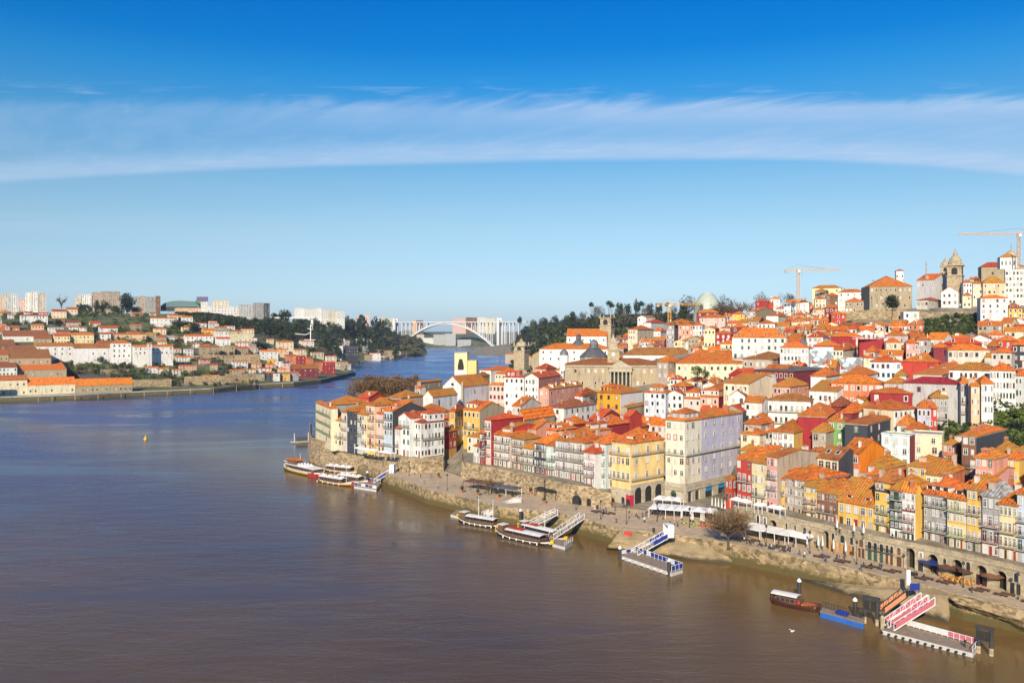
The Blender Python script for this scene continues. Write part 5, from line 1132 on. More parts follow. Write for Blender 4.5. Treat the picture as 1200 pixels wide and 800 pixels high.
H(1047, 1050, 1059, 317, 'w', 'r', 1, Y=690, h=9, a=20, nR=3, nL=1, group=gT, lab='small white rooftop lookout with a red cap above the stone convent', chim=0, fixed=True, rise=1.4)
mb = MB(); mb.box(-.25, .25, -.25, .25, -6, 4.6, 'granite'); mb.box(-1.2, 1.2, -.2, .2, 2.4, 2.9, 'granite'); mb.box(-1.2, 1.2, -1.2, 1.2, -10, -6.003, 'granite'); o = mb.build('stone_cross', loc=P(1085.5, 314, 640)); tag(o, 'stone cross standing on the ridge of the hilltop church', 'cross')
H(1150, 1178, 1178, 316, 'st', 'f', 5, Y=628, h=24, a=24, nL=1, vis=1, rt='flat', group=gT, lab='bare stone block flanking the tall white many-windowed one on the hilltop', fixed=True, deep=20, fc=(.25, .24, .22))
H(1178, 1216, 1216, 316, 'w', 'f', 6, Y=618, h=25, a=24, nL=9, vis=6, rt='flat', group=gT, lab='tall white many-windowed block at the right edge of the hilltop', fixed=True, deep=20, fc=(.25, .24, .22))
bv = H(1168, 1172, 1191, 301, 'w', 'm', 1, Y=650, h=9, a=20, nL=1, nR=4, group=gT, lab='white belvedere with big windows and a mossy pyramid roof on top of the hill', chim=0, fixed=True, rise=3.6, winh=3, fc=(.5, .48, .42), rv=1)
lathe_thing('domed_tower', 1185, 302, 690, [(5, 0), (4.7, 1.8), (3.6, 4), (1.8, 5.6), (.5, 6.4), (.4, 8), (.08, 13)], 'granite', 'grey stone dome with a tall finial behind the white belvedere', 'dome', 12, (('drum', [(5, -9), (5, 0)], 'white'),))
H(1138, 1150, 1200, 312, 'st', 'r', 2, Y=700, h=12, a=16, nR=0, ridge='y', group=gT, lab='long red roof crossing behind the white belvedere', chim=0, fixed=True, nL=0, rise=4)
H(1146, 1149, 1181, 349, 'w', 'O', 5, Y=556, h=17.5, a=18, nR=4, nL=1, vis=5, group=gT, lab='plain white five-storey block on the slope below the hilltop', chim=0, fixed=True, rise=2, fc=(.5, .48, .45))
H(1179, 1182, 1198, 361, 'y', 'b', 4, Y=556, h=13, a=18, nR=3, nL=0, vis=4, group=gT, dormR=2, chim=0, fixed=True, rise=4)
H(1126, 1129, 1139, 331, 'w', 'O', 5, Y=622, h=20, a=20, nR=3, nL=1, vis=4, group=gT, chim=1, fixed=True, bal='12')
H(1138, 1140, 1151, 332, 'cr', 'o', 5, Y=620, h=20, a=20, nR=3, nL=0, vis=4, group=gT, chim=1, fixed=True)
H(1149, 1152, 1178, 331, 'pe', 'm', 4, Y=612, h=18, a=18, nR=5, nL=0, vis=3, group=gT, chim=0, fixed=True, rise=5, rv=1, ridge='y')
H(1130, 1136, 1152, 327, 'ow', 'o', 3, Y=660, h=14, a=26, nR=3, group=gT, fixed=True)
H(1056, 1059, 1077, 366, 'w', 'f', 3, Y=572, h=12.5, a=14, nR=2, nL=0, rt='flat', vis=3, group=gT, lab='small white flat-roofed house against the terrace wall under the convent', chim=0, fixed=True, fc=(.08, .08, .08))
# terrace walls under the hilltop
def wall_line(pts, z1, depth, label, mat='rubble'):
    mb = MB(); n = len(pts); V = [Vector(((px-600)/FL*Y, Y)) for px, Y in pts]
    ribbon(mb, V, [z-depth for z in z1], z1, mat, 1.5, .6); o = mb.build('terrace_wall'); tag(o, label, 'stone wall'); return o
wl_ = lambda px, py, Y: HC+(HY-py)/FL*Y
wall_line([(988, 600), (1010, 596), (1040, 592), (1062, 588)], [wl_(988, 365, 600), wl_(1010, 363.5, 596), wl_(1040, 362.5, 592), wl_(1062, 363, 588)], 15, 'high ivy-streaked terrace wall below the stone convent')
wall_line([(1074, 584), (1100, 584), (1130, 590), (1150, 592)], [wl_(0, 365.5, 584), wl_(0, 365.5, 584), wl_(0, 365, 590), wl_(0, 367, 592)], 16, 'brown crumbling terrace wall above the green slope')
# ---- mural walls
s = NT('mural'); tcn = s.n('ShaderNodeTexCoord'); v1 = s.n('ShaderNodeTexVoronoi', distance='MANHATTAN'); v1.inputs['Scale'].default_value = .35; s.l(tcn.outputs['Object'], v1.inputs[0])
wv = s.n('ShaderNodeTexWave', wave_profile='TRI', bands_direction='DIAGONAL'); wv.inputs['Scale'].default_value = .10; wv.inputs['Distortion'].default_value = 7; wv.inputs['Detail'].default_value = 0; wv.inputs['Detail Scale'].default_value = .5; s.l(tcn.outputs['Object'], wv.inputs[0])
vs = s.n('ShaderNodeSeparateColor'); s.l(v1.outputs['Color'], vs.inputs[0])
bg_ = s.ramp(vs.outputs[0], [(0, (.28, .28, .27)), (.45, (.22, .23, .23)), (.5, (.36, .06, .04)), (.68, (.36, .06, .04)), (.7, (.32, .33, .33))])
s.col(s.mix(s.ramp(vs.outputs[2], [(.52, 0.0), (.54, 1.0)]), bg_, s.ramp(vs.outputs[1], [(0, (.42, .58, .62)), (1, (.58, .68, .7))]))); s.set(roughness=.8)
for px0, px1, pt, pb, Y, lb in ((947, 975.5, 406.5, 433, 440, 'tall wall painted with jagged pale blue and red mural shapes'), (981, 1012.5, 418.5, 440, 430, 'lower wall painted with the pale blue zigzag mural, right of the tall one')):
    p = P(px0, pb, Y); wd = (px1-px0)/FL*Y; hh_ = (pb-pt)/FL*Y; r = empty('painted_wall', p, -R(10)); mb = MB(); mb.box(0, wd, 0, .6, -6, hh_, 'concrete'); mb.build('wall', r)
    mb = MB(); mb.box(.1, wd-.1, -.03, -.002, -3, hh_-.15, 'mural'); mb.build('mural', r); tag(r, lb, 'mural wall')
# ---- pale green dome
lathe_thing('arena_dome', 829, 362, 1060, [(17.5, -14), (16.6, 2), (14.6, 8), (12, 13), (9, 16.8), (6.8, 18.6), (6.4, 19.6), (.3, 20)], 'green_copper' if 'green_copper' in MATS else 'mint_metal' if 'mint_metal' in MATS else 'dome_lead', 'big pale green dome rising among bare trees on the skyline', 'dome', 24, (('rim', [(17.0, .6), (17.0, 1.4)], 'white'),))
# ---- arch bridge far downstream
br = empty('arch_bridge', ((526-600)/FL*2720, 2720, 0))
tag(br, 'white concrete arch bridge with tall pillars crossing the river far away', 'bridge')
A_ = P(455, 376, 2800); B_ = P(618, 378.5, 2640); off = Vector(br.location); dB = B_-A_
def bp_(t, z): q = A_+dB*t; return Vector((q.x, q.y, z))-off
zd = HC+(HY-376.8)/FL*2720
nrm = Vector((-dB.y, dB.x, 0)).normalized()
mb = MB()
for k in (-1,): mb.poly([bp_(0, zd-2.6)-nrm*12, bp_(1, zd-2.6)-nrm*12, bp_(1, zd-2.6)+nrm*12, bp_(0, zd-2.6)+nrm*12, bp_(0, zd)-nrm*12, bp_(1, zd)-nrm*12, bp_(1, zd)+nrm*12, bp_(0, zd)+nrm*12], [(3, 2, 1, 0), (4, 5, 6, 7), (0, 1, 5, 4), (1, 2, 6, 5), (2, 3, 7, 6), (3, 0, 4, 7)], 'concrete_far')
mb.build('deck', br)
tp = lambda px: (px-455)/(618-455)
tc_, th_ = tp(526), (583.5-526)/(618-455)
def zar(t): return zd-2.8-(HC+(HY-376.8)/FL*2720-6-2.8)*((t-tc_)/th_)**2
for sd in (-6, 6):
    mb = MB(); n = 40
    for i in range(n):
        t0, t1 = tc_-th_+2*th_*i/n, tc_-th_+2*th_*(i+1)/n
        k = lambda t: 2.6+1.6*abs((t-tc_)/th_)
        q = [bp_(t0, zar(t0))+nrm*(sd-3), bp_(t1, zar(t1))+nrm*(sd-3), bp_(t1, zar(t1))+nrm*(sd+3), bp_(t0, zar(t0))+nrm*(sd+3)]
        w_ = [Vector((a.x, a.y, a.z-k(t0 if j in (0, 3) else t1)*1.6)) for j, a in enumerate(q)]
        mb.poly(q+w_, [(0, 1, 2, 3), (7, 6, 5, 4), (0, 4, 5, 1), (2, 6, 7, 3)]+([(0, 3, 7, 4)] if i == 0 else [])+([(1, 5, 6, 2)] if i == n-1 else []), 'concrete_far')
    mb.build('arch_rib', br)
for px in (473, 478, 483, 491, 494.5, 503, 549, 556, 560, 565.5, 569, 573.5, 578, 591, 594, 599, 603, 609):
    t = tp(px); zz = zar(t)-1 if abs(t-tc_) < th_*.98 else 8 if px > 540 else 20
    mb = MB(); q = bp_(t, zz)
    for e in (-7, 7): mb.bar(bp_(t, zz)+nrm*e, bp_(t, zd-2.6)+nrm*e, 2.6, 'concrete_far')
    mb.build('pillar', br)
for px in (464, 586.5):
    t = tp(px); mb = MB()
    for e in (-11, 11): mb.bar(bp_(t, 4)+nrm*e, bp_(t, zd+11)+nrm*e, 8, 'concrete_far')
    mb.build('pylon', br)
# ---- cranes
def crane(px, pyb, pyt, Y, jl, jr, pj, mat, label, rz=0, drop=None, t=1.5):
    b_ = P(px, pyb, Y); H_ = (pyb-pyt)/FL*Y; J = (pyb-pj)/FL*Y; r = empty('tower_crane', b_, rz)
    def lattice(mb, a, b, w, bays):
        a, b = Vector(a), Vector(b); d = b-a; q = d.to_track_quat('Z', 'Y'); c = [q @ Vector((x*w/2, y*w/2, 0)) for x, y in ((-1, -1), (1, -1), (1, 1), (-1, 1))]
        for e in c: mb.bar(a+e, b+e, .28, mat)
        for i in range(bays):
            for k in range(4):
                p0, p1 = a+d*(i/bays), a+d*((i+1)/bays); e0, e1 = (c[k], c[(k+1) % 4]) if i % 2 else (c[(k+1) % 4], c[k]); mb.bar(p0+e0, p1+e1, .16, mat)
    mb = MB(); lattice(mb, (0, 0, -12), (0, 0, J), t, int((J+12)/2.2)); mb.build('mast', r)
    s = Y/FL; mb = MB(); lattice(mb, (jl*s, 0, J), (jr*s, 0, J), t*.7, int((jr-jl)*s/2.5)); mb.build('jib', r)
    mb = MB(); mb.bar((0, 0, J), (0, 0, H_), .5, mat, .2)
    far = jl if abs(jl) > abs(jr) else jr; near_ = jr if abs(jl) > abs(jr) else jl
    mb.bar((0, 0, H_), (far*s*.7, 0, J+.5), .12, 'iron'); mb.bar((0, 0, H_), (near_*s*.9, 0, J+.5), .12, 'iron'); mb.build('tie_mast', r)
    mb = MB(); x = near_*s*.9; mb.box(x-1.4, x+1.4, -.8, .8, J-2.4, J-.1, 'concrete'); mb.build('counterweight', r)
    mb = MB(); mb.box(-.9, .9, -1.9, -.8, J-2.2, J-.2, 'white'); mb.build('cab', r)
    if drop: mb = MB(); x = drop*s; mb.bar((x, 0, J-6), (x, 0, J), .1, 'iron'); mb.build('hook_cable', r)
    return tag(r, label, 'crane')
crane(935.5, 366, 310.5, 690, -15, 49, 316, 'pale_steel', 'tall pale tower crane with a long level jib above the central rooftops', drop=4, t=1.9)
crane(1194, 318, 267.5, 640, -71, 20, 274, 'pale_steel', 'tower crane on the hilltop behind the white belvedere', t=1.9)
crane(784.5, 376, 350.5, 820, -15, 36, 356.5, 'yellow_steel', 'short yellow tower crane in front of the wooded ridge', t=2.6)
crane(924.5, 398, 365, 620, -2, 3, 366.5, 'yellow_steel', 'stubby yellow crane mast standing among the orange roofs', t=1.4)
crane(1036.5, 436, 381, 450, -38, 26, 396, 'red_steel' if 'red_steel' in MATS else 'pale_steel', 'white mast crane with a thin crimson jib over the crimson box house', t=1.5)
# ================================================================== trees
def crown_mesh(seed, n, mat, rx, rz, shape='round', leaf_=.8, clumps=9, hollow=.55):
    """leaf clumps spread through a crown of unit-ish size; base at z=0"""
    rr = random.Random(seed); mb = MB(); C = []
    for i in range(clumps):
        for _ in range(20):
            x, y, z = rr.uniform(-1, 1), rr.uniform(-1, 1), rr.uniform(-1, 1)
            d = math.sqrt(x*x+y*y+z*z)
            if hollow*.6 < d < .95: break
        if shape == 'cone': k = 1-.75*(z+1)/2; x *= k; y *= k
        if shape == 'umbrella': z = abs(z)*.5+.35
        C.append((x*.68, y*.68, z*.68, rr.uniform(.3, .52)))
    for i in range(n):
        cx, cy, cz, cr = C[rr.randrange(clumps)]
        x, y, z = rr.gauss(0, 1), rr.gauss(0, 1), rr.gauss(0, 1); d = math.sqrt(x*x+y*y+z*z)+1e-6; q = cr*(rr.random()**.35)
        p = Vector(((cx+x/d*q)*rx, (cy+y/d*q)*rx, (cz+z/d*q)*rz+rz))
        a = Vector((rr.gauss(0, 1), rr.gauss(0, 1), rr.gauss(0, .7))).normalized()*leaf_*rr.uniform(.6, 1.3); b = a.cross(Vector((rr.gauss(0, 1), rr.gauss(0, 1), rr.gauss(0, 1)))).normalized()*leaf_*rr.uniform(.35, .8)
        mb.face([p-a*.5, p+b*.5, p+a*.5, p-b*.5], mat)
    return mb
def trunk_mesh(h, r, limbs, seed, spread, top, mat='bark'):
    rr = random.Random(seed); mb = MB(); mb.bar((0, 0, -1.2), (rr.uniform(-.2, .2), rr.uniform(-.2, .2), h), r*2, mat, r*1.2, 6)
    for i in range(limbs):
        a = 2*math.pi*i/limbs+rr.uniform(-.4, .4); z0 = h*rr.uniform(.6, 1)
        mid = Vector((math.cos(a)*spread*.5, math.sin(a)*spread*.5, z0+(top-z0)*.5)); mb.bar((0, 0, z0-.2), mid, r*1.1, mat, r*.7, 5); end = mid+Vector((math.cos(a+.3)*spread*.4, math.sin(a+.3)*spread*.4, (top-z0)*.4)); mb.bar(mid, end, r*.7, mat, r*.25, 4)
    return mb
def bare_mesh(seed, h, rad, n1=7, n2=6, n3=7, mat='leaf_bare', tw=.09):
    """leafless crown: limbs, branches and a haze of twigs"""
    rr = random.Random(seed); mb = MB()
    for i in range(n1):
        a = 2*math.pi*i/n1+rr.uniform(-.3, .3); e = Vector((math.cos(a)*rad*.55, math.sin(a)*rad*.55, h*rr.uniform(.55, .8))); s0 = Vector((0, 0, h*.25)); mb.bar(s0, e, tw*3, 'bark', tw*1.5, 4)
        for j in range(n2):
            t = rr.uniform(.4, 1); b0 = s0.lerp(e, t); d = Vector((math.cos(a)+rr.gauss(0, .8), math.sin(a)+rr.gauss(0, .8), rr.uniform(.1, 1.2))).normalized(); b1 = b0+d*rad*rr.uniform(.3, .5); mb.bar(b0, b1, tw*1.4, mat, tw*.8, 3)
            for k in range(n3):
                c0 = b0.lerp(b1, rr.uniform(.3, 1)); d2 = (d+Vector((rr.gauss(0, .7), rr.gauss(0, .7), rr.gauss(.2, .5)))).normalized(); mb.bar(c0, c0+d2*rad*rr.uniform(.15, .32), tw, mat, tw*.5, 3)
    return mb
CROWN = {}
def crown(kind, k):
    key = (kind, k)
    if key not in CROWN:
        spec = {'dark': ('leaf_dark', 1, 1, 'round', .26, 620), 'mid': ('leaf_mid', 1, 1, 'round', .24, 620), 'bright': ('leaf_bright', 1, 1, 'round', .24, 620), 'cypress': ('leaf_dark', 1, 1, 'cone', .26, 520), 'umbrella': ('leaf_dark', 1, 1, 'umbrella', .28, 420), 'full': ('leaf_dark', 1, 1, 'round', .2, 1500), 'grey': ('leaf_grey', 1, 1, 'round', .13, 900), 'russet': ('leaf_bare', 1, 1, 'round', .115, 2600)}[kind]
        CROWN[key] = crown_mesh(k*13+len(kind), spec[5], spec[0], 1, 1, spec[3], spec[4], 34 if kind == 'full' else 10+k).mesh('crown')
    return CROWN[key]
TRUNK = {}
def trunk(k):
    if k not in TRUNK: TRUNK[k] = trunk_mesh(.5, .045, 5, k, .5, .9).mesh('trunk')
    return TRUNK[k]
TREES = []
def tree(kind, x, y, z, h, wd, label=None, group='trees', name='tree', cat='tree', stem=.3):
    k = len(TREES) % 4; r = empty(name, (x, y, z), random.uniform(0, 6))
    if kind == 'bare':
        me = CROWN.setdefault(('bare', k), bare_mesh(k+5, 1, .5, tw=.011).mesh('crown')); put('crown', me, r, (0, 0, 0), 0, None, (wd, wd, h)); t = trunk(k); put('trunk', t, r, (0, 0, 0), 0, None, (wd*.5, wd*.5, h*.55))
    else:
        st_ = {'umbrella': .6, 'cypress': .1}.get(kind, stem); ch = h*(1-st_)
        put('crown', crown(kind, k), r, (0, 0, h*st_-ch*.06), 0, None, (wd*.62, wd*.62, ch*.56)); put('trunk', trunk(k), r, (0, 0, 0), 0, None, (wd*.6, wd*.6, h*max(st_*1.6, .5)))
    tag(r, label, cat, group); TREES.append((r, kind, pix((x, y, z+h*.6)), group)); return r
def tree_px(kind, px, pyb, pyt, Y, wpx, label=None, group='trees', name='tree', **k):
    s = Y/FL; z = HC+(HY-pyb)*s; return tree(kind, (px-600)*s, Y, z, (pyb-pyt)*s, wpx*s, label, group, name, **k)
# named ones
tree_px('full', 1045, 363, 345.5, 590, 17, 'round dark evergreen in front of the stone convent', stem=.04)
tree_px('full', 149, 368, 343.5, 1380, 17, 'big dark evergreen standing above the far hillside gardens', stem=.06)
tree_px('cypress', 113.5, 368, 350, 1370, 8, 'dark pointed cypress left of the big dark evergreen')
tree_px('bare', 72, 362, 345, 1420, 15, 'leafless rounded tree between the white tower blocks')
for i, (px, pyt, wp) in enumerate(((418, 441, 22), (432, 437, 26), (447, 439.5, 24), (462, 437.5, 24), (475, 443, 20), (484, 437, 18), (440, 444, 26), (456, 443, 24))):
    Y = (640, 655, 640, 660, 640, 650, 615, 620)[i]; x = (px-600)/FL*Y; z = max(2, zN(px, Y)); s = Y/FL
    tree('russet', x, Y, z, (HC+(HY-pyt)*s)-z, wp*s*1.12, 'russet leafless riverside tree behind the houses on the point, one of the clump', 'clump of bare trees by the river')
# wooded ridge (skyline px 600-800)
RID = [(560, 386), (608, 377), (640, 374), (660, 371), (690, 365), (715, 362), (740, 360), (770, 358), (800, 360), (830, 356)]
rr = random.Random(5)
for px, top, wp, kd in ((693, 354, 7, 'umbrella'), (714, 352, 8, 'umbrella'), (717, 355, 6, 'umbrella'), (725, 353, 9, 'dark'), (736, 352, 8, 'dark'), (746, 351, 8, 'dark'), (752, 353, 7, 'umbrella'), (763, 354, 8, 'dark'), (772, 351.5, 9, 'dark'), (782, 354, 7, 'umbrella'), (704, 358, 10, 'grey'), (699, 357, 10, 'grey'), (729, 356, 10, 'grey'), (757, 356, 11, 'grey'),
                        (672, 365, 12, 'dark'), (665, 369, 10, 'mid'), (683, 362, 10, 'grey'), (651, 370, 10, 'dark'), (637, 372, 10, 'dark'), (625, 374, 9, 'mid'), (609, 371, 6, 'umbrella'), (790, 356, 9, 'grey'), (806, 345, 20, 'grey'), (820, 353, 12, 'grey'), (838, 352, 12, 'grey'), (849, 346, 20, 'grey'), (864, 347, 18, 'bare'), (800, 352, 12, 'dark'),
                        (877, 347, 16, 'bare'), (893, 343, 18, 'grey'), (908, 340, 17, 'bare'), (925, 342, 18, 'grey'), (938, 343, 14, 'bare'), (868, 351, 12, 'bare'), (850, 352, 12, 'bare')):
    Y = 1950 if px < 668 else 1330 if px < 800 else 900; zb = zN(px, Y)-1; s = Y/FL; z1 = HC+(HY-top)*s
    tree(kd, (px-600)*s, Y, min(zb, z1-12), z1-min(zb, z1-12), wp*s, None, 'trees along the skyline')
def wood(name, spots, label, mats, leaf_=1.6, n=90):
    mb = MB(); r2 = random.Random(len(spots))
    for x, y, z, w_, h_ in spots:
        m = r2.choice(mats); c = crown_mesh(r2.randrange(9999), n, m, w_/2, h_/2, 'round', leaf_, 6); b = len(mb.v)
        mb.v += [(a[0]+x, a[1]+y, a[2]+z) for a in c.v]; k = mb.slot(m); mb.f += [tuple(b+i for i in f) for f in c.f]; mb.mi += [k]*len(c.f)
    o = mb.build(name); return tag(o, label, 'wood', kind='stuff')
sp = []
for i in range(190):
    px = rr.uniform(668, 812); Y = rr.uniform(1080, 1420); z = zN(px, Y)
    t = table(RID, px)+1+rr.uniform(0, 3); hh_ = min(16, max(4, HC+(HY-t)*Y/FL-z)); sp.append(((px-600)/FL*Y, Y, z-1, rr.uniform(9, 15), hh_))
wood('wood', sp, 'mixed dark wood covering the ridge on the skyline', ['leaf_dark', 'leaf_dark', 'leaf_mid', 'leaf_grey', 'leaf_grey'], 2.6, 130)
sp = []
for i in range(190):
    px = rr.uniform(604, 712); Y = rr.uniform(1500, 2350); z = zN(px, Y); t = table(RID, px)+rr.uniform(0, 3); sp.append(((px-600)/FL*Y, Y, z-2, rr.uniform(18, 28), max(6, min(rr.uniform(12, 22), HC+(HY-t)*Y/FL-z+2))))
for i in range(90):
    px = rr.uniform(600, 650); Y = rr.uniform(1000, 2300); z = zN(px, Y); sp.append(((px-600)/FL*Y, Y, z-2, rr.uniform(14, 24), rr.uniform(7, 13)))
for i in range(150):
    px = rr.uniform(606, 745); Y = rr.uniform(760, 1500); z = zN(px, Y); t = table(RID, px)+rr.uniform(2, 6); sp.append(((px-600)/FL*Y, Y, z-2, rr.uniform(10, 17), max(4, min(rr.uniform(8, 14), HC+(HY-t)*Y/FL-z+2))))
wood('wood', sp, 'far wooded slope beside the bridge', ['leaf_dark', 'leaf_dark', 'leaf_mid'], 4.5, 110)
# dark forest on the far bank
sp = []
for i in range(430):
    px = rr.uniform(208, 466); Y = rr.uniform(1330, 1560) if px < 345 else rr.uniform(1380, 1900) if px < 400 and rr.random() < .7 else rr.uniform(1800, 2240); z = zS(px, Y)
    lim = table([(208, 372), (240, 368), (300, 369), (345, 371), (370, 371), (395, 370), (420, 369), (440, 369), (466, 381)], px)+rr.uniform(-.5, 4); hh_ = min(30, max(8, HC+(HY-lim)*Y/FL-z))
    sp.append(((px-600)/FL*Y, Y, z-2, rr.uniform(12, 18)*Y/1500, hh_))
wood('forest', sp, 'dark evergreen forest on the slope of the far bank', ['leaf_dark', 'leaf_dark', 'leaf_dark', 'leaf_dark', 'leaf_mid'], 3.6, 120)
sp = []
for i in range(60):
    px = rr.uniform(452, 496); Y = rr.uniform(2000, 2350); z = zS(px, Y); sp.append(((px-600)/FL*Y, Y, z-3, rr.uniform(18, 30), rr.uniform(10, 20)))
wood('wood', sp, 'brownish scrub wood on the headland before the bridge', ['leaf_grey', 'leaf_mid', 'leaf_grey'], 5, 110)
def shrubs(boxes, n, label, mats, zf, wr=(4, 8), leaf_=1.2, name='shrubbery'):
    sp = []
    for _ in range(n):
        p0, p1, y0, y1 = rr.choice(boxes); px = rr.uniform(p0, p1); Y = rr.uniform(y0, y1); w_ = rr.uniform(*wr); sp.append(((px-600)/FL*Y, Y, zf(px, Y)-w_*.2, w_*1.3, w_))
    return wood(name, sp, label, mats, leaf_*1.5, 90)
shrubs([(80, 230, 1180, 1360), (0, 60, 1120, 1330), (100, 190, 1060, 1180), (85, 215, 1290, 1400), (0, 240, 1000, 1330)], 260, 'garden trees and bushes on the far upper hillside', ['leaf_mid', 'leaf_dark', 'leaf_bright', 'leaf_mid'], zS, (6, 12))
shrubs([(80, 150, 870, 930), (185, 290, 860, 960), (190, 250, 1120, 1250), (200, 330, 1020, 1180), (60, 200, 900, 1020), (120, 245, 850, 930), (150, 300, 900, 1000)], 330, 'bushes and brambles on the far lower slope', ['leaf_mid', 'leaf_bright', 'leaf_grey', 'leaf_grey', 'leaf_dark'], zS, (5, 10))
shrubs([(240, 420, 1180, 1330), (300, 400, 1300, 1500), (420, 480, 1780, 2050), (240, 330, 960, 1150)], 190, 'scattered bushes among the far small houses', ['leaf_mid', 'leaf_grey', 'leaf_dark'], zS, (5, 11))
shrubs([(1082, 1150, 520, 582), (1146, 1180, 545, 575), (1075, 1150, 540, 580), (1085, 1150, 555, 583)], 260, 'ivy and bushes on the green slope under the hilltop church', ['leaf_mid', 'leaf_bright', 'leaf_dark', 'leaf_mid'], zN, (3, 6), .9)
shrubs([(995, 1020, 588, 593)], 10, 'ivy hanging on the terrace wall', ['leaf_mid', 'leaf_grey'], zN, (3, 5), .8)

for i, (px, top, wp, kd) in enumerate(((94, 355, 14, 'dark'), (103, 357, 12, 'mid'), (122, 353, 13, 'dark'), (133, 357, 14, 'mid'), (160, 359, 13, 'dark'), (140, 361, 12, 'mid'), (164, 367, 18, 'dark'), (151, 370, 16, 'dark'), (172, 371, 14, 'dark'), (98, 366, 9, 'cypress'), (216, 376, 20, 'dark'), (228, 379, 18, 'dark'), (206, 374, 12, 'mid'), (46, 375, 12, 'mid'), (8, 372, 14, 'dark'), (18, 376, 14, 'mid'), (66, 373, 10, 'dark'), (40, 376, 12, 'dark'),
        (330, 364, 10, 'dark'), (336, 362.5, 12, 'dark'), (322, 366, 12, 'dark'), (392, 368, 14, 'dark'), (376, 367, 12, 'dark'), (425, 369, 18, 'dark'), (440, 369, 18, 'dark'), (452, 374, 14, 'mid'), (408, 371, 14, 'dark'), (128, 410, 8, 'bright'), (118, 417, 8, 'mid'), (158, 414, 13, 'dark'), (208, 404, 12, 'mid'), (300, 399, 14, 'dark'), (312, 401, 12, 'dark'), (352, 403, 14, 'mid'), (362, 405, 16, 'bright'), (374, 408, 16, 'grey'), (384, 410, 16, 'grey'), (357, 432, 9, 'bright'))):
    Y = solve(px, top+10, 0, zS, frontS(px)+30) if top > 372 else (1420 if px < 240 else 1650 if px < 350 else 1980); z = zS(px, Y); s_ = Y/FL; z1 = HC+(HY-top)*s_; h_ = min(26, max(6, z1-z)); tree(kd, (px-600)*s_, Y, z1-h_ if z1-h_ < z+2 else z, h_ if z1-h_ < z+2 else z1-z, wp*s_, None, 'trees on the far bank', stem=.1)
# ================================================================== the far bank
gS = 'warehouses on the far bank'; gV = 'houses on the far bank'
def S(xl, xc, xr, ye, c, r='o', fl=2, hpx=None, Y=None, h=None, lab=None, grp=gV, **k):
    """hpx: eaves to ground in photo pixels"""
    if Y is not None and h is None: h = hpx/FL*Y
    if Y is None:
        Yg = 900
        for _ in range(6): h = hpx/FL*Yg; Yg = solve(xc, ye, h, zS, frontS(xc)+4)
        Y = Yg
    k.setdefault('nR', max(1, round((xr-xc)/5))); k.setdefault('nL', 0); k.setdefault('a', 58); k.setdefault('ridge', 'y'); k.setdefault('rt', 'gable'); k.setdefault('chim', 0); k.setdefault('Ldef', 14); k.setdefault('vis', fl); k.setdefault('fc', (.34, .31, .27)); k.setdefault('doors', False)
    return H(xl, xc, xr, ye, c, r, fl, Y=Y, h=h, zf=zS, lab=lab, group=grp, near=False, fixed=True, **k)
F = lambda px: frontS(px)+13
S(-44, -43, -1, 447, 'cr', 'O', 2, 20, F(-43), grp=gS)
S(-1, 0, 32, 446, 'cr', 'O', 2, 19.5, F(0), nR=4, lab='cream two-storey cellar warehouse with skylight strips, at the leftmost edge of the far quay', grp=gS, sky_=6, name='warehouse', cat='warehouse')
S(31, 32.3, 88, 451.5, 'cr', 'O', 1, 13.5, F(32), nR=9, lab='long low cream warehouse with small windows and a skylit orange roof on the far quay', grp=gS, sky_=8, name='warehouse', cat='warehouse', rise=6)
S(87.5, 88.5, 155, 452, 'st', 'O', 1, 10.5, F(88), nR=12, lab='long bare stone warehouse with a bright orange roof on the far quay', grp=gS, name='warehouse', cat='warehouse', rise=6)
S(6, 20, 78, 434, 'st', 'O', 1, 10, 815, nR=8, lab='stone warehouse with a long bright orange roof behind the skylit warehouse', grp=gS, name='warehouse', cat='warehouse', rise=5)
S(-12, -6, 20, 431, 'w', 'b', 2, 10, 800, nR=6, grp=gS, name='warehouse', cat='warehouse')
S(8, 11, 60, 420, 'st', 'b', 1, 9, 850, nR=6, rise=8, lab='wide dark rusty roof on low stone walls above the stone warehouse', grp=gS, name='warehouse', cat='warehouse', Ldef=24)
S(-20, -14, 10, 416, 'st', 'o', 1, 9, 850, nR=4, rise=4, grp=gS, name='warehouse', cat='warehouse')
S(84, 96, 130, 444, 'ma', 's', 1, 6, 835, nR=2, rise=3, lab='low maroon shed under a grey slate roof behind the long stone warehouse', grp=gS, name='warehouse', cat='warehouse')
S(12, 14, 42, 409, 'br', 'b', 1, 6, 905, grp=gS, nR=3, name='warehouse', cat='warehouse'); S(-22, -10, 18, 404, 'br', 'b', 1, 8, 935, nR=3, grp=gS, rise=5, name='warehouse', cat='warehouse')
S(40, 42, 86, 406, 'w', 'k', 2, 12, 925, nR=5, grp=gS, lab='white warehouse wall under a dark patchy roof, left of the plain white one', name='warehouse', cat='warehouse')
S(85.5, 86.5, 130, 408, 'w', 'b', 1, 13, 925, nR=3, grp=gS, lab='plain windowless white warehouse with an orange-brown roof beside the white cube house', name='warehouse', cat='warehouse', rise=5)
S(129, 131, 154, 402, 'w', 'o', 3, 18, 915, nR=4, rt='hip', lab='white cube-like three-storey house with dark windows among the far warehouses', fc=(.12, .12, .12))
S(155, 156.5, 203, 406.5, 'w', 'o', 2, 9.5, 917, nR=9, lab='long white house with a small central gable, right of the white cube house', fc=(.2, .2, .2))
S(172, 173, 178, 403, 'w', 'o', 2, 8, 914, nR=1, rt='gfront', nL=2)
S(62, 63.5, 82, 394, 'py', 'o', 2, 9, None, nR=5); S(82, 83, 110, 392.5, 'py', 'o', 2, 10, None, nR=6)
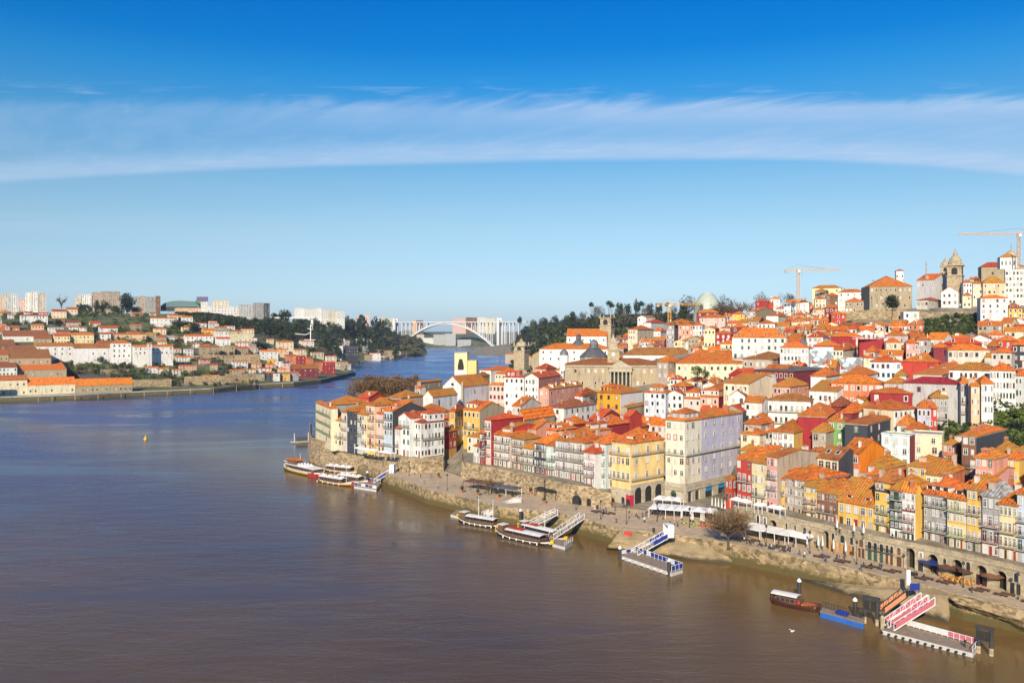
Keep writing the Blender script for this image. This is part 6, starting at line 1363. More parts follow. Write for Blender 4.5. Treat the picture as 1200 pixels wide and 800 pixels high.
S(2, 3.5, 58, 394, 'w', 'b', 1, 7, None, nR=3, rise=7, lab='very long dark red roof over a white wall, above the warehouses at the left edge', grp=gS, name='warehouse', cat='warehouse', Ldef=24)
S(38, 40, 61, 397, 'st', 'b', 1, 6, None, nR=4); S(117, 118, 130, 391.5, 'w', 'r', 2, 9, None, nR=2); S(130, 131, 171, 392, 'pe', 'o', 2, 7.5, None, nR=8, lab='long peach row house with an orange roof above the white cube house')
S(170, 171.5, 183, 391.5, 'st', 'm', 2, 7, None); S(183, 184.5, 195, 395, 'st', 'r', 1, 6, None); S(194, 196, 205, 396, 'w', 'f', 1, 5, None)
S(23, 24.5, 56, 370, 'w', 'r', 3, 10, None, nR=9, lab='modern white terraced block with dark balconies high on the far slope', rise=2, fc=(.08, .08, .08)); S(60, 61.5, 78, 365, 'cr', 'r', 2, 8, None, nR=4); S(77, 78, 91, 362.5, 'cr', 'o', 2, 9, None, nR=3)
S(75, 77, 95, 378, 'be', 'b', 1, 5, None); S(63, 64, 76, 377, 'st', 'o', 2, 6, None); S(115, 117, 138, 384.5, 'w', 'r', 2, 7, None, nR=4); S(104, 106, 118, 379, 'ow', 'r', 1, 4, None); S(176, 177, 207, 373, 'w', 'o', 2, 9, None, nR=6, lab='white house with bright orange roof beside the dark trees high on the far slope')
S(196, 198, 209, 370, 'cr', 'o', 2, 7, None); S(212, 213.5, 226, 372, 'w', 'o', 2, 9, None, nR=3); S(229, 230, 242, 379, 'w', 'r', 2, 6, None); S(215, 217, 250, 394, 'w', 'O', 2, 8, None, nR=6, fc=(.08, .09, .1), lab='long low house with dark glazed front and orange-red roof, uphill of the ruined stone wall')
S(268, 269, 296, 392, 'cr', 'f', 2, 9, None, nR=5, rt='flat', lab='plain cream flat-roofed block on the far slope'); S(250, 252, 268, 389, 'w', 'f', 2, 8, None, rt='flat'); S(236, 238, 252, 387, 'y', 'o', 1, 5, None); S(252, 254, 270, 397, 'w', 'r', 2, 8, None)
S(233, 235, 257, 407, 'st', 'b', 2, 9, None, nR=3); S(257, 259, 275, 406, 'st', 'f', 2, 9, None, nR=3, rt='flat'); S(275, 277, 291, 408, 'st', 'r', 2, 7, None)
S(304, 306, 326, 412, 'w', 'O', 2, 9, None, nR=4); S(323, 325, 344, 401, 'cr', 'o', 2, 7, None); S(350, 352, 368, 400, 'w', 'o', 2, 7, None); S(326, 328, 336, 410, 'pe', 'O', 2, 8, None)
S(334, 336, 347, 417, 'co', 'r', 3, 11, None, nR=3); S(346, 347.5, 358, 417.5, 'cm', 'r', 3, 13, None, nR=2); S(358, 360, 367, 420.5, 'co', 'o', 2, 8, None); S(343, 345, 359, 410, 'cr', 'b', 3, 8, None, nR=4, fc=(.12, .1, .08)); S(370, 371, 380, 424.5, 'co', 'r', 2, 10, None)
S(378, 379.5, 393, 424.5, 'cm', 'O', 3, 14, None, nR=3, lab='tall crimson riverside house with bright orange roof near the jetty end of the far bank'); S(393, 394, 400, 425, 'ow', 'O', 2, 7, None, nR=3); S(399, 400, 408, 424, 'st', 'b', 3, 10, None, nR=2)
S(340, 342, 373, 432, 'ma', 'b', 2, 10, None, nR=5, rise=5); S(365, 367, 376, 427, 'co', 'o', 2, 9, None); S(326, 328, 340, 438, 'y', 'm', 2, 8, None, nR=3, lab='small bright yellow house with a mossy roof by the far waterside'); S(310, 312, 322, 437, 'sl', 'o', 2, 9, None); S(320, 321, 328, 437.5, 'w', 's', 2, 9, None)
S(300, 301, 310, 438, 'st', 's', 2, 8, None); S(339, 341, 350, 437, 'gr', 'o', 2, 9, None); S(313, 315, 324, 421, 'y', 'f', 1, 5, None, rt='flat'); S(322, 323, 333, 424, 'w', 'f', 2, 8, None, rt='flat'); S(330, 332, 340, 425.5, 'pp', 's', 2, 9, None)
S(303, 304.5, 318, 432, 'w', 'r', 2, 6, None); S(311, 313, 323, 428, 'pp', 'O', 2, 5, None); S(325, 327, 336, 433, 'ow', 'O', 2, 6, None)
S(389, 390, 402, 405.5, 'w', 'f', 3, 12, None, nR=1, rt='flat'); S(401, 402, 420, 405.5, 'sl', 'f', 3, 12, None, nR=6, rt='flat', lab='navy glass-fronted riverside block attached to a white one on the far bank'); 
for a, b, y, c, r, hp in ((428, 436, 416, 'st', 'o', 6), (434, 446, 414, 'w', 'r', 8), (445, 452, 417, 'ow', 'o', 5), (425, 432, 406, 'lg', 'f', 7), (431, 440, 398, 'w', 's', 8), (418, 427, 397, 'w', 'f', 5), (450, 462, 411, 'st', 'b', 9), (461, 470, 412, 'cr', 'f', 9), (470, 478, 413, 'sl', 'b', 7), (440, 449, 410, 'w', 'r', 5), (424, 431, 393.5, 'gr', 'f', 5), (396, 404, 397, 'w', 'f', 4), (404, 415, 399, 'gr', 'o', 4)):
    S(a-1, a, b, y, c, r, 2, hp, None, rt='flat' if r == 'f' else 'gable', nR=2)
# blocks along the far skyline
def block(px0, px1, pt, pb, c, fl, n, lab=None, Y=1560, a=60, side=None, **k):
    return S(px0-(px1-px0)*.12, px0, px1, pt, c, 'f', fl, pb-pt, Y, rt='flat', nR=n, a=a, lab=lab, grp='tower blocks on the far skyline', name='tower_block', cat='tower block', nL=1, side=side, **k)
block(3, 12, 344, 364, 'ow', 9, 3); block(13.5, 21, 344.5, 364, 'w', 9, 3); block(30, 36, 343, 363, 'w', 10, 2); block(36.5, 45, 342, 364, 'w', 11, 3, 'tallest white slab of the tower blocks at the left end of the skyline'); block(46, 54, 343.5, 364, 'ow', 10, 2); block(21.5, 30, 350, 364, 'pp', 6, 3); block(-4, 3, 348, 364, 'pe', 6, 3)
block(88, 95, 346, 360, 'ow', 7, 3); block(96, 107, 345, 360, 'w', 7, 4); block(109, 121, 342.5, 361, 'be', 9, 5); block(120, 141, 341.5, 361, 'tn', 9, 9, 'large beige apartment slab behind the gardens on the far skyline', Y=1545)
block(158, 165, 348, 364, 'gr', 5, 2); block(165, 170, 347, 364, 'tn', 6, 1); block(170, 183, 348, 364, 'zn', 5, 5, 'brown and green glass office block on the far skyline', side=None); block(183, 188, 347, 366, 'br', 6, 1)
block(208, 236, 361, 368, 'pe', 2, 9, 'peach block with a row of tall openings under the curved glass roof', Y=1540); block(236, 243, 354, 368, 'w', 3, 2); block(243, 281, 359, 369, 'w', 3, 10, 'long white commercial building on the far skyline', Y=1530); block(250, 268, 352.5, 360, 'cr', 2, 4, Y=1560)
block(282, 298, 357, 371, 'lg', 5, 5, Y=1520); block(298, 310, 355, 371, 'gr', 6, 4, Y=1520); block(310, 316, 355.5, 371, 'sl', 6, 2, 'dark blue glass end block on the far skyline', Y=1520)
block(230, 241, 352, 362, 'gn', 3, 3, Y=1600)
for a, b, t in ((346, 356, 361), (357, 369, 362), (369.5, 377, 361), (377, 386, 363), (386.5, 395, 363.5), (395, 404, 365)): block(a, b, t, 373, 'w' if a != 386.5 else 'ow', 4, 4, Y=1900)
r = empty('billboard', P(230.5, 353, 1590), 0); mb = MB(); mb.box(0, 21, -.5, .5, 0, 8.5, 'paint'); mb.build('panel', r, col=(.10, .07, .16)); mb = MB(); [mb.bar((x, .6, -6), (x, .6, 0), .6, 'iron') for x in (4, 10, 17)]; mb.build('frame', r); tag(r, 'dark purple rooftop billboard on the far skyline', 'billboard')
# curved glass arena
p = P(211, 362, 1580); r = empty('glass_arena', p); mb = MB(); n = 14; Wd = 36; V = []
for i in range(n+1):
    x = -Wd+2*Wd*i/n; zz = 3+12.5*math.sqrt(max(0, 1-(x/Wd)**2*.96)); V += [(x, 0, zz), (x, 30, zz), (x, 0, -4), (x, 30, -4)]
f = []
for i in range(n): f += [(4*i, 4*i+4, 4*i+5, 4*i+1), (4*i+2, 4*i+6, 4*i+4, 4*i), (4*i+1, 4*i+5, 4*i+7, 4*i+3)]
mb.poly(V, f, 'paint'); mb.build('roof', r, col=(.09, .16, .15)); mb = MB(); mb.box(-Wd+4, Wd-4, -1.2, -.2, -2, 4, 'dark_glass'); mb.build('glass_front', r); tag(r, 'low curved green glass arena roof on the far skyline', 'arena')
# road viaduct end
r = empty('viaduct', P(336, 372, 1650)); s_ = 1.65; mb = MB(); mb.box(-38*s_, 34*s_, -5, 5, -2, 1, 'concrete_far'); mb.build('deck', r); mb = MB(); mb.box(-2.4, 2.4, -3, 3, -22, -2.003, 'concrete_far'); mb.build('pillar', r, loc=(30*s_, 0, 0)); tag(r, 'pale road viaduct ending above the dark forest', 'viaduct')
# white harbour crane
r = empty('harbour_crane', P(364, 398, 1350)); k = 1.35
for nm, pts in (('mast', [((0, 0, -5), (0, 0, 24))]), ('boom', [((-24, 0, 9.5), (-8, 0, 8)), ((-8, 0, 8), (0, 0, 11))]), ('platform', [((-10, 0, 0), (8, 0, 0)), ((-5, 0, 18), (4, 0, 16))])):
    mb = MB(); [mb.bar(a, b, 1.2 if nm == 'mast' else .8, 'white') for a, b in pts]; mb.build(nm, r)
tag(r, 'white crane with stubby arms standing among the far houses', 'crane')
# garden and embankment walls
def gwall(px0, px1, pt, pb, lab, mat='rubble', Y=None, crenel=False):
    Y0 = Y or solve((px0+px1)/2, pb, 0, zS, frontS((px0+px1)/2)+4); A, B = P(px0, pb, Y0), P(px1, pb, Y0*1.02); hh_ = (pb-pt)/FL*Y0; mb = MB(); ribbon(mb, [A.xy, B.xy], A.z-3, A.z+hh_, mat, 1.5); o = mb.build('garden_wall')
    tag(o, lab, 'stone wall')
gwall(155, 201, 445, 455, 'crumbling stone wall right of the long stone warehouse'); gwall(167, 236, 417, 422, 'long stone garden wall below the white gabled house'); gwall(216, 264, 441, 452.5, 'ruined stone wall by the far waterside, nearer the warehouses'); gwall(264, 300, 438, 450, 'ruined stone wall by the far waterside, nearer the small houses'); gwall(237, 305, 416, 425, 'tall stone embankment wall above the brambles'); gwall(118, 152, 433, 440, 'short stone garden wall among bushes above the stone warehouse')
# buildings beyond the bridge
for a, b, t, c, n in ((531, 546, 373, 'pp', 5), (547, 560, 372, 'br', 4), (560, 570, 372, 'w', 3), (570, 580, 373, 'cr', 3), (509, 521, 392, 'lg', 3), (522, 534, 391, 'lg', 4), (537, 552, 398, 'lg', 4), (497, 512, 396, 'w', 4), (486, 497, 392, 'ow', 3), (455, 460, 372, 'ow', 2), (418, 424, 371, 'pe', 2), (428, 433, 369, 'pp', 2), (443, 451, 372, 'ow', 2), (484, 489, 375, 'pe', 2), (488, 496, 375.5, 'br', 2)):
    Y = 3250 if t < 380 else 3100
    H(a-1, a, b, t, c, 'f', 5, Y=Y, h=(409-t)/FL*Y if t > 380 else 34, a=62, nL=0, nR=n, vis=4, rt='flat', zf=lambda px, Y: 10, fixed=True, near=False, deep=None, group='blocks beyond the arch bridge', name='apartment_block', cat='apartment block', Ldef=20)

fr = random.Random(8); FB = [(box_, r['Y'], r['ctr'], r['rad']) for r in HOUSES if r['ctr'].x < -50 and r['Y'] > 600 for box_ in [(r['xl'], r['ye']-2, r['xr'], r['ye']+r['h']*FL/r['Y'])]]
nn = 0
for it in range(5000):
    px = fr.uniform(-20, 400); Y = fr.uniform(870, 1400)
    if nn >= 85 or Y < frontS(px)+26 or (208 < px and Y > 1300) or (60 < px < 210 and 1190 < Y < 1330): continue
    z = zS(px, Y); h = fr.choice((5, 6.5, 8)); k = FL/Y; ye = HY+(HC-z-h)*k; wd = fr.uniform(8, 20)*k
    bx = (px-2, ye-2, px+wd, ye+h*k); c = Vector(((px+wd/2-600)/FL*Y, Y+3)); rad = wd/k/2
    if ye < 366: continue
    if any((bc-c).length < (br_+rad)*.8 or (min(b[2], bx[2]) > max(b[0], bx[0]) and min(b[3], bx[3])-max(b[1], bx[1]) > 2 and bY > Y) for b, bY, bc, br_ in FB): continue
    S(px-1, px, px+wd, ye, fr.choice(['w']*5+['ow', 'cr', 'st', 'pe', 'py', 'pk', 'st']), fr.choice('oOorbkf'), 2, h*k, Y, rt='gable', nR=max(2, int(wd/3.2)), a=fr.uniform(44, 62), name='cottage', cat='cottage', grp='small houses scattered on the far bank', Ldef=fr.uniform(7, 11)); FB.append((bx, Y, c, rad)); nn += 1
# ================================================================== smaller houses between the measured ones
SKY = [(560, 440), (600, 425), (640, 415), (700, 405), (750, 385), (800, 366), (850, 358), (900, 352), (950, 345), (1010, 345), (1070, 375), (1200, 372)]
def box_of(r):
    k = FL/r['Y']; return (r['xl'], r['ye']-r['rise']*k, r['xr'], r['ye']+r['h']*k*(.72 if r['Y'] < 300 else .42))
BOX = [(box_of(r), r['Y'], r['ctr'], r['rad']) for r in HOUSES if r['Y'] < 1000]
MURAL = [((946, 404, 976, 432), 440, Vector((158, 442)), 12), ((980, 415, 1013, 441), 430, Vector((170, 432)), 12), ((1080, 366, 1150, 392), 590, Vector((290, 560)), 1), ((662, 427, 784, 458), 520, Vector((60, 530)), 5), ((1100, 455, 1200, 500), 300, Vector((150, 300)), 5), ((1180, 470, 1240, 520), 300, Vector((180, 280)), 5)]
BOX += MURAL
fr = random.Random(21)
CW = ['w']*6+['ow']*4+['cr']*4+['py']*2+['y']+['pk', 'sa', 'co', 're', 'cm', 'ma', 'gr', 'lg', 'be', 'pe', 'st', 'pp', 'lb', 'tn']; RW = ['o']*8+['O']*5+['m']*4+['k']*2+['b']+['r']*2
def overl(a, b):
    w_ = min(a[2], b[2])-max(a[0], b[0]); h_ = min(a[3], b[3])-max(a[1], b[1]); return max(0, w_)*max(0, h_)
GARDEN = lambda px, Y: px > 1085 and 285 < Y < 345 and px-1085 > (Y-285)*-.2
nf = 0
for it in range(26000):
    px = fr.uniform(560, 1240); Y = fr.uniform(265, 790)
    if Y < front(px)+28 or nf >= 190: continue
    if px < 660 and Y > 560: continue
    if GARDEN(px, Y) or (px > 985 and Y > 560): continue
    z = zN(px, Y); fl = fr.choice((2, 2, 3)); h = fl*3.0+.6; a = fr.uniform(26, 52) if Y < 450 else fr.uniform(16, 40)
    k = FL/Y; ye = HY+(HC-z-h)*k; 
    if ye-3 < table(SKY, px): continue
    q_ = 1 if it < 7000 else .8 if it < 16000 else .62; Lx, Ly = fr.uniform(7, 13)*q_, fr.uniform(7, 12)*q_; wl_px = Lx*math.cos(R(a))*k; wr_px = Ly*math.sin(R(a))*k*.7
    bx = (px-wl_px, ye-2.2*k, px+wr_px, ye+h*k*.4); ar = (bx[2]-bx[0])*(bx[3]-bx[1])
    c = Vector(((px-600)/FL*Y, Y))+Vector((-math.cos(R(a)), math.sin(R(a))))*Lx/2+Vector((math.sin(R(a)), math.cos(R(a))))*Ly/2; rad = max(Lx, Ly)/2
    if Y < 345 and overl(bx, (1094, 474, 1250, 513)) > 0: continue
    bad = False; cov = 0
    for (b, bY, bc, br_) in BOX:
        o = overl(bx, b)
        if (bc-c).length < (rad+br_)*(.8 if it < 9000 else .66): bad = True; break
        if Y < bY and o > (.16 if it < 16000 else .28)*min(ar, (b[2]-b[0])*(b[3]-b[1])): bad = True; break
        if Y > bY: cov += o
    if bad or cov > ar*.8: continue
    rec = H(px-wl_px, px, px+wr_px, ye, fr.choice(CW), fr.choice(RW), fl, Y=Y, h=h, a=a, nL=None, nR=fr.choice((0, 0, 2)), vis=2, rt=fr.choice(('hip', 'hip', 'gable', 'gable', 'gfront')), side=fr.choice((None, None, None, 'st', 'cm', 'sl', 'gr')), group='small houses packed on the hillside', fixed=True, name='small_house', cat='small house', near=Y < 330, fc=fr.choice(((.62, .6, .55), (.3, .28, .26))), dorm=fr.choice((0, 0, 0, 1)), bal=fr.choice(('', '', '1')))
    BOX.append((bx, Y, c, rad)); nf += 1
print('fillers', nf, 'houses', len(HOUSES))
# green embankment on the right hillside
sp = []
mb = MB(); V = []; F = []; ps = [1070+9*i for i in range(22)]; ys = [278+6*i for i in range(14)]
for p in ps:
    for y in ys: V.append((*at(p, y).xy, zN(p, y)+.35+.5*math.sin(p*.13)*math.sin(y*.2)))
m = len(ys)
for i in range(len(ps)-1):
    for j in range(m-1):
        if ps[i] > 1085+(j-5)**2*.4: F.append((i*m+j, (i+1)*m+j, (i+1)*m+j+1, i*m+j+1))
mb.poly(V, F, 'grass'); tag(mb.build('grass'), kind='stuff')
shrubs([(1085, 1160, 285, 330), (1130, 1240, 300, 345)], 95, 'bushes and ivy on the green embankment among the houses', ['leaf_mid', 'leaf_bright', 'leaf_bright', 'leaf_dark'], zN, (2.5, 5.5), .8)
shrubs([(1178, 1250, 268, 330)], 50, 'dense dark bushes above the garden at the right edge', ['leaf_mid', 'leaf_dark', 'leaf_dark', 'leaf_bright'], zN, (4, 8), .9)
for i, (px, pyb, pyt, Y, wp, kd) in enumerate(((1176, 500, 458, 318, 34, 'mid'), (1196, 496, 440, 322, 38, 'dark'), (1160, 497, 468, 320, 26, 'mid'), (1216, 500, 436, 330, 44, 'mid'), (1146, 500, 482, 318, 24, 'bright'))):
    tree_px(kd, px, pyb, pyt, Y, wp, None, 'trees over the green embankment', stem=.12)
o = tree_px('bright', 816, 448, 428, 455, 13, 'bushy palm-like tree in front of the pale yellow palace', stem=.35); tree_px('bright', 828, 449, 433, 452, 11, 'shorter green tree beside the palm-like one at the pale yellow palace', stem=.35)
tree_px('bare', 697, 478, 452, 440, 24, 'leafless grey tree in front of the granite palace')
# ================================================================== boats, pontoons and quayside things
def loft(sections, mat, mb=None, close=True):
    """closed hull skin through equally long section rings"""
    mb = mb or MB(); n = len(sections[0]); V = [p for s_ in sections for p in s_]; F = []
    for i in range(len(sections)-1):
        for j in range(n-1): F.append((i*n+j, i*n+j+1, (i+1)*n+j+1, (i+1)*n+j))
    mb.poly(V, F, mat); return mb
def hull_sections(Ln, B, fb, bow_rise, stern_rise, draft=.5, n=13, stern_w=.35, bow_w=.03):
    S_ = []
    for i in range(n):
        t = i/(n-1); x = -Ln/2+Ln*t
        wd = B/2*min(1, max(bow_w, (1-((t-.5)/.5)**2*(1 if t > .5 else 1-stern_w))**.5 if abs(t-.5) < .5 else (stern_w if t < .5 else bow_w)))
        z = fb+bow_rise*max(0, (t-.6)/.4)**2+stern_rise*max(0, (.35-t)/.35)**2; x2 = x+(bow_rise*.35*max(0, (t-.8)/.2)-stern_rise*.25*max(0, (.15-t)/.15))
        S_.append((x, x2, wd, z, draft))
    return S_
def make_hull(root, S_, bands, deckm):
    """bands: list of (name, low fraction, high fraction, material, colour)"""
    for nm, f0, f1, m, c in bands:
        R_ = []
        for x, x2, wd, z, dr in S_:
            def pt(f, sgn): return (lerp(x, x2, f), sgn*wd*(.72+.28*f), -dr+(z+dr)*f)
            e = .0 if f0 == 0 else .0
            R_.append([pt(f0, -1), pt(f1, -1)]); 
        R2 = [[(a[0], -a[1], a[2]), (b[0], -b[1], b[2])] for a, b in R_]
        mb = MB(); loft(R_, m, mb); loft([list(reversed(q)) for q in R2], m, mb)
        for q, q2 in ((R_[0], R2[0]), (R_[-1], R2[-1])): mb.face([q[0], q[1], q2[1], q2[0]], m)
        mb.build(nm, root, col=c)
    mb = MB(); V = []; F = []
    for x, x2, wd, z, dr in S_: k = lerp(x, x2, .9); V += [(k, -wd*.96, z-.25), (k, wd*.96, z-.25)]
    for i in range(len(S_)-1): F.append((2*i, 2*i+2, 2*i+3, 2*i+1))
    mb.poly(V, F, deckm); mb.build('deck', root)
YEL, REDC, WHC, BLK = (.75, .45, .03), (.42, .03, .03), (.75, .73, .7), (.02, .017, .016)
def boat_root(name, p0, p1, z=0):
    """from bow-end pixel to stern-end pixel on the water; x axis towards p1"""
    a, b = Vector(G(*p0, 0)), Vector(G(*p1, 0)); d = b-a; r = empty(name, ((a.x+b.x)/2, (a.y+b.y)/2, 0), math.atan2(d.y, d.x)); return r, d.length
def canopy(root, x0, x1, w_, z, mat='canvas', posts=4, th=.16, name='canopy', base=1.0):
    mb = MB(); n = 5; V = []; F = []
    for i in range(n+1):
        y = -w_/2+w_*i/n; zz = z+.28*(1-(2*i/n-1)**2); V += [(x0, y, zz), (x1, y, zz), (x0, y, zz-th), (x1, y, zz-th)]
    for i in range(n): a = 4*i; F += [(a, a+1, a+5, a+4), (a+2, a+6, a+7, a+3), (a, a+4, a+6, a+2), (a+1, a+3, a+7, a+5)]
    F += [(0, 2, 3, 1), (4*n, 4*n+1, 4*n+3, 4*n+2)]; mb.poly(V, F, mat); c = mb.build(name, root)
    for i in range(posts):
        x = lerp(x0+.2, x1-.2, i/(posts-1))
        for s_ in (-1, 1): q = MB(); q.bar((x, s_*(w_/2-.15), base), (x, s_*(w_/2-.15), z), .1, 'wood'); q.build('post', root)
    return c
def rabelo(p0, p1, label, B=4.2, band=('white', WHC), tip=YEL, flip=1, roof='canvas', masts=(), reddeck=False, seats=True, canopyr=(.2, .86)):
    r, Ln = boat_root('river_boat', p0, p1)
    S_ = hull_sections(Ln*.96, B, 1.05, .8, 1.2)
    make_hull(r, S_, [('hull', 0, .62, 'paint', BLK), ('white_band', .62, .84, 'paint', band[1]), ('gunwale', .84, 1, 'paint', BLK)], 'wood')
    x0, x1 = -Ln*.48+Ln*.96*canopyr[0], -Ln*.48+Ln*.96*canopyr[1]; w_ = B*.8
    mb = MB(); mb.box(x0, x1, -w_*.46, w_*.46, .7, 1.7, 'wood'); mb.build('saloon', r)
    for sgn in (-1, 1):
        for i in range(int((x1-x0)/1.3)):
            mb = MB(); x = x0+.3+i*1.3; mb.box(x, x+.95, sgn*(w_*.46+.02)-.01, sgn*(w_*.46+.02)+.01, 1.72, 2.62, 'dark_glass'); mb.build('window', r)
    canopy(r, x0, x1, w_, 2.75, roof, 5, base=1.0)
    if reddeck: mb = MB(); mb.box(x0+.6, x0+(x1-x0)*.45, -w_*.3, w_*.3, 3.06, 3.2, 'red_canvas'); mb.build('deck_carpet', r)
    xb = -Ln*.48; mb = MB(); mb.box(xb+.8, xb+2.9, -1.1, 1.1, 1.3, 3.5, 'wood'); mb.box(xb+.6, xb+3.1, -1.3, 1.3, 3.502, 3.65, roof); mb.build('wheelhouse', r)
    for s_ in (0, 1):
        mb = MB(); x = xb-.5 if s_ == 0 else Ln*.48+.25; zz = 2.1 if s_ == 0 else 1.75
        mb.poly([(x-.55, -.35, zz-1.1), (x+.55, -.5, zz-1.2), (x+.55, .5, zz-1.2), (x-.55, .35, zz-1.1), (x-.7, -.22, zz+.5), (x+.35, -.3, zz+.05), (x+.35, .3, zz+.05), (x-.7, .22, zz+.5)] if s_ == 0 else [(x-.8, -.6, zz-1.2), (x+.3, -.2, zz-.9), (x+.3, .2, zz-.9), (x-.8, .6, zz-1.2), (x-.8, -.45, zz+.0), (x+.5, -.14, zz+.3), (x+.5, .14, zz+.3), (x-.8, .45, zz+.0)],
                [(3, 2, 1, 0), (4, 5, 6, 7), (0, 1, 5, 4), (1, 2, 6, 5), (2, 3, 7, 6), (3, 0, 4, 7)], 'paint'); mb.build('painted_tip', r, col=tip)
    for mx, mh in masts: mb = MB(); mb.bar((mx*Ln, 0, 1), (mx*Ln, 0, mh), .22, 'white', .12, 8); mb.build('mast', r)
    for i in range(6): mb = MB(); x = x0+i*(x1-x0)/5.2; mb.lathe([(.16, 0), (.2, .2), (.2, .5), (.16, .7)], 'white', 8, (x, -B/2-.1, .25)); mb.build('fender', r)
    return tag(r, label, 'boat', 'river cruise boats moored along the quay')
rabelo((538, 611), (590, 619.5), 'black twin-masted cruise boat with white canopy, left of the red-decked pair', masts=((-.05, 9.5), (.27, 8.5)))
rabelo((609, 622), (664, 636), 'yellow-tipped black cruise boat tied behind the outermost red-decked boat', masts=((.05, 8),), reddeck=True, canopyr=(.1, .8))
rabelo((583, 626), (648, 640.5), 'white-striped black cruise boat with red roof deck, outermost of the middle moorings', masts=(), reddeck=True, B=4.8)
# boats at the point, with yellow bands
def tourboat(p0, p1, label, B=4.6, masts=((-.05, 8), (.3, 8)), flat=True):
    r, Ln = boat_root('river_boat', p0, p1); S_ = hull_sections(Ln*.96, B, 1.0, .9, .5)
    make_hull(r, S_, [('hull', 0, .55, 'paint', (.05, .02, .018)), ('yellow_band', .55, .8, 'paint', YEL), ('gunwale', .8, 1, 'paint', WHC)], 'wood')
    mb = MB(); x1 = Ln*.46; mb.poly([(x1-2.6, -1.2, -.1), (x1+.6, -.15, .1), (x1+.6, .15, .1), (x1-2.6, 1.2, -.1), (x1-2.6, -1.35, 1.0), (x1+.9, -.2, 2.0), (x1+.9, .2, 2.0), (x1-2.6, 1.35, 1.0)], [(3, 2, 1, 0), (4, 5, 6, 7), (0, 1, 5, 4), (1, 2, 6, 5), (2, 3, 7, 6), (3, 0, 4, 7)], 'paint'); mb.build('red_prow', r, col=REDC)
    mb = MB(); mb.box(-Ln*.4, Ln*.22, -B*.36, B*.36, .8, 2.3, 'wood'); mb.build('saloon', r)
    for i in range(int(Ln*.6/1.3)): mb = MB(); x = -Ln*.39+i*1.3; mb.box(x, x+.9, -B*.36-.03, -B*.36-.005, 1.3, 2.1, 'dark_glass'); mb.build('window', r)
    canopy(r, -Ln*.42, Ln*.26, B*.82, 2.7, 'white', 5, base=1)
    for i in range(4): mb = MB(); x = -Ln*.36+i*Ln*.17; mb.box(x, x+1.2, -.6, .6, 2.99, 3.45, 'white'); mb.build('roof_locker', r)
    for mx, mh in masts: mb = MB(); mb.bar((mx*Ln, 0, 1), (mx*Ln, 0, mh), .2, 'white', .1, 8); mb.build('mast', r)
    for i in range(5): mb = MB(); x = -Ln*.42+i*Ln*.16; mb.lathe([(.16, 0), (.2, .2), (.2, .5), (.16, .7)], 'white', 8, (x, -B/2-.1, .2)); mb.build('fender', r)
    return tag(r, label, 'boat', 'river cruise boats moored along the quay')
tourboat((381, 551), (424, 556), 'dark red cruise boat moored innermost below the river point wall, half hidden', B=4.4, masts=((.1, 5),))
tourboat((396, 562), (433, 567.5), 'cruise boat with a red prow tied behind the twin-masted yellow-banded one', masts=())
tourboat((374, 563.5), (414, 570), 'yellow-banded cruise boat with white roof lockers, two white masts and a red prow')
r, Ln = boat_root('tour_ship', (332.5, 549), (378, 559.5)); B = 6.2
S_ = [(-q[0], -q[1], q[2], q[3], q[4]) for q in reversed(hull_sections(Ln*.97, B, 1.9, 1.8, .2))]
make_hull(r, S_, [('hull', 0, .42, 'paint', (.03, .025, .025)), ('yellow_band', .42, .66, 'paint', YEL), ('bulwark', .66, 1, 'paint', WHC)], 'wood')
mb = MB(); x1 = Ln*.485; mb.box(x1-7, x1-.1, -B*.44, B*.44, .05, 1.5, 'paint'); mb.build('red_stern', r, col=REDC)
mb = MB(); mb.box(-Ln*.3, Ln*.4, -B*.4, B*.4, 1.6, 3.2, 'wood'); mb.build('saloon', r)
for i in range(13): mb = MB(); x = -Ln*.28+i*1.45; mb.box(x, x+1.0, -B*.4-.03, -B*.4-.004, 2.0, 2.9, 'dark_glass'); mb.build('window', r)
mb = MB(); mb.box(-Ln*.34, Ln*.42, -B*.45, B*.45, 3.203, 3.4, 'white'); mb.build('upper_deck', r)
mb = MB(); mb.box(-Ln*.3, -Ln*.1, -1.9, 1.9, 3.402, 5.4, 'wood'); mb.build('bridge_house', r); mb = MB(); mb.box(-Ln*.33, -Ln*.02, -2.3, 2.3, 5.403, 5.65, 'terracotta'); mb.build('awning', r)
mb = MB(); mb.box(-Ln*.3-.04, -Ln*.3-.004, -1.7, 1.7, 4.2, 5.1, 'dark_glass'); mb.build('windscreen', r)
mb = MB(); mb.bar((-Ln*.06, 0, 3.4), (-Ln*.06, 0, 8.5), .2, 'white', .1, 8); mb.build('mast', r)
for i in range(9): mb = MB(); x = -Ln*.02+(i//3)*2.6; y = (i % 3-1)*1.5; mb.box(x, x+1.5, y-.4, y+.4, 3.402, 3.9, 'white'); mb.box(x, x+.12, y-.4, y+.4, 3.902, 4.4, 'white'); mb.build('deck_bench', r)
tag(r, 'largest tour ship with yellow band, white bow and brown wheelhouse, off the river point', 'boat')
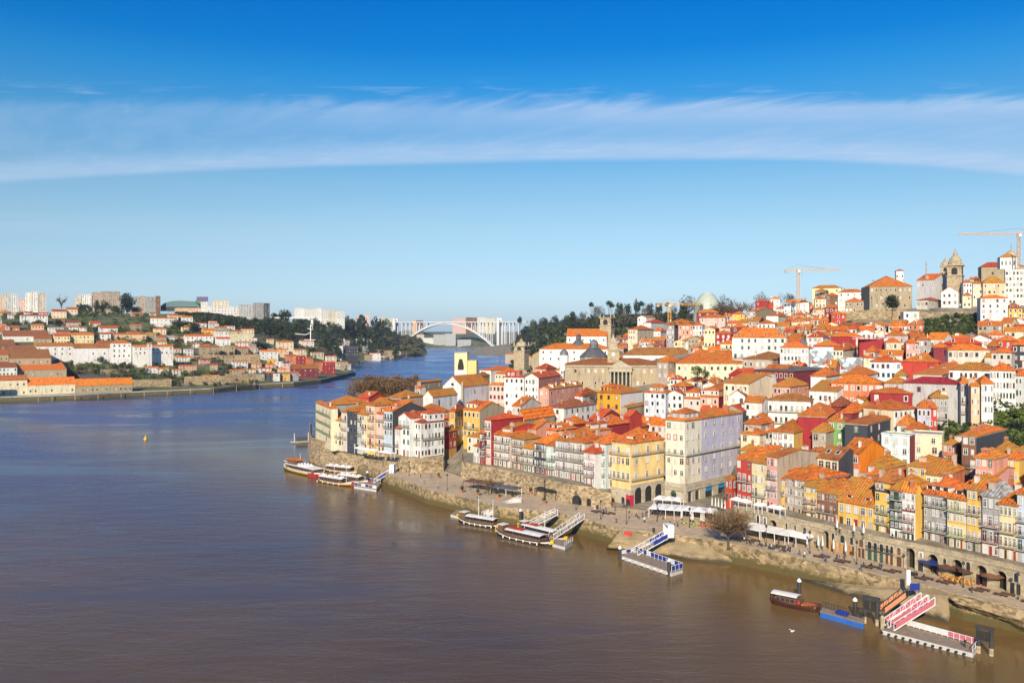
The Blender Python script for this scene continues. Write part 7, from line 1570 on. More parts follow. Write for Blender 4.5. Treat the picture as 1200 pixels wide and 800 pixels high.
# brown boat by the near pontoons
r, Ln = boat_root('river_boat', (904, 705.5), (962.5, 717.5)); B = 3.6
make_hull(r, hull_sections(Ln*.97, B, 1.2, .7, .9), [('hull', 0, .74, 'paint', (.06, .022, .015)), ('gunwale', .74, 1, 'paint', (.10, .035, .022))], 'wood')
mb = MB(); mb.box(-Ln*.38, Ln*.12, -1.2, 1.2, .8, 2.1, 'wood'); mb.build('cabin', r)
for i in range(5): mb = MB(); x = -Ln*.36+i*1.1; mb.box(x, x+.8, -1.23, -1.204, 1.25, 1.95, 'dark_glass'); mb.build('window', r)
canopy(r, -Ln*.46, Ln*.06, 3.0, 2.7, 'canvas', 4, base=1)
for i in range(6): mb = MB(); x = Ln*.14+i*.55; mb.box(x, x+.35, -1.0, 1.0, .9, 1.35, 'terracotta'); mb.build('bench', r)
mb = MB(); mb.lathe([(.3, 0), (.42, .1), (.42, .2), (.3, .3)], 'red_canvas', 10); o = mb.build('lifebuoy', r, loc=(Ln*.1, -1.45, 1.6)); o.rotation_euler = (R(90), 0, 0)
tag(r, 'dark brown wooden boat with a cream canopy moored by the blue-sided pontoon', 'boat', 'river cruise boats moored along the quay')
# little white rowing boat pulled up on the sand
def rowboat(px0, px1, z, label, L_=None):
    a, b = Vector(G(*px0, z)), Vector(G(*px1, z)); d = b-a; r = empty('rowing_boat', ((a.x+b.x)/2, (a.y+b.y)/2, z), math.atan2(d.y, d.x)); Ln = d.length
    S_ = hull_sections(Ln, 1.9, .75, .25, .05, .05, 9); make_hull(r, S_, [('hull', 0, 1, 'paint', (.78, .77, .74))], 'canvas')
    for x in (-.2, .15): mb = MB(); mb.box(x*Ln-.15, x*Ln+.15, -.75, .75, .58, .66, 'wood'); mb.build('thwart', r)
    return tag(r, label, 'boat')
rowboat((820.5, 634), (832, 640), 3.0, 'small white rowing boat pulled up on the sandy slipway')
rowboat((424, 545.5), (434, 546.5), 2.0, 'white dinghy on the stone landing below the river point')
# small ferry jetty round the point
r = empty('jetty', (*G(356, 518, 0), 0), R(35)); mb = MB(); mb.box(-7, 9, -2, 2, .2, .9, 'concrete'); mb.build('deck', r); 
for x in (-6, 2): mb = MB(); mb.bar((x, -1.6, -2), (x, -1.6, 5.5), .35, 'white', n=8); mb.build('pile', r)
mb = MB(); mb.box(-4, 2, -1.2, 1.2, .902, 3.0, 'paint'); mb.build('shelter', r, col=(.1, .1, .11)); tag(r, 'small floating jetty with a dark shelter behind the river point', 'jetty')
# pontoons
def railing(parent, a, b, h, mat, panels=None, n=None, name='railing', col=None, pcol=None):
    a, b = Vector(a), Vector(b); d = b-a; n = n or max(2, int(d.length/1.6)); mb = MB()
    mb.bar(a+Vector((0, 0, h)), b+Vector((0, 0, h)), .09, mat); mb.bar(a+Vector((0, 0, .25)), b+Vector((0, 0, .25)), .07, mat)
    for i in range(n+1): q = a.lerp(b, i/n); mb.bar(q, q+Vector((0, 0, h)), .09, mat)
    o = mb.build(name, parent)
    if panels:
        for i in range(n):
            if panels[i % len(panels)] is None: continue
            p0, p1 = a.lerp(b, (i+.06)/n), a.lerp(b, (i+.94)/n); nr = Vector((-d.y, d.x, 0)).normalized()*.03; mb = MB(); z0, z1 = Vector((0, 0, .28)), Vector((0, 0, h-.06))
            q = [p0+z0-nr, p1+z0-nr, p1+z1-nr, p0+z1-nr]; w_ = [v+nr*2 for v in q]; mb.poly(q+w_, [(0, 1, 2, 3), (7, 6, 5, 4), (0, 4, 5, 1), (1, 5, 6, 2), (2, 6, 7, 3), (3, 7, 4, 0)], 'paint'); mb.build('panel', parent, col=panels[i % len(panels)])
    return o
BLU, PNK = (.02, .04, .26), (.60, .16, .20)
def pontoon(c, zt_, label, deck='wood', side='white', sidecol=None):
    """c: near-left, near-right, far-right, far-left pixels of the deck edge"""
    W_ = [Vector((*G(*q, zt_), 0)) for q in c]; o = sum(W_, Vector())/4; d = (W_[1]-W_[0]); r = empty('pontoon', (o.x, o.y, 0), math.atan2(d.y, d.x)); inv = Matrix.Rotation(-r.rotation_euler.z, 3, 'Z')
    Lc = [inv @ (q-o) for q in W_]; mb = MB(); V = [(q.x, q.y, -.5) for q in Lc]+[(q.x, q.y, zt_-.12) for q in Lc]; mb.poly(V, [(3, 2, 1, 0), (4, 5, 6, 7), (0, 1, 5, 4), (1, 2, 6, 5), (2, 3, 7, 6), (3, 0, 4, 7)], 'paint'); mb.build('float', r, col=sidecol or (.6, .58, .55))
    k = 1.0; V = [(q.x*1.01, q.y*1.03, zt_-.118) for q in Lc]+[(q.x*1.01, q.y*1.03, zt_) for q in Lc]; mb = MB(); mb.poly(V, [(3, 2, 1, 0), (4, 5, 6, 7), (0, 1, 5, 4), (1, 2, 6, 5), (2, 3, 7, 6), (3, 0, 4, 7)], deck); mb.build('deck', r)
    return tag(r, label, 'pontoon', 'floating pontoons'), Lc, zt_
s = NT('decking'); n_ = s.noise(.8, 5, .7); s.col(s.ramp(n_, [(.3, (.2, .15, .1)), (.7, (.34, .26, .18))])); s.set(roughness=.8)
r, Lc, zt_ = pontoon([(728, 650), (787, 670), (800, 666), (745, 646.5)], 1.1, 'pontoon with blue panelled railing and white gated gangway, below the sandy slipway', 'decking')
z3 = Vector((0, 0, zt_))
railing(r, Lc[3]+z3, Lc[2]+z3, 1.5, 'white', [BLU, BLU, BLU, (.7, .7, .68), BLU, BLU], 12); railing(r, Lc[2]+z3, Lc[1]+z3, 1.5, 'white', [BLU], 3); railing(r, Lc[0]+z3, Lc[3]+z3, 1.2, 'white', [(.7, .7, .68), BLU], 3)
for i in range(8): mb = MB(); q = Lc[0].lerp(Lc[1], (i+.5)/8); mb.lathe([(.22, 0), (.28, .2), (.22, .45)], 'white', 8, (q.x, q.y-.25, .3)); mb.build('fender', r)
r, Lc, zt_ = pontoon([(961, 716), (1012, 730), (1013, 725), (964, 711)], 1.2, 'long low pontoon with bright blue sides and dark railing beside the brown boat', 'decking', sidecol=(.03, .14, .5)); z3 = Vector((0, 0, zt_))
railing(r, Lc[3]+z3, Lc[2]+z3, 1.2, 'iron', None, 14); o = MB(); o.box(-1.2, 1.2, -.5, .5, zt_+.002, zt_+.9, 'paint'); o.build('locker', r, col=BLU)
r, Lc, zt_ = pontoon([(1034, 737), (1140, 764), (1146, 756), (1052, 730)], 1.0, 'long nearest pontoon with white railing and pink end panels', 'decking'); z3 = Vector((0, 0, zt_))
railing(r, Lc[3]+z3, Lc[2]+z3, 1.3, 'white', [(.72, .71, .68)]*9+[PNK]*5, 14); railing(r, Lc[1]+z3, Lc[2]+z3, 1.2, 'white', None, 2)
for t in range(12):
    mb = MB(); mb.lathe([(.25, 0), (.3, .15), (.25, .3)], 'dark', 8, (Lc[0].lerp(Lc[1], t/12).x, Lc[0].lerp(Lc[1], t/12).y-.25, .25)); mb.build('fender', r)
r, Lc, zt_ = pontoon([(415, 569), (441, 573), (446, 566), (424, 562)], 1.0, 'small pontoon with blue railing beside the red-prowed boats', 'decking'); z3 = Vector((0, 0, zt_)); railing(r, Lc[3]+z3, Lc[2]+z3, 1.3, 'white', [BLU, None], 6); railing(r, Lc[0]+z3, Lc[1]+z3, 1.3, 'white', [BLU, None, (.7, .7, .7)], 6)
r, Lc, zt_ = pontoon([(640, 634), (662, 640), (671, 634), (655, 627)], 1.0, 'grey pontoon at the foot of the middle gangways', 'decking'); z3 = Vector((0, 0, zt_)); railing(r, Lc[1]+z3, Lc[2]+z3, 1.3, 'white', None, 4)
r, Lc, zt_ = pontoon([(528, 602), (545, 606), (552, 601), (536, 597)], 1.0, 'small pontoon behind the twin-masted black boat', 'decking')
# gangways
def gangway(p0, z0, p1, z1, wd, label, col=(.6, .59, .56), panel=None, gate=None, truss=1.6, mat='white'):
    a, b = Vector((*G(*p0, z0), z0)), Vector((*G(*p1, z1), z1)); d = b-a; r = empty('gangway', a, math.atan2(d.y, d.x)); Lh = d.xy.length; dz = d.z
    f = lambda t, y, h: (Lh*t, y, dz*t+h)
    mb = MB(); mb.poly([f(0, -wd/2, -.1), f(1, -wd/2, -.1), f(1, wd/2, -.1), f(0, wd/2, -.1), f(0, -wd/2, .05), f(1, -wd/2, .05), f(1, wd/2, .05), f(0, wd/2, .05)], [(3, 2, 1, 0), (4, 5, 6, 7), (0, 1, 5, 4), (1, 2, 6, 5), (2, 3, 7, 6), (3, 0, 4, 7)], 'decking'); mb.build('walkway', r)
    n = max(5, int(d.length/1.5))
    for s_ in (-1, 1):
        mb = MB(); y = s_*wd/2; mb.bar(f(0, y, truss), f(1, y, truss), .13, mat); mb.bar(f(0, y, 0), f(1, y, 0), .18, mat)
        for i in range(n): mb.bar(f(i/n, y, 0), f(i/n, y, truss), .08, mat); mb.bar(f(i/n, y, 0 if i % 2 else truss), f((i+1)/n, y, truss if i % 2 else 0), .07, mat)
        mb.bar(f(1, y, 0), f(1, y, truss), .13, mat); mb.build('truss', r)
        if panel: mb = MB(); yy = y-.06 if s_ < 0 else y+.06; t0 = panel[1]; mb.poly([f(t0, yy-.02, .2), f(panel[2], yy-.02, .2), f(panel[2], yy-.02, truss*.82), f(t0, yy-.02, truss*.82), f(t0, yy+.02, .2), f(panel[2], yy+.02, .2), f(panel[2], yy+.02, truss*.82), f(t0, yy+.02, truss*.82)], [(0, 1, 2, 3), (7, 6, 5, 4), (0, 4, 5, 1), (1, 5, 6, 2), (2, 6, 7, 3), (3, 7, 4, 0)], 'paint'); mb.build('banner', r, col=panel[0])
    if gate:
        mb = MB()
        for y in (-wd/2-.2, wd/2+.2): mb.box(Lh-.3, Lh+1.6, y-.12, y+.12, dz+.06, dz+gate, 'white')
        mb.box(Lh-.3, Lh+1.6, -wd/2-.2, wd/2+.2, dz+gate+.002, dz+gate+.15, 'white'); mb.build('gate', r)
    return tag(r, label, 'gangway', 'gangways down to the moorings')
gangway((745, 649), 1.1, (781, 629), 5.1, 2.4, 'white truss gangway with a blue banner and white gate, down to the blue-railed pontoon', panel=(BLU, .5, .98), gate=3.4)
gangway((1032, 719), 1.2, (1061.5, 697), 5.1, 1.8, 'gangway with an orange banner and dark railings, between the two tall pile frames', panel=((.72, .30, .14), .08, .9), mat='iron')
gangway((1040, 734), 1.0, (1083, 704), 5.1, 1.6, 'upper of the twin white gangways with pink banners', panel=(PNK, .05, .95))
gangway((1044, 737), 1.0, (1092, 707), 5.1, 1.6, 'lower of the twin white gangways with pink banners', panel=(PNK, .05, .97))
gangway((439, 565), 1.0, (458, 553.5), 5.1, 2.2, 'white gangway with a blue banner leading to the boats at the river point', panel=(BLU, .3, .8), gate=3.2)
gangway((566, 606), 1.0, (609, 587), 5.1, 2.2, 'white panelled gangway rising behind the twin-masted black boat', panel=((.72, .7, .68), .05, .98))
gangway((613, 621), 1.0, (652, 602), 5.1, 2.0, 'white lattice gangway in the middle, behind the red-roofed boat')
gangway((646, 631), 1.0, (682, 607), 5.1, 2.0, 'white lattice gangway nearest the bare slipway, right of the red-roofed boat')
# mooring piles
def pile(px, pyb, h, label, d=.9, mat='iron'):
    r = empty('mooring_pile', (*G(px, pyb, 0), 0)); mb = MB(); mb.lathe([(d/2, -2), (d/2, h)], mat, 12); mb.build('shaft', r); mb = MB(); mb.lathe([(d/2+.06, h+.002), (d/2+.02, h+.35), (.1, h+.75)], 'white', 12); mb.build('cap', r); return tag(r, label, 'mooring pile', 'white-capped mooring piles')
pile(726.5, 655, 2.9, 'white-capped dark pile at the upstream corner, left end of the blue-railed pontoon'); pile(784, 674, 3.6, 'white-capped dark pile at the near right end of the blue-railed pontoon'); pile(936.5, 703, 4.3, 'tall white-capped pile behind the brown wooden boat'); pile(1002, 722, 3.4, 'white-capped pile beside the bright blue pontoon'); pile(430.5, 567, 4.6, 'white-capped pile behind the red-prowed boat'); pile(610, 617, 5, 'white-capped pile behind the red-roofed boat')
def pileframe(px, pyb, h, w_, label):
    r = empty('pile_frame', (*G(px, pyb, 0), 0), R(-40))
    for x in (-w_/2, w_/2): mb = MB(); mb.lathe([(.42, -2), (.42, 1.4)], 'granite', 10, (x, 0, 0)); mb.lathe([(.4, 1.402), (.4, h)], 'iron', 10, (x, 0, 0)); mb.build('pile', r)
    mb = MB(); mb.box(-w_/2-.5, w_/2+.5, -.5, .5, h+.002, h+.4, 'iron'); mb.box(-w_/2, w_/2, -.25, .25, h*.5, h*.5+.4, 'iron'); mb.build('crossbeam', r)
    for x in (-w_/4, w_/4): mb = MB(); mb.box(x-.5, x+.5, -.55, -.35, h*.6, h*.92, 'dark'); mb.build('plate', r)
    return tag(r, label, 'pile frame')
pileframe(1020.5, 731, 5.4, 2.6, 'dark twin-pile frame between the blue pontoon and the orange-bannered gangway'); pileframe(1154, 766, 4.8, 2.2, 'dark twin-pile frame at the far right end of the nearest pontoon')
r = empty('mooring_pile', (*G(1034, 737, 0), 0)); mb = MB(); mb.lathe([(.4, -2), (.4, 2.6), (.15, 2.9)], 'granite', 10); mb.build('shaft', r); tag(r, 'short stone-coloured pile at the foot of the pink-bannered gangways', 'mooring pile')
# buoy and gull
r = empty('buoy', (*G(170.5, 515, 0), 0)); mb = MB(); mb.lathe([(.5, -.4), (1.0, 0), (.95, .9), (.4, 1.3), (.3, 2.2)], 'paint', 12); mb.build('float', r, col=(.8, .5, .03)); mb = MB(); mb.lathe([(.12, 2.2), (.3, 2.5), (.1, 2.9)], 'paint', 8); mb.build('lantern', r, col=(.7, .4, .02)); tag(r, 'small yellow buoy floating alone in the wide river', 'buoy')
def gull(p, z, label, s_=1.0, rz=0):
    r = empty('gull', (*p, z), rz); mb = MB(); V = []; n = 8
    for x, rr_ in ((-.42, .02), (-.3, .09), (-.05, .17), (.2, .15), (.32, .10), (.42, .10), (.5, .03)): V.append([(x*s_, math.cos(2*math.pi*i/n)*rr_*s_, (math.sin(2*math.pi*i/n)*rr_+(.09 if x > .25 else 0))*s_) for i in range(n+1)])
    loft(V, 'white', mb); mb.poly([(.12*s_, .1*s_, .08*s_), (-.1*s_, .1*s_, .08*s_), (-.22*s_, .7*s_, .22*s_), (-.02*s_, .75*s_, .24*s_)], [(0, 1, 2, 3)], 'white'); mb.poly([(.12*s_, -.1*s_, .08*s_), (-.1*s_, -.1*s_, .08*s_), (-.22*s_, -.7*s_, .22*s_), (-.02*s_, -.75*s_, .24*s_)], [(3, 2, 1, 0)], 'white'); o = mb.build('gull_body', r); return tag(r, label, 'bird')
gull(G(928.5, 739.5, .3), .35, 'white gull low over the brown water below the brown boat', 1.1, .4)

# ---------------------------------------------------------------- street furniture
gL = 'lamp posts along the quay'
def lamp_meshes():
    a = MB(); a.lathe([(.2, 0), (.2, .5), (.09, .6), (.07, 4.9), (.05, 5.0)], 'iron', 8); b = MB(); b.lathe([(.09, 5.0), (.3, 5.1), (.34, 5.55), (.2, 5.7), (.05, 5.9)], 'iron', 8); c = MB(); c.lathe([(.27, 5.08), (.31, 5.5)], 'white', 8); return a.mesh('post'), b.mesh('lantern'), c.mesh('glass')
LP = lamp_meshes(); LAMPS = []
for px, py in ((479.5, 557), (501, 548.5), (520, 552), (524, 574), (560, 583.5), (606, 584), (638, 582), (666, 588), (675, 597), (704, 608), (734, 614), (770, 611), (808, 618), (898, 640), (949, 648), (1004, 661), (1064, 671), (1129, 688), (1193, 702), (848, 613)):
    r = empty('street_lamp', (*G(px, py), 5)); put('post', LP[0], r); l_ = put('lantern', LP[1], r); put('glass', LP[2], l_); tag(r, None, 'street lamp', gL); LAMPS.append((r, px, py))
def bench_mesh():
    a = MB(); 
    for i in range(5): a.box(-1.4, 1.4, -.5+i*.2, -.5+i*.2+.15, .42, .48, 'wood')
    b = MB(); [b.box(x-.08, x+.08, -.42, .42, 0, .418, 'iron') for x in (-1.1, 0, 1.1)]; return a.mesh('seat'), b.mesh('leg_frame')
BN = bench_mesh(); BENCH = []
for px, py in ((911, 641), (963, 652.6), (987, 658.5), (1020, 665), (1046, 670), (1083, 678.5), (1109, 683), (1148.5, 692), (1177.5, 697.5), (866, 632), (882, 634), (700, 600), (714, 602), (1210, 706)):
    d = at(px+6, edge(px+6))-at(px-6, edge(px-6)); an = math.atan2(d.y, d.x)
    r = empty('bench', (*G(px, py), 5), an)
    for k in (-.75, .75): put('seat', BN[0], r, (k*.6, k, 0)); put('leg_frame', BN[1], r, (k*.6, k, 0))
    tag(r, None, 'bench', 'dark slatted benches on the promenade'); BENCH.append((r, px, py))
# café canopies
def awning_tent(px0, px1, py, depth, zt_, mat, label, z=5.0, peaks=2, posts='white', name='canopy', cat='café canopy', px_py=None, gaps=True, ang=None, dark=False):
    a, b = Vector(G(px0, py, z)), Vector(G(px1, px_py or py, z)); d = b-a; an = math.atan2(d.y, d.x); r = empty(name, (*a, z), an); Ln = d.length; w_ = Ln/peaks
    for i in range(peaks):
        x0 = i*w_+.05; x1 = (i+1)*w_-.05; mb = MB(); nx = 4
        c = ((x0+x1)/2, depth/2, zt_+.75); E = [(x0, 0, zt_), (x1, 0, zt_), (x1, depth, zt_), (x0, depth, zt_)]; B_ = [(x, y, zt_-.28) for x, y, _ in E]
        mb.poly(E+[c]+B_, [(0, 1, 4), (1, 2, 4), (2, 3, 4), (3, 0, 4), (0, 5, 6, 1), (1, 6, 7, 2), (2, 7, 8, 3), (3, 8, 5, 0)], mat); mb.build('canvas_roof', r)
    for i in range(peaks+1):
        for y in (.15, depth-.15): mb = MB(); mb.bar((min(max(i*w_, .1), Ln-.1), y, 0), (min(max(i*w_, .1), Ln-.1), y, zt_), .14, posts); mb.build('post', r)
    return tag(r, label, cat)
awning_tent(760, 800, 606, 8, 2.9, 'white', 'big white marquee of several peaks on the square, left of the white parasols', peaks=4, px_py=609); awning_tent(798, 836, 608, 6, 2.9, 'white', 'lower white marquee joined to the big one, beside the bare plane tree', peaks=3, px_py=611.5)
awning_tent(766, 798, 594, 5, 2.8, 'white', 'narrow white awning in front of the yellow arcade', peaks=3, px_py=596.5)
awning_tent(857, 890, 627, 7.5, 2.9, 'canvas', 'wide grey-cream café canopy behind the bare plane tree', peaks=2, px_py=634); awning_tent(891, 924, 633, 7, 2.8, 'canvas', 'wide cream café canopy right of the bare plane tree', peaks=2, px_py=639.5); awning_tent(919, 946, 637.5, 5, 2.7, 'white', 'bright white café canopy below the arches', peaks=2, px_py=643)
awning_tent(626, 651, 580.5, 6, 2.8, 'dark', 'black café pavilion roof against the middle wall', peaks=2, px_py=586, posts='iron')
awning_tent(542, 578, 573, 6, 3.0, 'wood', 'long brown pergola roof over the café terrace at the foot of the middle wall', peaks=4, px_py=578.5, posts='wood'); awning_tent(574, 602, 579, 5, 2.8, 'slate_roof', 'grey glass-roofed café terrace beside the brown pergola', peaks=3, px_py=583)
for i, (px0, px1, py, py2, c, lb) in enumerate(((395 + 20, 439, 531, 535, 'white', 'long white café awning on the terrace of the river point'), (443, 458, 535.5, 538, 'white', 'short white café awning on the terrace of the river point'))): awning_tent(px0, px1, py, 2.2, 2.4, c, lb, z=10.5, peaks=3 if i == 0 else 1, px_py=py2)
for px0, px1, py, py2, lb in ((855, 875, 594, 598.5, 'white café awning in front of the red houses at the terrace end'), (883, 893, 601, 603, 'white parasol-like awning on the terrace by the pale yellow house'), (899, 914, 603.5, 607, 'white awning on the terrace under the pink and white house')): awning_tent(px0, px1, py, 2.4, 2.5, 'white', lb, z=10.5, peaks=2, px_py=py2)
# tables and chairs under them
def cafe_set(col):
    a = MB(); a.lathe([(.35, 0), (.04, .05), (.04, .7), (.4, .72), (.4, .76)], 'paint', 8)
    b = MB()
    for k in range(4):
        an = k*math.pi/2+.4; x, y = math.cos(an)*.85, math.sin(an)*.85; b.box(x-.22, x+.22, y-.22, y+.22, .42, .47, 'paint'); bx, by = math.cos(an)*1.08, math.sin(an)*1.08; b.box(bx-.2, bx+.2, by-.04, by+.04, .47, .9, 'paint')
        for sx_ in (-.18, .18): b.box(x+sx_-.02, x+sx_+.02, y-.2, y+.2, 0, .418, 'paint')
    return a.mesh('table_top'), b.mesh('chair')
CT = cafe_set(0)
CH1 = MB(); CH1.box(-.22, .22, -.22, .22, .42, .47, 'paint'); CH1.box(-.22, .22, .2, .24, .472, .9, 'paint'); [CH1.box(x, x+.04, y, y+.04, 0, .418, 'paint') for x in (-.2, .16) for y in (-.2, .16)]; CH1 = CH1.mesh('chair')
CAFE = []
def cafe(px, py, col, grp, z=5.0):
    p = G(px, py, z); r = empty('cafe_table', (*p, z), random.uniform(0, 3)); put('table_top', CT[0], r, col=col); tag(r, None, 'café table', grp); CAFE.append((r, px, py, 'table'))
    for k in range(4):
        an = random.uniform(-.2, .2)+k*math.pi/2; c = put('cafe_chair', CH1, None, (p[0]+math.cos(an)*.85, p[1]+math.sin(an)*.85, z), an-R(90), col); tag(c, None, 'café chair', grp+' chairs'); CAFE.append((c, px, py, 'chair'))
for i in range(7): cafe(1104+i*5.6+random.uniform(-1, 1), 675.5+i*1.5+random.uniform(-1.4, 1.4), (.6, .3, .08), 'ochre café set by the brown parasols')
for i in range(5): cafe(1107+i*6.5, 679.5+i*1.4, (.6, .3, .08), 'ochre café set by the brown parasols')
for i in range(7): cafe(800+i*5.6, 613+i*1.1+random.uniform(-1, 1), (.4, .42, .12) if i < 4 else (.6, .14, .05), 'olive and red café set on the square')
for i in range(5): cafe(866+i*13, 634+i*3, (.06, .06, .06), 'dark café set under the cream canopies')
def parasol(px, py, col, rad=1.9, h=2.6, closed=False, label=None, z=5.0, grp='café parasols'):
    r = empty('parasol', (*G(px, py, z), z)); mb = MB(); mb.lathe([(.25, 0), (.25, .08), (.035, .1), (.035, h)], 'iron', 8); mb.build('pole', r); mb = MB()
    if closed: mb.lathe([(.12, h*.32), (.3, h*.4), (.24, h*.7), (.06, h+.25)], 'paint', 8)
    else: mb.lathe([(rad*.98, h-.55), (rad, h-.42), (rad*.5, h-.05), (.05, h+.25)], 'paint', 8)
    mb.build('canvas', r, col=col); return tag(r, label, 'parasol', grp)
for px, py, c in ((1093, 671.5, BLU), (1102, 671, BLU), (1087, 669, BLU)): parasol(px, py, (.02, .035, .16), 2.3, 2.9, False, 'dark blue parasol before the round cellar arch, one of three', grp='blue parasols')
for px, py in ((1110, 676), (1121, 678), (1132, 680.5)): parasol(px, py, (.12, .055, .035), 2.2, 2.8, False, 'brown parasol over the ochre tables, one of the row', grp='brown parasols')
parasol(1163, 688, (.22, .10, .05), 2.6, 3.1, False, 'single brown pyramid parasol standing apart by the last arch')
for px, py in ((834.5, 597.5), (838.5, 598.5), (842, 599), (846, 600.5), (849.5, 601.5)): parasol(px, py, (.75, .73, .68), 1, 4.0, True, 'tall closed white parasol, one of the cluster beside the red houses', grp='closed parasols by the red houses')
for px, py in ((798.5, 612), (809, 613), (812, 614), (821.5, 615.5), (825, 616)): parasol(px, py, (.72, .64, .52), 1, 3.8, True, 'closed cream parasol among the olive café tables, one of several', grp='closed cream parasols')
for px, py in ((946, 643), (964, 645), (977, 648.5), (991, 651.5), (959, 644.5)): parasol(px, py, (.75, .73, .68), 1, 3.6, True, 'closed white parasol under the arcade wall, one of the line', grp='closed parasols under the arcade')
for px, py in ((981, 623), (1001, 627), (1012, 629.5)): parasol(px, py, (.75, .73, .7), 1, 3.2, True, 'closed white parasol on the terrace before the wide yellow house', z=10.5, grp='closed parasols on the terrace')
# flag banner, kiosk box, phone box, tank, planters
r = empty('banner_flag', (*G(1062.5, 689, 5), 5)); mb = MB(); mb.bar((0, 0, 0), (0, 0, 4.2), .07, 'white'); mb.build('pole', r); mb = MB(); mb.box(.05, .85, -.015, .015, .7, 4.1, 'white'); mb.build('cloth', r); tag(r, 'tall white banner flag at the head of the orange-bannered gangway', 'flag')
r = empty('information_sign', (*G(1072, 694, 5), 5), .2); mb = MB(); mb.box(-1.2, 1.2, -.06, .06, .5, 2.0, 'paint'); mb.build('panel', r, col=BLU); mb = MB(); [mb.bar((x, 0, 0), (x, 0, .5), .1, 'iron') for x in (-1, 1)]; mb.build('leg', r); tag(r, 'round-cornered blue sign board at the gangway head', 'sign')
r = empty('red_kiosk', (*G(738, 592.5, 5), 5), R(-48)); mb = MB(); mb.box(-1, 1, -.8, .8, 0, 3.6, 'paint'); mb.build('body', r, col=(.55, .03, .06)); mb = MB(); mb.box(-.8, .8, -.83, -.804, .3, 2.2, 'dark_glass'); mb.build('hatch', r); tag(r, 'red kiosk standing beside the yellow arcaded house', 'kiosk')
for px, py, w_, lb in ((735.5, 628, 2.2, 'red hoarding panel on the slope above the sandy slipway'), ): r = empty('hoarding', (*G(px, py, 3.8), 3.8), -.4); mb = MB(); mb.box(-w_/2, w_/2, -.05, .05, 0, 1.3, 'paint'); mb.build('panel', r, col=(.6, .04, .05)); tag(r, lb, 'panel')
pl = [(514, 560, 1.6), (541, 577, 2.2), (560, 580.5, 2.0), (583, 583, 2.6), (601, 584, 2.2), (622, 578, 1.8), (638, 590, 2.0), (692, 588, 2.4), (704, 590, 1.6), (718, 591, 2)]
for i, (px, py, h_) in enumerate(pl):
    r = empty('potted_shrub', (*G(px, py), 5)); mb = MB(); mb.lathe([(.4, 0), (.55, .7), (.5, .72)], 'terracotta', 10); mb.build('pot', r); put('foliage', crown('mid', i % 4), r, (0, 0, .6), i, None, (h_*.42, h_*.42, h_*.5)); tag(r, None, 'potted shrub', 'potted shrubs on the promenade'); CAFE.append((r, px, py, 'shrub'))
# the spreading bare tree on the quay
p = G(853.5, 637); r = empty('tree', (*p, 5)); bm_ = bare_mesh(77, 8.6, 7.6, 12, 11, 9, 'leaf_bare', .09); 
mb = trunk_mesh(3.6, .42, 6, 9, 3.5, 6.5); mb.build('trunk', r); lf = crown_mesh(42, 1500, 'leaf_bare', 7.4, 2.2, 'round', .36, 18); bm_.build('crown', r); q = lf.build('foliage', r, (0, 0, 4.4)); tag(r, 'wide spreading bare plane tree on the quay by the café canopies', 'tree', 'quay trees')
for px, py, h_, lb in ((572, 580, 5, 'thin leafless young tree by the café pergola'), (614, 574, 5, 'thin leafless young tree against the middle wall')): tree('bare', *G(px, py), 5, h_+2, h_*.8, lb, 'quay trees')
# cars or scooters, waste bins
def scooter(px, py, label, rz):
    r = empty('motor_scooter', (*G(px, py), 5), rz)
    for x in (-.6, .6): mb = MB(); mb.lathe([(.26, -.06), (.3, 0), (.26, .06)], 'dark', 12); o = mb.build('wheel', r, (x, 0, .3)); o.rotation_euler = (R(90), 0, 0)
    mb = MB(); mb.box(-.75, .1, -.18, .18, .4, .75, 'paint'); mb.box(.1, .55, -.16, .16, .32, .45, 'paint'); mb.bar((.6, 0, .35), (.42, 0, 1.05), .12, 'paint'); mb.build('body', r, col=(.04, .04, .05)); mb = MB(); mb.bar((.42, -.35, 1.05), (.42, .35, 1.05), .06, 'iron'); mb.build('handlebar', r); mb = MB(); mb.box(-.7, .05, -.16, .16, .752, .85, 'dark'); mb.build('seat', r); return tag(r, label, 'scooter', 'parked scooters')
scooter(1070, 674, 'dark scooter parked by the lamp near the banner flag, one of a pair', .3); scooter(1073, 674.5, 'dark scooter parked by the lamp near the banner flag, one of a pair', .5); 
for px, py, lb in ((766, 623.5, 'dark square litter bin near the white gated gangway'), (700, 596, 'dark litter bin by the middle promenade lamp')):
    r = empty('litter_bin', (*G(px, py), 5)); mb = MB(); mb.lathe([(.35, 0), (.42, .9), (.42, 1.1), (.3, 1.15)], 'iron', 8); mb.build('body', r); mb = MB(); mb.lathe([(.44, 1.152), (.2, 1.3)], 'dark', 8); mb.build('lid', r); tag(r, lb, 'litter bin')
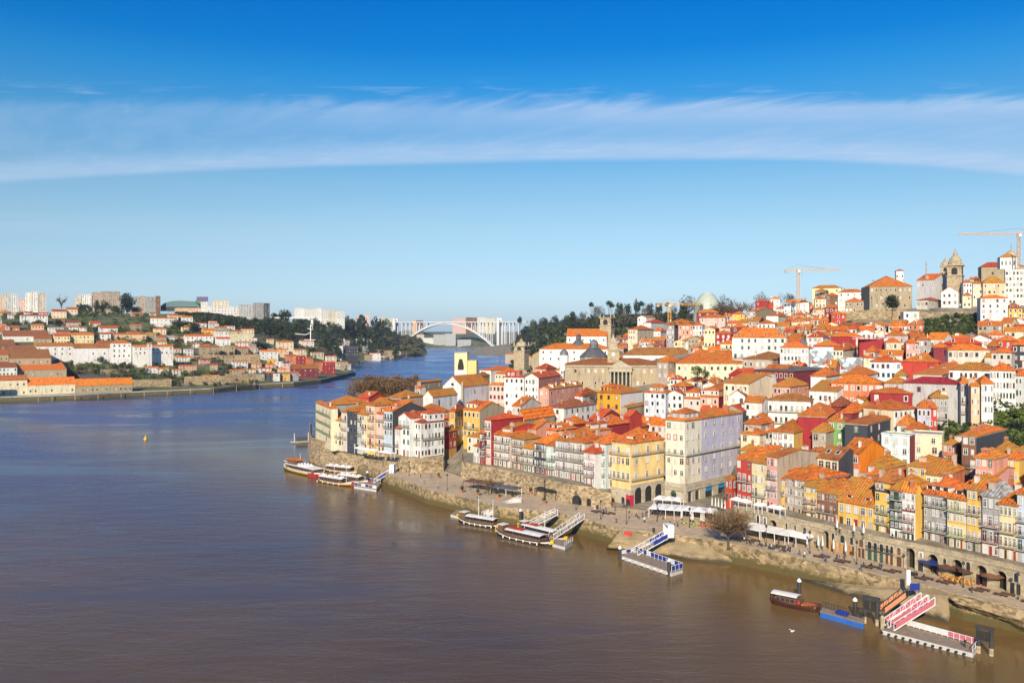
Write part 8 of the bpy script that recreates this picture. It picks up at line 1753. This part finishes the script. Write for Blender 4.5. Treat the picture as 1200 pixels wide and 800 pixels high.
# ================================================================== people
def body_mesh(pose, seed):
    """one continuous figure grown from a skeleton"""
    rr = random.Random(seed); J = {}; E = []
    def j(n, p, r, par=None):
        J[n] = (Vector(p), r, len(J)); 
        if par: E.append((J[par][2], J[n][2]))
    if pose == 'sit':
        j('pel', (0, 0, .5), .15); j('spi', (0, .02, .8), .15, 'pel'); j('che', (0, .0, 1.02), .16, 'spi'); j('nec', (0, -.01, 1.2), .06, 'che'); j('hea', (0, -.03, 1.33), .105, 'nec'); j('top', (0, -.02, 1.42), .085, 'hea')
        for s_ in (-1, 1):
            j(f'hip{s_}', (s_*.1, -.02, .48), .1, 'pel'); j(f'kne{s_}', (s_*.13, -.45, .5), .075, f'hip{s_}'); j(f'ank{s_}', (s_*.13, -.47, .08), .05, f'kne{s_}'); j(f'toe{s_}', (s_*.14, -.64, .04), .045, f'ank{s_}')
            j(f'sho{s_}', (s_*.2, 0, 1.1), .07, 'che'); j(f'elb{s_}', (s_*.25, -.05, .85), .05, f'sho{s_}'); j(f'wri{s_}', (s_*.18, -.28, .74), .036, f'elb{s_}'); j(f'han{s_}', (s_*.16, -.36, .73), .04, f'wri{s_}')
    else:
        st = {'walk': .24, 'stand': .04, 'stride': .32}[pose]
        j('pel', (0, 0, .95), .14); j('spi', (0, 0, 1.15), .135, 'pel'); j('che', (0, -.01, 1.36), .16, 'spi'); j('nec', (0, -.02, 1.52), .058, 'che'); j('hea', (0, -.04, 1.64), .10, 'nec'); j('top', (0, -.03, 1.73), .082, 'hea')
        for s_ in (-1, 1):
            y = -s_*st; j(f'hip{s_}', (s_*.1, 0, .9), .1, 'pel'); j(f'kne{s_}', (s_*.1, y*.45-.03, .5), .07, f'hip{s_}'); j(f'ank{s_}', (s_*.1, y+.02, .08), .045, f'kne{s_}'); j(f'toe{s_}', (s_*.12, y-.16, .035), .042, f'ank{s_}')
            j(f'sho{s_}', (s_*.2, 0, 1.43), .066, 'che'); j(f'elb{s_}', (s_*.25, -y*.4+.03, 1.15), .046, f'sho{s_}'); j(f'wri{s_}', (s_*.25, -y*.8-.06, .92), .034, f'elb{s_}'); j(f'han{s_}', (s_*.24, -y*.85-.09, .83), .038, f'wri{s_}')
    me = D.meshes.new('sk'); me.from_pydata([v[0] for v in J.values()], E, []); o = D.objects.new('sk', me); COL.objects.link(o)
    m = o.modifiers.new('s', 'SKIN'); o.modifiers.new('d', 'SUBSURF').levels = 1
    for v, (p, r, i) in zip(me.skin_vertices[0].data, J.values()): v.radius = (r, r)
    me.skin_vertices[0].data[0].use_root = True
    dg = bpy.context.evaluated_depsgraph_get(); res = D.meshes.new_from_object(o.evaluated_get(dg)); D.objects.remove(o)
    res.materials.clear()
    for k in ('paint', 'trousers', 'skin', 'hair'): res.materials.append(MATS[k])
    zh = 1.22 if pose == 'sit' else 1.53; zw = .62 if pose == 'sit' else .93
    for p in res.polygons:
        c = p.center; k = 0
        if c.z > zh: k = 3 if (c.z > zh+.16 or c.y > .0) else 2
        elif abs(c.x) > .15 and (c.z < (.8 if pose == 'sit' else .9)) and c.z > (.68 if pose == 'sit' else .76) and c.y < (-.25 if pose == 'sit' else 9) : k = 2 if pose != 'sit' or c.y < -.3 else 0
        elif c.z < zw: k = 1
        p.material_index = k; p.use_smooth = True
    res.name = 'person'; return res
POSE = {p: body_mesh(p, i) for i, p in enumerate(('walk', 'stand', 'stride', 'sit'))}
COLS = [((.03, .03, .035), 'black'), ((.05, .07, .16), 'navy'), ((.5, .05, .04), 'red'), ((.65, .63, .6), 'white'), ((.12, .12, .13), 'grey'), ((.45, .32, .18), 'tan'), ((.10, .2, .38), 'blue'), ((.08, .13, .06), 'dark green'), ((.6, .3, .3), 'pink'), ((.55, .4, .06), 'mustard')]
PEOPLE = []
def person(px, py, pose, ci, z=5.0, rz=None, s_=1.0):
    o = put('person', POSE[pose], None, (*G(px, py, z), z), random.uniform(0, 6.28) if rz is None else rz, COLS[ci][0], (s_, s_, s_)); PEOPLE.append((o, px, py, pose, ci)); return o
pr = random.Random(4)
for px, py in ((456, 553), (459, 554.5), (476, 553.5), (487, 549), (503, 545), (507, 546.5), (509, 545.5), (513, 572), (497, 566), (493, 560), (486, 556), (531, 544.5), (512, 549), (505, 559)): person(px, py, pr.choice(('walk', 'stand', 'stride')), pr.randrange(10))
for px, py in ((694, 591), (696, 592), (707, 599), (710, 599.5), (706, 603), (722, 613), (721, 598.5), (737, 601), (745, 605), (747, 606.5), (746, 603), (749, 608), (753, 606), (755, 612), (757, 604.5), (762, 600.5), (765, 602), (768, 603.5), (770, 601.5), (759, 601), (774, 605), (777, 608.5), (785, 613), (790, 616), (794, 617), (803, 594.5), (697, 600), (725, 590), (731, 594), (684, 590)): person(px, py, pr.choice(('walk', 'stand', 'walk', 'stride')), pr.choice((0, 0, 1, 2, 3, 4, 5, 6, 8, 9)))
for px, py in ((868, 634), (872, 635), (902, 643), (904, 644), (920, 646), (924, 645), (926, 647), (937, 650.5), (943, 653.5), (968, 658.5), (981, 656.5), (984, 657), (955, 640.5), (958, 641), (1009, 669), (1031, 667.5), (1033, 668), (1066, 676), (1139, 694), (930, 641), (913, 637), (990, 655), (1142, 676), (1099, 674)): person(px, py, pr.choice(('walk', 'stand', 'walk')), pr.choice((0, 0, 1, 4, 6, 3, 0)))
for px, py in ((1012, 664), (1021, 665.5), (911, 641.5), (964, 653), (1083, 678.5), (1150, 692)): person(px, py, 'sit', pr.choice((0, 1, 4, 2)))
person(1131, 758, 'stand', 0, z=1.0); person(1128, 757, 'stand', 1, z=1.0) if 0 else None
for px, py in ((1000, 626.5), (985, 624), (1046, 632.5), (918, 606), (460, 540), (440, 535)): person(px, py, 'walk', pr.randrange(8), z=10.5)
# ================================================================== descriptions
LM = [('the graffiti-like mural wall', 962, 420), ('the granite palace', 722, 440), ('the pale yellow palace', 850, 436), ('the big white church', 545, 460), ('the yellow cloak-sign block', 540, 428), ('the lavender block', 846, 520), ('the cream corner block', 800, 520), ('the yellow arcaded house', 750, 550),
      ('the mint house', 1050, 525), ('the bright orange gable', 1022, 540), ('the stone convent', 1044, 348), ('the hilltop church', 1095, 340), ('the green embankment', 1125, 490), ('the crimson metal-roofed hall', 1092, 465), ('the crimson box house', 1020, 408), ('the tall pale crane', 935, 345), ('the yellow crane', 785, 362),
      ('the pale green dome', 829, 352), ('the twin-pinnacled bell tower', 711, 383), ('the dark octagonal roof', 696, 412), ('the round-windowed stone church', 636, 428), ('the mustard house', 715, 470), ('the white corner house', 500, 515), ('the curving rubble wall', 410, 535), ('the bare riverside trees', 450, 450), ('the bare plane tree', 853, 615),
      ('the white cube house', 142, 410), ('the skylit warehouse', 60, 455), ('the long stone warehouse', 122, 456), ('the big dark evergreen', 149, 357), ('the modern terraced block', 40, 374), ('the ruined stone wall', 260, 446), ('the white harbour crane', 364, 390), ('the crimson riverside house', 386, 430), ('the navy glass block', 411, 411), ('the arch bridge', 535, 392), ('the dark forest', 300, 380), ('the glass arena', 211, 357), ('the dark blue end block', 313, 362), ('the beige slab', 130, 350), ('the wooded headland', 480, 400),
      ('the white belvedere', 1180, 308), ('the plain white five-storey block', 1165, 363), ('the white four-dormered house', 889, 400), ('the green house', 976, 506), ('the slate gable', 995, 545), ('the yellow-sided white house', 1072, 600), ('the wide mossy-roofed yellow house', 1003, 600), ('the stone-walled brown-roofed block', 672, 485), ('the salmon three-dormered house', 660, 462), ('the black gabled house', 455, 480), ('the zinc clad house', 408, 480)]
NUMW = {1: 'single-storey', 2: 'two-storey', 3: 'three-storey', 4: 'four-storey', 5: 'five-storey', 6: 'six-storey', 7: 'seven-storey'}
USED = set()
def rel(px, py, L):
    dx, dy = px-L[1], py-L[2]; far = math.hypot(dx, dy)
    w_ = ('left of ' if dx < 0 else 'right of ') if abs(dx) > abs(dy)*1.2 else ('above ' if dy < 0 else 'below '); return w_+L[0], far
def mk(base, px, py, extra=()):
    """shortest description that nothing else carries yet"""
    ls = sorted(LM, key=lambda L: math.hypot(px-L[1], py-L[2])); c = []
    for L in ls[:9]:
        if math.hypot(px-L[1], py-L[2]) < 9: continue
        r_, f = rel(px, py, L); c.append(('just ' if f < 30 else '')+r_)
    cand = [f'{base}, {q}' for q in c[:3]]+[f'{base} with {e}, {q}' for e in extra for q in c[:3]]+[f'{base}, between {a.split(" of ")[-1].replace("just ", "").replace("above ", "").replace("below ", "")} and {b.split(" of ")[-1].replace("just ", "").replace("above ", "").replace("below ", "")}' for i, a in enumerate(c) for b in c[i+1:]]+[f'{base}, {q}' for q in c[3:]]
    for o_ in ('', 'second ', 'third ', 'fourth ', 'fifth ', 'sixth ', 'seventh ', 'eighth '):
        for s_ in cand:
            s_ = o_+s_
            if s_.lower() not in USED and len(s_.replace(',', '').split()) <= 16: USED.add(s_.lower()); return s_
    return base
for o in COL.objects:
    if o.parent is None and 'label' in o: USED.add(o['label'].lower())
for r in sorted(HOUSES, key=lambda q: q['Y']):
    root = r['root']; word = root.name.split('.')[0].replace('_', ' '); cw = PAL[r['c']][1]; rw = ROOF[r['r']][1]
    if r['lab']: lab = r['lab']; USED.add(lab.lower())
    else:
        k = FL/r['Y']; ps_ = (r['xl']+r['xr'])/2; py_ = r['ye']+min(r['h']*k*.4, 12)
        st = NUMW.get(r['fl'], '') if r['doors'] else ''
        shape = {'gfront': 'gable-fronted', 'gable': 'gabled', 'flat': '', 'hip': ''}[r['rt']]
        feats = []
        if r['side']: feats.append(f"{[v[1] for kk, v in PAL.items() if kk == r['side']][0]} side wall")
        if r['dorm']: feats.append('dormers')
        if r['top']: feats.append('an attic storey')
        if r['bal']: feats.append('balconies')
        big_ = 'narrow' if r['Lx'] < 5.2 else 'broad' if r['Lx'] > 14 else ''
        if word in ('house', 'small house'):
            b1 = ' '.join(x for x in (big_, cw, shape, word, 'with', rw if r['rt'] != 'flat' else ('flat roof')) if x)
            if feats and len(b1.split()) < 7: b1 += ' and '+feats[0]
        else: b1 = f'{cw} {word} with {rw}'
        lab = mk(b1, ps_, py_, feats[1:]+([st+' front'] if st else []))
    tag(root, lab, r['cat'], r['group'])
    if r['side'] :
        for ch in root.children:
            if ch.name.startswith('side_cladding'): ch['label'] = f"{PAL[r['side']][1]} side wall" if r['side'] in PAL else 'side wall'
ordw = ['first', 'second', 'third', 'fourth', 'fifth', 'sixth', 'seventh', 'eighth', 'ninth', 'tenth', 'eleventh', 'twelfth', 'thirteenth', 'fourteenth', 'fifteenth', 'sixteenth', 'seventeenth', 'eighteenth', 'nineteenth', 'twentieth']
QM = [('the white corner house', 500, 535), ('the café pergola', 560, 577), ('the black café pavilion', 638, 580), ('the red kiosk', 738, 590), ('the yellow arcade', 758, 590), ('the big white marquee', 795, 603), ('the bare plane tree', 853, 630), ('the cream café canopies', 890, 634), ('the bright white canopy', 932, 641), ('the green-arched balcony', 1032, 655), ('the banner flag', 1063, 685), ('the blue parasols', 1094, 669), ('the brown parasols', 1120, 678), ('the lone pyramid parasol', 1163, 686), ('the white gated gangway', 781, 625), ('the lattice gangways', 668, 600), ('the panelled gangway', 609, 586), ('the blue-bannered gangway', 459, 553)]
def mkq(base, px, py):
    ls = sorted(QM, key=lambda L: math.hypot(px-L[1], py-L[2]))
    for o_ in ('', 'second ', 'third ', 'another '):
        for L in ls[:6]:
            dx, dy = px-L[1], py-L[2]; f = math.hypot(dx, dy); w_ = 'beside ' if f < 8 else ('left of ' if dx < 0 else 'right of ') if abs(dx) > abs(dy) else ('behind ' if dy < 0 else 'in front of '); s_ = f'{o_}{base} {"just " if 8 <= f < 22 else ""}{w_}{L[0]}'
            if s_.lower() not in USED: USED.add(s_.lower()); return s_
    return base
for r, px, py in LAMPS: r['label'] = mkq('black iron lamp post', px, py)
for r, px, py in BENCH: r['label'] = mkq('dark slatted double bench', px, py)
for o, px, py, pose, ci in PEOPLE:
    tag(o, mkq('person in a %s top, %s' % (COLS[ci][1], {'walk': 'walking', 'stride': 'striding', 'stand': 'standing', 'sit': 'sitting on a bench'}[pose]), px, py), 'person', 'people on the quay')
for r, px, py, kind in CAFE:
    if kind == 'shrub': r['label'] = mkq('potted green shrub', px, py)
    else:
        g_ = r['group']; w_ = 'chair' if kind == 'chair' else 'table'; c_ = g_.split(' café')[0].split(' and ')[0]
        r['label'] = {'ochre': f'ochre café {w_} under or beside the brown parasols', 'olive': f'café {w_} of the olive and red seating on the square', 'dark': f'dark café {w_} under the cream canopies'}[c_]
for r, kind, (px, py), g_ in TREES:
    if 'label' not in r: r['label'] = mk({'bare': 'leafless brown tree', 'dark': 'dark evergreen tree', 'mid': 'leafy green tree', 'bright': 'light green bushy tree', 'grey': 'greyish half-bare tree', 'umbrella': 'flat-topped pine', 'cypress': 'pointed cypress', 'russet': 'russet leafless tree', 'full': 'dense dark evergreen'}[kind], px, py)
# ================================================================== air
mb = MB(); mb.box(-6500, 6500, -500, 5200, -6, 190, 'white'); hz = mb.build('haze'); tag(hz, kind='stuff')
m = D.materials.new('air'); m.use_nodes = True; t = m.node_tree; t.nodes.clear()
o_ = t.nodes.new('ShaderNodeOutputMaterial'); pv = t.nodes.new('ShaderNodeVolumePrincipled'); pv.inputs['Color'].default_value = (.66, .80, 1.0, 1); pv.inputs['Density'].default_value = .00004; pv.inputs['Anisotropy'].default_value = 0.0
t.links.new(pv.outputs[0], o_.inputs['Volume']); hz.data.materials.clear(); hz.data.materials.append(m)
